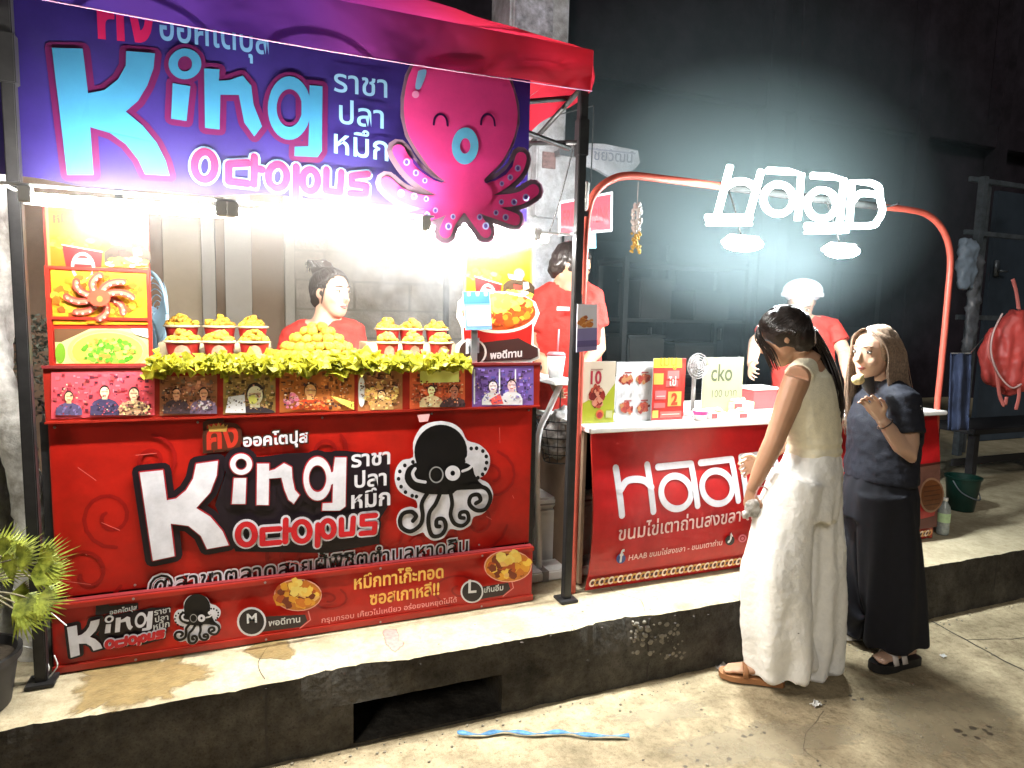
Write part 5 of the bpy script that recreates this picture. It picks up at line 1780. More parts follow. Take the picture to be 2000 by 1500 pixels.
# steel pot and steel mug further back
pt = thing('steel_pot', 'large round steel pot standing behind the first menu card', 'pot', (1.6, 2.85, CZ))
p = on_y(1192, 700, 2.85)
obj('pot', lathe((p.x, 2.85, CZ), [(.075, 0), (.1, .02), (.105, .12), (.108, .125), (.1, .125), (.096, .02), (.002, .01)], 28), M_STEEL, pt, 2)
obj('lid', lathe((p.x + .01, 2.85, CZ), [(.108, .126), (.1, .135), (.05, .165), (.012, .172), (.002, .172)], 28), M_STEEL, pt, 2)
obj('lid_knob', ell((p.x + .01, 2.85, CZ + .182), (.014, .014, .011)), M_BLACKM, pt, True)
mg = thing('steel_mug', 'upright steel mug with handle behind the red menu card', 'mug', (1.97, 2.8, CZ))
p = on_y(1313, 700, 2.8)
obj('mug', lathe((p.x, 2.8, CZ), [(.04, 0), (.04, .14), (.043, .143), (.037, .143), (.036, .01), (.002, .01)], 22), M_STEEL, mg, 2)
obj('handle', tube(bez([(p.x + .038, 2.8, CZ + .12), (p.x + .075, 2.8, CZ + .1), (p.x + .072, 2.8, CZ + .05), (p.x + .038, 2.8, CZ + .03)], 5), .005, 6), M_STEEL, mg, True)
# dim equipment in the dark behind the counter
rk = thing('shelf_rack', 'dim steel shelf rack standing in the dark behind the egg cake stall', 'rack', (3.3, 4.6, KZ))
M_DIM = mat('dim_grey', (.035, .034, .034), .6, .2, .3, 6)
for x in (2.75, 3.95):
    for y in (4.45, 4.85):
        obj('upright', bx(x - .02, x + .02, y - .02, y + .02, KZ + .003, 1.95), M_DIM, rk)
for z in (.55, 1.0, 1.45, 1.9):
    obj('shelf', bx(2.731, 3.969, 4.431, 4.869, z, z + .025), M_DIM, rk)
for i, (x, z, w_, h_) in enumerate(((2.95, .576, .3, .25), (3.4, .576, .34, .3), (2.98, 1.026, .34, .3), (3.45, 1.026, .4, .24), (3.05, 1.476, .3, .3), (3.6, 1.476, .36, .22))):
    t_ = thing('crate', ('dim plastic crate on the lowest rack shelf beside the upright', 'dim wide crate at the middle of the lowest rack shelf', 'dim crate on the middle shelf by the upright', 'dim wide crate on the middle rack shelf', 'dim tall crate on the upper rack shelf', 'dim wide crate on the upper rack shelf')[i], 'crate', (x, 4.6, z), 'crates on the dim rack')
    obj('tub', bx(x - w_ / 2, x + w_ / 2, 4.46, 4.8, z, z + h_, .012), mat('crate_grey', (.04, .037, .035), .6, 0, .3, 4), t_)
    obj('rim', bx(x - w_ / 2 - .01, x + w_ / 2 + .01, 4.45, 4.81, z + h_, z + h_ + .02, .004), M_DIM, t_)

# ================================================================== things in the gap between the stalls
fb = thing('foam_box', 'white foam cool box standing on the pavement between the stalls', 'cool box', (1.52, 2.95, KZ))
M_FOAM = mat('white_foam', (.78, .78, .76), .8, 0, .06, 20)
obj('box', bx(1.27, 1.62, 2.76, 3.05, KZ + .005, .58, .012), M_FOAM, fb)
obj('lid', bx(1.262, 1.628, 2.752, 3.058, .581, .63, .01), M_FOAM, fb)
obj('tape', bx(1.26, 1.63, 2.7505, 2.7518, .596, .604), M_GREY, fb)
fs = thing('foam_slab', 'flat white foam slab lying on the pavement in front of the cool box', 'foam slab', (1.36, 2.62, KZ))
obj('slab', bx(1.17, 1.56, 2.6, 2.74, KZ + .005, KZ + .05, .006), M_FOAM, fs)
obj('tape', bx(1.24, 1.27, 2.5985, 2.7415, KZ + .004, KZ + .0515), M_GREY, fs)
ch = thing('folding_stand', 'white pipe folding stand leaning beside the red stall', 'stand', (1.3, 2.66, KZ))
pp = [at(a, b_, 2.93) for a, b_ in ((1094, 752), (1072, 800), (1052, 850), (1049, 950), (1052, 1060), (1054, 1098))]
pp[-1].z = KZ + .01
obj('leg', tube(bez(pp, 4), .014, 8), M_FOAM, ch, True)
p2 = [v + Vector((.02, .3, 0)) for v in pp]
p2[-1].z = KZ + .01
obj('leg', tube(bez(p2, 4), .014, 8), M_FOAM, ch, True)
obj('cross_bar', cyl(pp[3], p2[3], .009, seg=8), M_FOAM, ch, True)
obj('tray_top', box((pp[0] + p2[0]) / 2 + Vector((0, 0, .015)), (.13, .42, .022), 0, .004), M_FOAM, ch)
dc = thing('drink_cup', 'white drink cup with pink lid and straw beside the canopy pole', 'cup', (1.38, 2.72, 1.3))
zt = (pp[0] + p2[0]) / 2
zc = zt.z + .0265
obj('cup', lathe((zt.x, zt.y - .08, zc), [(.032, 0), (.042, .1), (.04, .1), (.03, .006), (.002, .006)], 20), M_FOAM, dc, True)
obj('lid', lathe((zt.x, zt.y - .08, zc), [(.043, .1), (.043, .108), (.034, .116), (.002, .117)], 20), mat('pink_lid', (.6, .2, .22), .4), dc, True)
obj('straw', cyl((zt.x + .006, zt.y - .08, zc + .1), (zt.x + .008, zt.y - .084, zc + .22), .004, seg=8), mat('pink_lid', (.6, .2, .22), .4), dc, True)
wb = thing('wire_basket', 'dark wire basket of tangled bags hanging between the stalls', 'basket', (1.42, 2.9, .93))
bc = at(1092, 858, 3.05)
g = []
for k in range(6):
    z = bc.z - .1 + .04 * k
    r_ = .07 + .01 * k
    g.append(tube([(bc.x + r_ * math.cos(t_), bc.y + r_ * math.sin(t_), z) for t_ in [6.2832 * j / 20 for j in range(21)]], .003, 5))
for k in range(12):
    a = k * .5236
    g.append(cyl((bc.x + .07 * math.cos(a), bc.y + .07 * math.sin(a), bc.z - .1), (bc.x + .12 * math.cos(a), bc.y + .12 * math.sin(a), bc.z + .1), .002, seg=5))
obj('wires', join(*g), M_BLACKM, wb, True)
def crum(co, n):
    return n * (.022 * nz(co.x, co.y, co.z, 26) + .01 * nz(co.z, co.x, co.y, 60))
fuse('bags', [ell(bc, (.08, .08, .1)), ell(bc + Vector((.02, 0, .09)), (.07, .06, .06))], .01, mat('mottled_bag', (.3, .28, .26), .35, 0, .85, 18), wb, 1, crum)
obj('hook', tube([(bc.x, bc.y, bc.z + .1), (bc.x, bc.y, bc.z + .26), (bc.x + .02, bc.y, 1.3)], .003, 5), M_BLACKM, wb)
# ================================================================== potted palm at the kerb
pl = thing('potted_palm', 'small potted palm in a dark pot at the kerb corner', 'plant', (-.75, 2.3, KZ))
pc = Vector((-.772, 2.3, KZ))
M_POT = mat('black_pot', (.03, .028, .027), .55, 0, .4, 9, dirt=.3)
obj('pot', lathe(pc, [(.098, .004), (.105, .01), (.128, .15), (.138, .152), (.14, .175), (.128, .176), (.12, .15), (.002, .148)], 32), M_POT, pl, 2)
obj('soil', lathe(pc, [(.124, .15), (.06, .156), (.002, .158)], 20), mat('soil', (.05, .038, .025), .95, 0, .5, 60), pl)
obj('stem', loft([(pc + Vector((.0, 0, .15)), .018), (pc + Vector((.005, .0, .25)), .014), (pc + Vector((.0, -.005, .34)), .012)], 10), mat('palm_stem', (.22, .2, .12), .8, 0, .4, 40), pl, True)
M_PALM = mat('palm_leaf', (.09, .15, .015), .45, 0, .6, 30, trans=.3, col2=(.33, .37, .05))
tips = [(60, 1082), (38, 1070), (12, 1062), (-30, 1100), (95, 1120), (118, 1085), (118, 1120), (-40, 1160), (60, 1190), (-20, 1190), (70, 1215), (30, 1100), (0, 1120), (108, 1180), (45, 1165)]
for k, (u, v) in enumerate(tips):
    tip = at(u, v, 1.86 + .012 * ((k * 7) % 11))
    base = pc + Vector((rnd.uniform(-.008, .008), rnd.uniform(-.008, .008), .28 + .05 * rnd.random()))
    mid = base.lerp(tip, .45) + Vector((0, 0, .05))
    V, F = [], []
    spine = bez([base, base.lerp(mid, .5) + Vector((0, 0, .012)), mid, mid.lerp(tip, .6)], 5)
    fr = obj('frond', tube(spine, .0028, 5), mat('palm_stem', (.22, .2, .12), .8, 0, .4, 40), pl, True)
    ax = (tip - mid).normalized()
    side = ax.cross(Vector((.2, -1, .5))).normalized()
    nn = side.cross(ax)
    L = (tip - mid).length
    c0 = spine[-1]
    nl = 15
    for j in range(nl):
        a = (j / (nl - 1) - .5) * 2.1
        d = (ax * math.cos(a) + side * math.sin(a)).normalized()
        ln = (.075 + .25 * L) * rnd.uniform(.85, 1.1) * (1 - .25 * abs(a))
        w_ = d.cross(nn).normalized() * .0036
        dr = Vector((0, 0, .012 - .02 * abs(a)))
        q0, q1, q2 = c0, c0 + d * ln * .55 + nn * .012, c0 + d * ln + dr
        o = len(V)
        V += [q0 + w_ * .3, q0 - w_ * .3, q1 + w_, q1 - w_, q2]
        F += [[o, o + 1, o + 3, o + 2], [o + 2, o + 3, o + 4]]
    lf = obj('leaf', (V, F), M_PALM, pl, recalc=False)
wr = thing('cable', 'thin white cable looped around the foot of the canopy pole', 'cable', (-.62, 2.4, KZ))
obj('loop', join(tube(bez([at(a, b_, 2.0) for a, b_ in ((40, 1262), (70, 1270), (95, 1300), (88, 1318), (75, 1312), (66, 1325))], 5), .0022, 5), tube(bez([at(a, b_, 2.0) for a, b_ in ((25, 1150), (60, 1172), (100, 1198), (130, 1222))], 5), .002, 5), tube(bez([at(a, b_, 1.995) for a, b_ in ((106, 1280), (112, 1300), (100, 1318), (90, 1330), (92, 1338))], 5), .0022, 5)), M_FOAM, wr, True)

# ================================================================== clutter at the far end
mp_ = thing('metal_post', 'pale steel post with taped bags and boxes at the pavement end', 'post', (6.0, 4.0, KZ))
M_PALEM = mat('galvanised', (.15, .17, .19), .4, .5, .35, 14)
def yp(u, v, y=4.0):
    return on_y(u, v, y)
a, b_ = yp(1922, 345), yp(1890, 1000)
obj('upright', bx(a.x - .03, a.x + .03, 3.97, 4.03, KZ, a.z, .004), M_PALEM, mp_)
x2 = yp(1945, 400).x
obj('upright', bx(x2 - .02, x2 + .02, 4.06, 4.1, KZ, a.z, .004), M_PALEM, mp_)
for z in (a.z - .02, yp(1930, 455).z, yp(1920, 620).z):
    obj('cross_bar', bx(a.x - .12, x2 + .5, 4.031, 4.059, z - .025, z + .02, .004), M_PALEM, mp_)
def crumple(co, n):
    return n * (.03 * nz(co.x, co.y, co.z, 12) + .015 * nz(co.z, co.x, co.y, 34))
wp = thing('plastic_bag', 'pale crinkled plastic bag taped on the steel post', 'bag', (a.x - .06, 3.92, yp(1885, 565).z))
c = (yp(1872, 465, 3.93) + yp(1905, 565, 3.93)) / 2
hw = (yp(1905, 500, 3.93).x - yp(1872, 500, 3.93).x) / 2
hh = (yp(1890, 465, 3.93).z - yp(1890, 565, 3.93).z) / 2
fuse('bag', [box(c, (2 * hw, .07, 2 * hh), 0, .02)], .02, mat('pale_plastic', (.26, .32, .4), .3, 0, .3, 9), wp, 2, crumple)
fuse('sleeve', [box(c + Vector((.16, .02, -.35)), (.14, .06, .9), 0, .02)], .025, mat('smoky_plastic', (.13, .135, .15), .3, 0, .5, 9), wp, 2, crumple)
# dark door leaf
dd = thing('door', 'dark blue steel door standing behind the steel post', 'door', (6.9, 4.5, KZ))
xa, za = yp(1951, 372, 4.4).x, yp(1951, 372, 4.4).z
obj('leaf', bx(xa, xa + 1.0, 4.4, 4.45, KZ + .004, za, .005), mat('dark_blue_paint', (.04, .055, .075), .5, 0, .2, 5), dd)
hpz = yp(1956, 525, 4.4)
obj('handle', join(box((xa + .06, 4.385, hpz.z), (.06, .028, .16), 0, .006), cyl((xa + .06, 4.37, hpz.z - .03), (xa + .06, 4.33, hpz.z - .03), .012), cyl((xa + .06, 4.335, hpz.z - .03), (xa + .15, 4.335, hpz.z - .03), .009)), M_PALEM, dd, True)
obj('hinge', box((xa + .98, 4.39, 1.6), (.04, .018, .1)), M_PALEM, dd)
# red rucksack hanging
bk = thing('red_backpack', 'bright red backpack with straps hanging on the steel post', 'bag', (5.9, 3.7, 1.0))
M_RBAG = mat('red_nylon', (.55, .07, .06), .45, 0, .2, 6)
BD = at(1970, 680, 1).length
def bp(u, v, d=4.75):
    return at(u, v, d)
sdir = RT
body = [loft([(bp(1985, 606), .05, .05), (bp(1980, 640), .13, .09), (bp(1980, 690), .17, .11), (bp(1982, 740), .16, .11), (bp(1990, 762), .1, .08)], 18, side=sdir), loft([(bp(1940, 640), .03, .03), (bp(1930, 690), .06, .05), (bp(1937, 740), .06, .05), (bp(1940, 755), .03, .03)], 12, side=sdir)]
def folds(co, n):
    return n * (.02 * nz(co.x * 2.4, co.y * 2.4, co.z * .6, 9) + .008 * nz(co.x, co.y, co.z, 25))
fuse('body', body, .014, M_RBAG, bk, 2, folds)
for pth in ([(1937, 650), (1932, 690), (1945, 720), (1952, 770), (1962, 792), (1966, 775)], [(1990, 750), (1990, 775), (1984, 800)], [(1990, 604), (1985, 570), (1978, 545)]):
    q = bez([bp(u, v, 4.62 if v > 600 else 4.7) for u, v in pth], 5)
    obj('strap', loft([(p, .014, .004) for p in q], 8, side=sdir), mat('red_strap', (.6, .16, .14), .5), bk, True)
obj('piping', tube(bez([bp(u, v, 4.6) for u, v in ((1958, 612), (1940, 650), (1936, 690), (1950, 730), (1975, 757), (1995, 750))], 5), .006, 6), mat('pale_piping', (.62, .42, .4), .5), bk, True)
# faded blue cloth hanging
jc = thing('hanging_cloth', 'faded blue cloth hanging beside the arch post', 'cloth', (4.8, 3.4, .6))
def clf(u, v):
    p = at(1858 + 40 * u - 6 * v, 690 + 150 * v, 4.3 + .03 * math.sin(u * 9) + .02 * nz(u, v, 0, 5))
    return p
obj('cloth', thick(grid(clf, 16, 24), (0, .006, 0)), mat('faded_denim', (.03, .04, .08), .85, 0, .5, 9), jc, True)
obj('cord', tube([at(1858, 690, 4.3), at(1895, 690, 4.3), yp(1921, 660, 3.96)], .004, 5), M_GREY, jc)
# green bucket
bu = thing('green_bucket', 'dark green plastic bucket on the dim pavement', 'bucket', (4.5, 2.95, KZ))
c = on_z(1906, 1003, KZ + .004)
c = Vector((c.x, c.y + .1, KZ + .004))
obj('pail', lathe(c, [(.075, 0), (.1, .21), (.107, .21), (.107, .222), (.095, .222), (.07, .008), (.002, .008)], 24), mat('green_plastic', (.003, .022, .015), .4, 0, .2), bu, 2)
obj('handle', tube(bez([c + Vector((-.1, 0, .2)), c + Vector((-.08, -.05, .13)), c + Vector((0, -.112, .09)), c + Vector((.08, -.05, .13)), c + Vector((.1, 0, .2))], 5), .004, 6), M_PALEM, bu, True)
# water bottle
wbt = thing('water_bottle', 'clear water bottle with a pale green label standing at the stall corner', 'bottle', (3.74, 2.5, KZ))
c = on_z(1840, 1043, KZ + .003)
c.z = KZ + .003
obj('bottle', lathe(c, [(.03, 0), (.033, .008), (.033, .05), (.031, .055), (.033, .06), (.033, .14), (.028, .165), (.013, .19), (.012, .2)], 20), mat('bottle_plastic', (.3, .33, .32), .12, 0, .3, 40), wbt, True)
obj('label_band', lathe(c, [(.0338, .075), (.0338, .128)], 20, False), mat('green_label', (.45, .62, .35), .5, 0, .2, 30), wbt, True)
obj('cap', lathe(c, [(.014, .198), (.014, .215), (.002, .216)], 14), M_WTOP, wbt, True)
# dark parked handcart / bench shape in the shade
bn2 = thing('bench', 'dark low bench standing in the shade by the green bucket', 'bench', (5.4, 3.1, KZ))
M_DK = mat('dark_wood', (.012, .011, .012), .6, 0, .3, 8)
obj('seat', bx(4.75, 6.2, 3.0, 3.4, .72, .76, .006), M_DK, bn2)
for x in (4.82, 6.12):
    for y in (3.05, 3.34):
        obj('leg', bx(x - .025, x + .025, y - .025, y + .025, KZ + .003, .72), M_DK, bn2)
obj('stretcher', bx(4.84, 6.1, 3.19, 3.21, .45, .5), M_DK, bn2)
# ================================================================== people
SKIN = mat('warm_skin', (.45, .25, .15), .5, 0, .08, 14, sss=.15)
SKIN2 = mat('light_skin', (.47, .29, .2), .5, 0, .08, 14, sss=.15)
HAIRD = mat('dark_hair', (.022, .015, .012), .36, 0, .6, 150)
HAIRB = mat('ash_blond_hair', (.24, .165, .115), .42, 0, .5, 120)
EYEW, EYED = mat('eye_white', (.7, .68, .65), .3), mat('eye_dark', (.02, .014, .01), .2)
LIP = mat('lip', (.42, .13, .12), .45)
def frame(face, up_=(0, 0, 1)):
    f = Vector(face).normalized()
    r_ = f.cross(Vector(up_)).normalized()
    u = r_.cross(f)
    return Matrix((r_, f, u)).transposed()
def head_geo(c, M, k=1.0):
    """skull, jaw, nose, brow and ears; c is the middle of the head"""
    T = lambda v: Vector(c) + M @ (Vector(v) * k)
    rings = [(-.117, .052, .016, .014), (-.108, .048, .032, .03), (-.09, .038, .046, .05), (-.065, .024, .057, .066), (-.035, .012, .0655, .081), (-.005, .004, .0705, .09), (.025, 0, .0725, .094), (.055, -.004, .069, .089), (.08, -.008, .056, .073), (.097, -.01, .037, .048), (.106, -.01, .012, .016)]
    V, F = [], []
    seg = 20
    for (z, cy, hw, hd) in rings:
        for i in range(seg):
            a = 2 * math.pi * i / seg
            V.append(T((hw * math.cos(a), cy + hd * math.sin(a), z)))
    for i in range(len(rings) - 1):
        for j in range(seg):
            F.append([i * seg + j, i * seg + (j + 1) % seg, (i + 1) * seg + (j + 1) % seg, (i + 1) * seg + j])
    F.append(list(range(seg))[::-1])
    F.append([(len(rings) - 1) * seg + j for j in range(seg)])
    gs = [(V, F)]
    gs.append(loft([(T((0, .088, .018)), .006 * k), (T((0, .099, -.005)), .009 * k), (T((0, .108, -.024)), .0125 * k, .011 * k), (T((0, .092, -.034)), .013 * k, .009 * k)], 10))
    gs.append(loft([(T((-.042, .076, .026)), .008 * k), (T((0, .09, .028)), .009 * k), (T((.042, .076, .026)), .008 * k)], 8))
    gs.append(loft([(T((-.018, .08, -.06)), .008 * k), (T((0, .088, -.06)), .01 * k), (T((.018, .08, -.06)), .008 * k)], 8))
    for s_ in (-1, 1):
        gs.append(ell(T((s_ * .072, -.012, -.004)), (.008 * k, .016 * k, .026 * k), 10, 7, M))
        gs.append(ell(T((s_ * .034, .06, -.03)), (.024 * k, .024 * k, .022 * k), 10, 7, M))
    return gs, T
def face_bits(p, T, M, k=1.0, closed=False, brow=HAIRD):
    for s_ in (-1, 1):
        if not closed:
            e = obj('eye', ell(T((s_ * .031, .0815, .008)), (.0125 * k, .0075 * k, .0062 * k), 10, 7, M), EYEW, p, True)
            obj('iris', ell(T((s_ * .031, .0875, .008)), (.0052 * k, .003 * k, .0055 * k), 8, 6, M), EYED, e, True)
        obj('eyelid', loft([(T((s_ * .017, .085, .011)), .0018 * k), (T((s_ * .031, .0885, .0145)), .0022 * k), (T((s_ * .046, .08, .011)), .0018 * k)], 6), EYED, p, True)
        obj('eyebrow', loft([(T((s_ * .014, .0935, .031)), .0022 * k), (T((s_ * .032, .0905, .036)), .003 * k), (T((s_ * .05, .0785, .031)), .0018 * k)], 6), brow, p, True)
    obj('lips', join(loft([(T((-.022, .0835, -.061)), .002 * k), (T((-.008, .0965, -.0575)), .0048 * k), (T((0, .098, -.059)), .0045 * k), (T((.008, .0965, -.0575)), .0048 * k), (T((.022, .0835, -.061)), .002 * k)], 7), loft([(T((-.018, .0845, -.064)), .002 * k), (T((0, .096, -.0675)), .0058 * k), (T((.018, .0845, -.064)), .002 * k)], 7)), LIP, p, True)
def hand_geo(wr, d, side, curl=.5, k=1.0, spread=.1):
    """palm, four fingers and thumb; d points from the wrist along the hand, side is the thumb side; fingers bend towards -n"""
    d = Vector(d).normalized()
    s_ = Vector(side)
    s_ = (s_ - d * s_.dot(d)).normalized()
    n = s_.cross(d)
    wr = Vector(wr)
    gs = [loft([(wr, .024 * k, .017 * k), (wr + d * .03 * k, .032 * k, .015 * k), (wr + d * .065 * k, .039 * k, .014 * k), (wr + d * .085 * k, .037 * k, .012 * k)], 12, side=s_)]
    for i, (off, ln) in enumerate(((.0305, .068), (.0105, .077), (-.0098, .071), (-.0295, .056))):
        p = wr + d * .08 * k + s_ * off * k
        cd_ = (d + s_ * spread * (off / .03)).normalized()
        path = [(p, .0078 * k)]
        ang = 0
        for j, f in enumerate((.42, .32, .26)):
            ang += curl * (.7 + .25 * j)
            dd_ = cd_ * math.cos(ang) + n * math.sin(ang)
            p = p + dd_ * ln * f * k
            path.append((p, (.0073 - .0009 * j) * k))
        gs.append(loft(path, 8))
    p = wr + d * .028 * k + s_ * .022 * k
    t1 = p + (d * .6 + s_ * .75).normalized() * .034 * k + n * .006 * k
    t2 = t1 + (d * .85 + s_ * .25 + n * curl * .5).normalized() * .03 * k
    t3 = t2 + (d * .9 - s_ * .1 + n * curl * .8).normalized() * .024 * k
    gs.append(loft([(p, .013 * k), (t1, .0108 * k), (t2, .0092 * k), (t3, .007 * k)], 8))
    return gs
def arm_geo(sh, el, wr, r=(.047, .038, .034, .024)):
    sh, el, wr = Vector(sh), Vector(el), Vector(wr)
    return [loft([(sh, r[0]), (sh.lerp(el, .35), r[0] * .98), (sh.lerp(el, .8), r[1]), (el, r[1] * .96), (el.lerp(wr, .25), r[2] * 1.05), (el.lerp(wr, .65), r[2] * .85), (wr, r[3], r[3] * .8)], 14)]
def ribbon(paths, r0, r1, seg=5, flat=.5):
    g = []
    for q in paths:
        n = len(q)
        g.append(loft([(p, r0 + (r1 - r0) * i / (n - 1), (r0 + (r1 - r0) * i / (n - 1)) * flat) for i, p in enumerate(q)], seg))
    return join(*g)
def foot_geo(ank, d, k=1.0):
    ank = Vector(ank)
    d = Vector(d).normalized()
    s_ = d.cross(Vector((0, 0, 1)))
    gs = [loft([(ank + Vector((0, 0, .1)), .036 * k), (ank + Vector((0, 0, .035)), .032 * k), (ank - d * .03 + Vector((0, 0, .012)), .03 * k, .026 * k)], 12), loft([(ank - d * .04 + Vector((0, 0, .0)), .026 * k, .022 * k), (ank + d * .04, .032 * k, .026 * k), (ank + d * .11 + Vector((0, 0, -.012)), .04 * k, .017 * k), (ank + d * .15 + Vector((0, 0, -.018)), .036 * k, .012 * k)], 12, side=s_)]
    for i in range(5):
        o = (i - 2) * .0155
        p = ank + d * (.148 - .006 * abs(i - 1)) + s_ * o * k + Vector((0, 0, -.02))
        gs.append(loft([(p, .0085 * k), (p + d * .026, .007 * k)], 7))
    return gs
def sole_geo(ank, d, z0, h, k=1.0):
    d = Vector(d).normalized()
    s_ = d.cross(Vector((0, 0, 1)))
    c = Vector((ank.x, ank.y, 0))
    out = [(-.07, .02), (-.06, .033), (-.02, .036), (.05, .037), (.1, .046), (.15, .045), (.185, .03), (.195, .01)]
    lp = [c + d * a * k + s_ * b_ * k for a, b_ in out] + [c + d * a * k - s_ * b_ * k for a, b_ in out[::-1]]
    n = len(lp)
    V = [Vector((p.x, p.y, z0)) for p in lp] + [Vector((p.x, p.y, z0 + h)) for p in lp]
    F = [list(range(n))[::-1], list(range(n, 2 * n))] + [[i, (i + 1) % n, n + (i + 1) % n, n + i] for i in range(n)]
    return V, F
def sheath(T, root, n, r0, k=1.0, crown=False, jit=.05, c=(0, -.012, .02), e=(.083, .103, .1)):
    """hair combed over the skull from the hairline to a root point (or from the crown out)"""
    line = [Vector(q) for q in ((0, .72, .69), (.45, .66, .6), (.8, .5, .34), (.97, .22, .08), (.99, -.1, .02), (.85, -.4, -.35), (.55, -.62, -.56), (0, -.74, -.67))]
    rt_ = Vector(root).normalized()
    out = []
    for i in range(n):
        t = rnd.random() * (len(line) - 1)
        j = min(int(t), len(line) - 2)
        d0 = line[j].lerp(line[j + 1], t - j)
        d0.x *= rnd.choice((-1, 1))
        d0 = (d0 + Vector((rnd.gauss(0, jit), rnd.gauss(0, jit), rnd.gauss(0, jit)))).normalized()
        lift = 1.0 + rnd.uniform(.0, .035)
        pts = []
        for s_ in range(7):
            u = s_ / 6
            d = d0.slerp(rt_, u) if d0.angle(rt_) > .01 else d0
            pts.append(T(Vector((d.x * e[0], d.y * e[1], d.z * e[2])) * lift + Vector(c)))
        out.append(pts[::-1] if crown else pts)
    return out
AW = FH                        # away from the viewer
LF = -_rt                      # to the viewer's left

# ---------------------------------------------------------------- customer in cream top and wide white trousers
D1 = 2.66
W = lambda u, v, d=0: at(u, v, D1 + d)
P1 = thing('person', 'person in sleeveless cream top and wide white trousers holding a crumpled bag', 'person', (2.16, 1.99, 0))
fd = (LF * .78 + AW * .5 + Vector((0, 0, -.5))).normalized()
upv = (Vector((0, 0, 1)) + LF * .35).normalized()
Mh = frame(fd, upv)
hc = W(1532, 655, 0)
gs, T1 = head_geo(hc, Mh, .97)
bf = (LF * .72 + AW * .7).normalized()            # chest direction
bs = bf.cross(Vector((0, 0, 1))).normalized()       # her right
nk = W(1578, 712, 0)
shN, shF = W(1557, 738, -.1), W(1590, 722, .13)
gs.append(loft([(hc + Mh @ Vector((0, -.03, -.06)), .05), (hc.lerp(nk, .62), .047), (nk, .06)], 14))
gs.append(loft([(nk + Vector((0, 0, .01)), .055, .05), (W(1578, 732), .13, .075), (W(1578, 770), .15, .095), (W(1584, 820), .135, .095), (W(1590, 872), .115, .088), (W(1582, 920), .14, .1), (W(1572, 965), .155, .11)], 20, side=bs))
gs.append(loft([(nk, .05), (shN.lerp(nk, .35), .05), (shN, .046)], 12))
gs.append(loft([(nk, .05), (shF.lerp(nk, .35), .05), (shF, .046)], 12))
elN, wrN = W(1512, 862, -.09), W(1468, 957, -.05)
gs += arm_geo(shN, elN, wrN, (.05, .041, .037, .025))
hd_ = (W(1464, 1000, -.03) - wrN)
gs += hand_geo(wrN, hd_, (LF * -.3 - AW * .6), .75, .95)
elF, wrF = W(1545, 850, .16), W(1490, 900, .2)
gs += arm_geo(shF, elF, wrF, (.048, .04, .035, .024))
gs += hand_geo(wrF, LF + Vector((0, 0, -.4)), (0, 0, 1), .6, .95)
# legs inside the trousers, feet
hpN, hpF = W(1555, 955, -.07), W(1590, 955, .07)
anN, anF = W(1500, 1290, -.08), W(1600, 1290, .1)
anN.z = anF.z = .062
for h_, a_ in ((hpN, anN), (hpF, anF)):
    kn = h_.lerp(a_, .5) + bf * .02
    gs.append(loft([(h_, .085), (h_.lerp(kn, .6), .068), (kn, .052), (kn.lerp(a_, .35), .053), (a_ + Vector((0, 0, .09)), .036)], 14))
fdN, fdF = (LF * .9 + AW * .25), (LF * .75 + AW * .55)
gs += foot_geo(anN, fdN, .95) + foot_geo(anF, fdF, .95)
fuse('body', gs, .0044, SKIN, P1, 3)
for a_, d_ in ((anN, fdN), (anF, fdF)):
    sd = obj('sandal', sole_geo(a_, d_, .009, .022, .97), mat('tan_sole', (.3, .13, .05), .6), P1, 2)
    q = Vector((d_.x, d_.y, 0)).normalized()
    sx = q.cross(Vector((0, 0, 1)))
    obj('strap', loft([(a_ + q * .085 + sx * .043 + Vector((0, 0, -.03)), .012, .003), (a_ + q * .085 + sx * .03 + Vector((0, 0, .002)), .012, .003), (a_ + q * .085 + Vector((0, 0, .014)), .012, .003), (a_ + q * .085 - sx * .03 + Vector((0, 0, .002)), .012, .003), (a_ + q * .085 - sx * .043 + Vector((0, 0, -.03)), .012, .003)], 8, side=q), mat('tan_sole', (.3, .13, .05), .6), sd, True)
# top
M_TOP = mat('cream_knit', (.85, .78, .58), .85, 0, .1, 30, .3, 200)
def knit(co, n):
    return n * (.004 * nz(co.x, co.y, co.z * .5, 18) + .0025 * math.sin(co.z * 150) * max(0, min(1, (1.08 - co.z) * 12)))
tg = [loft([(W(1580, 716), .075, .055), (W(1579, 733), .125, .083), (W(1579, 770), .157, .105), (W(1585, 820), .145, .106), (W(1590, 865), .126, .1), (W(1588, 892), .13, .102)], 22, side=bs)]
tg.append(loft([(nk + Vector((0, 0, -.004)), .05), (shN.lerp(nk, .14) + Vector((0, 0, -.002)), .057, .057)], 12))
tg.append(loft([(nk + Vector((0, 0, -.004)), .05), (shF.lerp(nk, .14) + Vector((0, 0, -.002)), .057, .057)], 12))
fuse('top', tg, .008, M_TOP, P1, 2, knit)
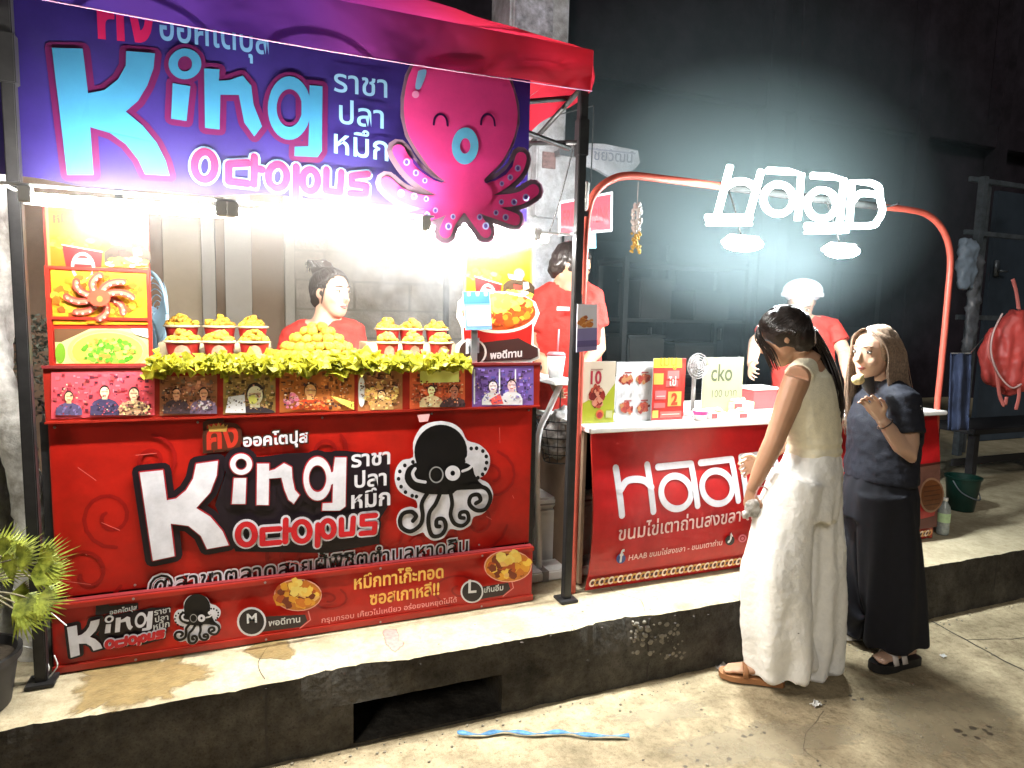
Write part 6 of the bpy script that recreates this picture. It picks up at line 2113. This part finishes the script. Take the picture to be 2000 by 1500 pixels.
# wide trousers
M_TRS = mat('white_linen', (.88, .86, .8), .85, 0, .06, 20, .5, 42)
ax1 = W(1570, 960)
def drape(co, n):
    t = max(0, min(1, (.95 - co.z) / .9))
    a = math.atan2(co.y - ax1.y, co.x - ax1.x)
    return n * t * (.014 * math.sin(a * 11 + 1.2 * nz(co.x, co.y, co.z, 2)) + .022 * nz(co.x * 2.2, co.y * 2.2, co.z * .5, 4)) + n * (.006 * nz(co.x, co.y, co.z * .5, 16) + .0025 * nz(co.x + co.z * .3, co.y, co.z * .8, 42))
lg = [loft([(W(1590, 876), .122, .1), (W(1586, 905), .142, .113), (W(1575, 950), .165, .13), (W(1565, 1000), .17, .14)], 24, side=bs),
      loft([(W(1560, 930, -.06), .11, .11), (W(1535, 1010, -.06), .12, .115), (W(1516, 1110, -.07), .128, .125), (W(1514, 1220, -.07), .13, .13), (W(1524, 1302, -.06), .125, .125)], 24, side=bs),
      loft([(W(1588, 930, .05), .115, .11), (W(1585, 1010, .05), .13, .12), (W(1583, 1110, .055), .14, .13), (W(1582, 1220, .06), .14, .13), (W(1580, 1300, .06), .135, .125)], 24, side=bs)]
fuse('trousers', lg, .009, M_TRS, P1, 3, drape)
obj('waist_knot', join(ell(W(1626, 884, -.05), (.016, .016, .014)), *[loft([(W(1626, 884, -.05), .008, .004), (W(1634 + 5 * s_, 905, -.055), .014, .004), (W(1636 + 8 * s_, 940, -.05), .006, .003)], 8) for s_ in (-1, .2, 1.2)]), M_TRS, P1, True)
obj('waist_clip', ell(W(1620, 883, -.065), (.012, .012, .012)), EYED, P1, True)
# hair: smooth cap, loose fringe and a long ponytail
capg = [ell(hc + Mh @ Vector((0, -.014, .022)), (.082, .101, .098), 20, 12, Mh), ell(hc + Mh @ Vector((0, -.05, -.02)), (.07, .06, .08), 16, 10, Mh)]
def hairn(co, n):
    return n * (.004 * nz(co.x, co.y, co.z, 30) + .003 * nz(co.x * 3, co.y * 3, co.z * .4, 20))
hr = fuse('hair', capg, .007, HAIRD, P1, 2, hairn)
tail = []
for i in range(110):
    j = Vector((rnd.gauss(0, .016), rnd.gauss(0, .016), rnd.gauss(0, .012)))
    q = [W(1580, 648, .0) + j * .8, W(1600, 690, .03) + j * 1.1, W(1618, 740, .0) + j * 1.25, W(1630, 790, -.02) + j * 1.0, W(1634 + rnd.gauss(0, 3), 815 + rnd.uniform(-16, 16), -.02) + j * .5]
    tail.append(bez(q, 4))
obj('ponytail', ribbon(tail, .0075, .0012, 5, .6), HAIRD, hr, True)
loose = []
for i in range(46):
    a = rnd.uniform(-1, 1)
    s_ = rnd.choice((-1, -1, 1))
    q0 = T1((s_ * .045, .065, .085))
    q = [q0, T1((s_ * (.062 + rnd.uniform(0, .01)), .075 + rnd.uniform(-.01, .02), .045)), T1((s_ * (.075 + .006 * a), .07 + .02 * a, -.02)), T1((s_ * (.074 + .01 * a), .075 + .02 * a, -.085 + rnd.uniform(-.03, .02)))]
    loose.append(bez(q, 4))
loose += sheath(T1, (0, -.95, .25), 420, .004)
obj('strands', ribbon(loose, .0036, .0022, 4, .6), HAIRD, hr, True)
face_bits(P1, T1, Mh, .97)
# crumpled bag in her hand
cb = thing('crumpled_bag', 'crumpled grey plastic bag held by the person in white trousers', 'bag', W(1468, 1020, -.05))
fuse('bag', [ell(W(1470, 992, -.06), (.035, .03, .04)), ell(W(1486, 1004, -.05), (.03, .03, .032)), ell(W(1458, 1006, -.06), (.02, .02, .02))], .006, mat('grey_bag', (.36, .34, .3), .3, 0, .4, 30), cb, 1, lambda co, n: n * (.014 * nz(co.x, co.y, co.z, 45) + .006 * nz(co.y, co.z, co.x, 90)))
obj('handle_loop', tube(bez([W(1490, 990, -.06), W(1500, 960, -.07), W(1484, 950, -.08), W(1474, 975, -.07)], 5), .003, 5), mat('pink_cord', (.6, .35, .32), .5), cb, True)

# ---------------------------------------------------------------- customer in dark polo with long fair hair
D2_ = 2.85
W2 = lambda u, v, d=0: at(u, v, D2_ + d)
P2_ = thing('person', 'person in dark polo and black wide trousers eating, long fair hair', 'person', (2.68, 1.98, 0))
fd = (LF * .9 - AW * .42 + Vector((0, 0, -.08))).normalized()
Mh = frame(fd)
hc = W2(1709, 688)
gs, T2 = head_geo(hc, Mh, .98)
bf = (LF * .92 - AW * .35).normalized()
bs = bf.cross(Vector((0, 0, 1))).normalized()
nk = W2(1728, 752)
shN, shF = W2(1765, 782, -.14), W2(1690, 772, .14)
gs.append(loft([(hc + Mh @ Vector((0, -.025, -.06)), .048), (hc.lerp(nk, .65), .046), (nk, .058)], 14))
gs.append(loft([(nk, .055, .05), (W2(1728, 775), .14, .08), (W2(1726, 820), .155, .1), (W2(1722, 880), .14, .1), (W2(1716, 940), .15, .11), (W2(1712, 985), .16, .115)], 20, side=bs))
for s_ in (shN, shF):
    gs.append(loft([(nk, .05), (s_.lerp(nk, .35), .052), (s_, .048)], 12))
elN, wrN = W2(1776, 888, -.18), W2(1722, 820, -.17)
gs += arm_geo(shN, elN, wrN, (.05, .041, .037, .024))
gs += hand_geo(wrN, W2(1696, 778, -.15) - wrN, (LF * .2 - AW * .2 + Vector((0, 0, 1))), .55, .92)
elF, wrF = W2(1694, 890, .2), W2(1690, 985, .18)
gs += arm_geo(shF, elF, wrF, (.048, .04, .035, .024))
gs += hand_geo(wrF, Vector((0, 0, -1)), LF, .5, .92)
anN, anF = W2(1770, 1262, -.1), W2(1690, 1235, .14)
anN.z = anF.z = .075
for h_, a_ in ((W2(1728, 975, -.08), anN), (W2(1700, 975, .08), anF)):
    kn = h_.lerp(a_, .5) + bf * .02
    gs.append(loft([(h_, .085), (h_.lerp(kn, .6), .068), (kn, .052), (kn.lerp(a_, .35), .053), (a_ + Vector((0, 0, .09)), .036)], 14))
fdN, fdF = (LF * .85 - AW * .3), (LF * .95 + AW * .05)
gs += foot_geo(anN, fdN, .95) + foot_geo(anF, fdF, .95)
fuse('body', gs, .0044, SKIN2, P2_, 3)
for a_, d_, m_ in ((anN, fdN, M_BLACKM), (anF, fdF, M_WTOP)):
    q = Vector((d_.x, d_.y, 0)).normalized()
    sx = q.cross(Vector((0, 0, 1)))
    sd = obj('sandal', sole_geo(a_, d_, .009, .036, .97), m_, P2_, 2)
    for dq in (.05, .1):
        obj('strap', loft([(a_ + q * dq + sx * .044 + Vector((0, 0, -.035)), .016, .0035), (a_ + q * dq + sx * .032 + Vector((0, 0, .004)), .016, .0035), (a_ + q * dq + Vector((0, 0, .02 if dq < .08 else .006)), .016, .0035), (a_ + q * dq - sx * .032 + Vector((0, 0, .004)), .016, .0035), (a_ + q * dq - sx * .044 + Vector((0, 0, -.035)), .016, .0035)], 8, side=q), mat('pale_strap', (.62, .55, .5), .5), sd, True)
M_POLO = mat('navy_polo', (.008, .009, .016), .8, 0, .2, 20, .2, 200)
def cloth(co, n):
    return n * (.009 * nz(co.x, co.y, co.z * .6, 10) + .005 * nz(co.x + .5 * co.z, co.y, co.z, 26) + .002 * nz(co.x, co.y, co.z, 60))
tg = [loft([(W2(1728, 757), .075, .062), (W2(1728, 776), .145, .088), (W2(1727, 820), .168, .115), (W2(1724, 880), .158, .118), (W2(1720, 935), .168, .125)], 22, side=bs)]
for s_, e_ in ((shN, elN), (shF, elF)):
    tg.append(loft([(nk + Vector((0, 0, -.005)), .052), (s_.lerp(nk, .3) + Vector((0, 0, .002)), .06), (s_ + Vector((0, 0, .004)), .062), (s_.lerp(e_, .4), .064), (s_.lerp(e_, .6), .066)], 14))
fuse('polo_shirt', tg, .008, M_POLO, P2_, 2, cloth)
obj('collar', lathe(nk + Vector((0, 0, -.016)), [(.062, .0), (.07, .004), (.06, .035), (.054, .035)], 20, False), M_POLO, P2_, True)
lp = W2(1789, 796, -.19)
pr = Print(lp.y - .02)
g = []
for i in range(9):
    a = i * .7
    g.append(ell(lp + RT * .006 * (i - 4) * .8 + Vector((0, 0, .007 * math.sin(i * 2.1))) - AW * .004, (.0035, .0035, .0045), 6, 4))
obj('sleeve_emblem', join(*g), M_WTOP, P2_, True)
M_BTR = mat('black_crepe', (.007, .007, .011), .85, 0, .2, 20)
ax2 = W2(1712, 980)
def drape2(co, n):
    t = max(0, min(1, (.95 - co.z) / .9))
    a = math.atan2(co.y - ax2.y, co.x - ax2.x)
    return n * t * (.014 * math.sin(a * 10) + .02 * nz(co.x * 2, co.y * 2, co.z * .5, 4))
lg = [loft([(W2(1720, 915), .14, .112), (W2(1716, 960), .17, .13), (W2(1712, 1010), .175, .14)], 24, side=bs),
      loft([(W2(1726, 960, -.07), .11, .11), (W2(1736, 1060, -.08), .12, .12), (W2(1742, 1160, -.09), .122, .122), (W2(1750, 1256, -.1), .115, .115)], 24, side=bs),
      loft([(W2(1702, 960, .07), .11, .11), (W2(1695, 1060, .08), .12, .12), (W2(1690, 1160, .1), .12, .12), (W2(1690, 1228, .12), .115, .115)], 24, side=bs)]
fuse('trousers', lg, .009, M_BTR, P2_, 3, drape2)
capg = [ell(hc + Mh @ Vector((0, -.018, .02)), (.083, .1, .1), 20, 12, Mh), loft([(hc + Mh @ Vector((0, -.05, .04)), .078, .055), (hc + Mh @ Vector((0, -.06, -.05)), .085, .05), (hc + Mh @ Vector((0, -.075, -.14)), .095, .042), (hc + Mh @ Vector((0, -.085, -.22)), .095, .03)], 18, side=Mh @ Vector((1, 0, 0)))]
hr = fuse('hair', capg, .007, HAIRB, P2_, 2, hairn)
loc = []
for i in range(420):
    s_ = rnd.choice((-1, 1))
    b0 = rnd.uniform(0, 1)
    q0 = T2((s_ * .012, .075 - .11 * b0, .108 - .02 * b0 * b0))
    wv = rnd.uniform(-.012, .012)
    back_ = .055 - .15 * b0 + wv
    ln = rnd.uniform(-.40, -.28)
    q = [q0, T2((s_ * (.06 + .012 * rnd.random()), .06 - .11 * b0, .07)), T2((s_ * (.083 + .012 * rnd.random()), .035 - .11 * b0 + wv, .0)), T2((s_ * (.09 + .018 * rnd.random()), back_ * .8, -.1)), T2((s_ * (.1 + .03 * rnd.random()), back_ - .02, ln * .75)), T2((s_ * (.1 + .04 * rnd.random()), back_ - .03, ln))]
    loc.append(bez(q, 3))
obj('strands', ribbon(loc, .0042, .0012, 4, .5), HAIRB, hr, True)
face_bits(P2_, T2, Mh, .98, brow=HAIRB)
obj('bracelet', tube([wrN.lerp(elN, .12) + Matrix.Rotation(t, 3, (wrN - elN).normalized()) @ ((wrN - elN).normalized().orthogonal() * .028) for t in [6.2832 * j / 20 for j in range(21)]], .003, 6), mat('dark_beads', (.06, .03, .02), .3), P2_, True)
sn = thing('egg_cake', 'small pale egg cake in a dark wrapper held at the mouth', 'snack', W2(1678, 752, -.14))
sc_ = W2(1676, 742, -.13)
fuse('cake', [ell(sc_, (.028, .024, .022)), ell(sc_ + Vector((.012, 0, .012)), (.016, .016, .014))], .005, M_CREAMB, sn, 1, lambda co, n: n * .004 * nz(co.x, co.y, co.z, 60))
obj('wrapper', loft([(W2(1704, 772, -.13), .01), (W2(1698, 758, -.13), .022), (W2(1692, 738, -.12), .03)], 12, cap=False), mat('dark_paper', (.03, .028, .03), .6), sn, True)

# ---------------------------------------------------------------- sellers in red shirts
M_TEE = mat('red_tee', (.5, .03, .02), .8, 0, .15, 16, .6, 28)
def tee_person(name_label, D, head, face, neck, shL, shR, chest, belly, elL, wrL, elR, wrR, skin, hk=.95, chest_r=(.17, .11), bodydir=None, feet=None):
    q = lambda p, d=0: at(p[0], p[1], D + d)
    hcx = q(head)
    nk = q(neck)
    P = thing('person', name_label, 'person', (q(chest).x, q(chest).y, KZ))
    M = frame(face)
    gs, T = head_geo(hcx, M, hk)
    bd = Vector(bodydir).normalized()
    bs = bd.cross(Vector((0, 0, 1))).normalized()
    L, R_ = q(shL[:2], shL[2]), q(shR[:2], shR[2])
    gs.append(loft([(hcx + M @ Vector((0, -.025, -.06)), .05), (hcx.lerp(nk, .65), .049), (nk, .06)], 14))
    ch, be = q(chest), q(belly)
    hip = Vector((be.x, be.y, be.z - .25))
    gs.append(loft([(nk, .06, .05), (nk.lerp(ch, .35), chest_r[0] * .85, chest_r[1] * .8), (ch, *chest_r), (be, chest_r[0] * .9, chest_r[1]), (hip, chest_r[0], chest_r[1] * 1.05)], 20, side=bs))
    els = [q(elL[:2], elL[2]), q(elR[:2], elR[2])]
    wrs = [q(wrL[:2], wrL[2]), q(wrR[:2], wrR[2])]
    for s_, e_, w_ in zip((L, R_), els, wrs):
        gs.append(loft([(nk, .05), (s_.lerp(nk, .35), .056), (s_, .05)], 12))
        gs += arm_geo(s_, e_, w_, (.05, .042, .037, .026))
        gs += hand_geo(w_, (w_ - e_), bd + Vector((0, 0, .5)), .5, 1)
    for s_ in (-1, 1):
        h_ = hip + bs * s_ * .085
        a_ = Vector((h_.x, h_.y, KZ + .03))
        gs.append(loft([(h_, .085), (h_.lerp(a_, .3), .07), (h_.lerp(a_, .5), .055), (h_.lerp(a_, .7), .055), (a_ + Vector((0, 0, .06)), .038), (a_, .04)], 12))
    fuse('body', gs, .007, skin, P, 3)
    tg = [loft([(nk + Vector((0, 0, -.012)), .088, .075), (nk.lerp(ch, .35), chest_r[0] * .92, chest_r[1] * .88), (ch, chest_r[0] * 1.06, chest_r[1] * 1.1), (be, chest_r[0], chest_r[1] * 1.12), (hip + Vector((0, 0, .06)), chest_r[0] * 1.08, chest_r[1] * 1.15)], 22, side=bs)]
    for s_, e_ in zip((L, R_), els):
        tg.append(loft([(nk + Vector((0, 0, -.02)), .056), (s_.lerp(nk, .3), .064), (s_ + Vector((0, 0, .003)), .063), (s_.lerp(e_, .35), .066), (s_.lerp(e_, .6), .07)], 14))
    fuse('tee_shirt', tg, .01, M_TEE, P, 2, cloth)
    tr = [loft([(hip + Vector((0, 0, .07)), chest_r[0], chest_r[1]), (hip - Vector((0, 0, .08)), chest_r[0] * 1.02, chest_r[1] * 1.1)], 18, side=bs)]
    for s_ in (-1, 1):
        h_ = hip + bs * s_ * .085
        tr.append(loft([(h_, .1), (h_ + Vector((0, 0, -.3)), .085), (Vector((h_.x, h_.y, KZ + .05)), .07)], 14))
        obj('shoe', loft([(Vector((h_.x, h_.y, KZ + .035)) - bd * .06, .034, .03), (Vector((h_.x, h_.y, KZ + .04)) + bd * .02, .042, .034), (Vector((h_.x, h_.y, KZ + .03)) + bd * .12, .044, .024), (Vector((h_.x, h_.y, KZ + .025)) + bd * .17, .025, .014)], 12, side=bs), EYED, P, True)
    fuse('trousers', tr, .014, M_BTR, P, 2)
    return P, T, M, hcx, nk, wrs
# seller behind the octopus stall, looking to the right
D3 = 3.02
face3 = (-LF * .82 - AW * .5 + Vector((0, 0, -.04))).normalized()
P3, T3, M3, hc3, nk3, _ = tee_person('person in red tee with hair in a bun behind the snack heap', D3, (647, 572), face3, (630, 640), (575, 655, .02), (688, 650, .02), (632, 690), (632, 790), (560, 760, .0), (600, 800, -.15), (706, 750, .0), (690, 790, -.2), SKIN2, .93, (.16, .1), -AW)
capg = [ell(hc3 + M3 @ Vector((0, -.022, .026)), (.077, .094, .09), 18, 10, M3), ell(hc3 + M3 @ Vector((.0, -.05, -.01)), (.068, .055, .075), 16, 9, M3), ell(hc3 + M3 @ Vector((-.01, -.075, .105)), (.05, .05, .045), 14, 9, M3)]
hr = fuse('hair', capg, .007, HAIRD, P3, 2, lambda co, n: n * (.006 * nz(co.x, co.y, co.z, 40)))
wisp = [bez([T3((.06 * math.sin(a), -.06 + .03 * math.cos(a), .12)), T3((.075 * math.sin(a + .4), -.09 + .03 * math.cos(a), .15)), T3((.06 * math.sin(a + 1), -.12, .12 + rnd.uniform(-.03, .02)))], 4) for a in [rnd.uniform(-3, 3) for _ in range(36)]]
wisp += sheath(T3, (0, -.62, .8), 300, .004)
wisp += [bez([T3((s_ * .06, .05, .07)), T3((s_ * .074, .035, .03)), T3((s_ * .078, .02, -.03 + rnd.uniform(-.03, .01)))], 4) for s_ in (-1, 1) for _ in range(8)]
obj('strands', ribbon(wisp, .0036, .002, 4, .6), HAIRD, hr, True)
face_bits(P3, T3, M3, .93)
# seller in red polo bending behind the canopy pole
D4 = 3.32
face4 = (-LF * .86 - AW * .12 + Vector((0, 0, -.55))).normalized()
P4, T4, M4, hc4, nk4, _ = tee_person('person in red tee with a white chest label behind the canopy pole', D4, (1116, 520), face4, (1106, 566), (1058, 580, .0), (1156, 578, .02), (1106, 640), (1106, 730), (1052, 690, -.02), (1075, 740, -.16), (1168, 680, -.02), (1142, 712, -.18), SKIN, .95, (.165, .11), (LF * .2 - AW))
hr = fuse('hair', [ell(hc4 + M4 @ Vector((0, -.02, .024)), (.08, .098, .096), 18, 10, M4), ell(hc4 + M4 @ Vector((0, -.05, -.02)), (.068, .058, .08), 16, 9, M4)], .007, HAIRD, P4, 2, lambda co, n: n * (.006 * nz(co.x, co.y, co.z, 40)))
obj('strands', ribbon(sheath(T4, (0, -.35, .94), 320, .004, crown=True), .0036, .0015, 4, .6), HAIRD, hr, True)
face_bits(P4, T4, M4, .95)
lp = at(1100, 603, D4 - .135)
obj('chest_label', box(lp, (.06, .004, .018), YAW * -1), M_WTOP, P4)
# seller with a white cap bending over the egg cake counter
D5 = 3.95
face5 = (LF * .3 - AW * .72 + Vector((0, 0, -.62))).normalized()
P5, T5, M5, hc5, nk5, _ = tee_person('person in red tee and white cap bending over the egg cake counter', D5, (1566, 590), face5, (1568, 628), (1515, 640, .0), (1622, 640, .02), (1568, 695), (1568, 780), (1476, 668, -.05), (1468, 712, -.35), (1650, 690, -.05), (1655, 735, -.3), SKIN2, .98, (.17, .115), (LF * .2 - AW))
fuse('hair', [ell(hc5 + M5 @ Vector((0, -.025, .02)), (.079, .095, .09), 18, 10, M5)], .008, HAIRD, P5, 2)
cp = obj('cap', ell(hc5 + Vector((0, 0, .065)), (.112, .112, .075), 22, 10), mat('white_cap', (.72, .75, .8), .8, 0, .08), P5, True)
obj('cap_band', lathe(hc5 + Vector((0, 0, .03)), [(.112, 0), (.118, .004), (.118, .022), (.112, .026)], 24, False), mat('white_cap', (.72, .75, .8), .8, 0, .08), cp, True)
face_bits(P5, T5, M5, .98)
# ================================================================== the air: cooking steam, and volumes added as bloom round the lamps
def volume(name, g, density, col, aniso, label, noise_=None):
    o = obj(name, g, None, None, label=label, cat='haze' if name == 'haze' else 'steam', kind='stuff')
    m = bpy.data.materials.new(name + '_air')
    m.use_nodes = True
    n, l = m.node_tree.nodes, m.node_tree.links
    n.remove(n['Principled BSDF'])
    v = n.new('ShaderNodeVolumePrincipled')
    v.inputs['Color'].default_value = (*col, 1)
    v.inputs['Density'].default_value = density
    v.inputs['Anisotropy'].default_value = aniso
    l.new(v.outputs[0], n['Material Output'].inputs['Volume'])
    if noise_:
        tc = n.new('ShaderNodeTexCoord')
        nz1 = n.new('ShaderNodeTexNoise')
        nz1.inputs['Scale'].default_value = noise_
        nz1.inputs['Detail'].default_value = 5
        nz1.inputs['Roughness'].default_value = .65
        nz1.inputs['Distortion'].default_value = 1.2
        l.new(tc.outputs['Object'], nz1.inputs['Vector'])
        gr_ = n.new('ShaderNodeTexGradient')
        gr_.gradient_type = 'SPHERICAL'
        mp = n.new('ShaderNodeMapping')
        mp.inputs['Location'].default_value = (-.5, -.5, -.5)
        mp.inputs['Scale'].default_value = (1, 1, 1)
        mp.vector_type = 'POINT'
        ad = n.new('ShaderNodeVectorMath')
        ad.operation = 'MULTIPLY_ADD'
        ad.inputs[1].default_value = (2, 2, 2)
        ad.inputs[2].default_value = (-1, -1, -1)
        l.new(tc.outputs['Generated'], ad.inputs[0])
        l.new(ad.outputs[0], gr_.inputs['Vector'])
        r1 = n.new('ShaderNodeMapRange')
        r1.inputs[1].default_value, r1.inputs[2].default_value = (.44, .72) if noise_ > 2 else (-.6, .75)
        l.new(nz1.outputs['Fac'], r1.inputs[0])
        mu = n.new('ShaderNodeMath')
        mu.operation = 'MULTIPLY'
        l.new(r1.outputs[0], mu.inputs[0])
        l.new(gr_.outputs['Fac'], mu.inputs[1])
        m2_ = n.new('ShaderNodeMath')
        m2_.operation = 'MULTIPLY'
        m2_.inputs[1].default_value = density
        l.new(mu.outputs[0], m2_.inputs[0])
        l.new(m2_.outputs[0], v.inputs['Density'])
    o.data.materials.clear()
    o.data.materials.append(m)
    return o
volume('steam', bx(.35, 1.25, 2.72, 3.4, 1.36, 2.1), 16, (1, 1, 1), .2, 'drifting cooking steam beside the seller', 4.0)
volume('bloom_volume', bx(.8, 4.9, 2.3, 4.2, .9, 3.6), .32, (.72, .95, 1), .3, 'thin pale volume added as wide lamp bloom round the arch', 1.2)  # added volume, imitates lens bloom spreading round the arch lamps
volume('bloom_volume', bx(1.6, 4.1, 2.48, 3.6, 1.4, 2.95), 3.0, (.76, .96, 1), .3, 'dense pale volume added as lamp bloom just behind the neon letters', 1.3)  # denser added volume, stands in for bloom behind the letters
volume('steam', bx(-.55, 1.2, 2.7, 4.7, 1.0, 2.6), .55, (1, .86, .6), .2, 'thin steam filling the red stall, tinted like a warm glow', 1.3)  # thin steam whose warm tint imitates flare inside the stall
volume('steam', bx(-.95, 1.35, 2.19, 2.85, 1.5, 2.12), .5, (1, .98, .95), .2, 'pale volume added as glow along the tube lamps', 1.5)  # volume added to imitate the glare round the lit tubes
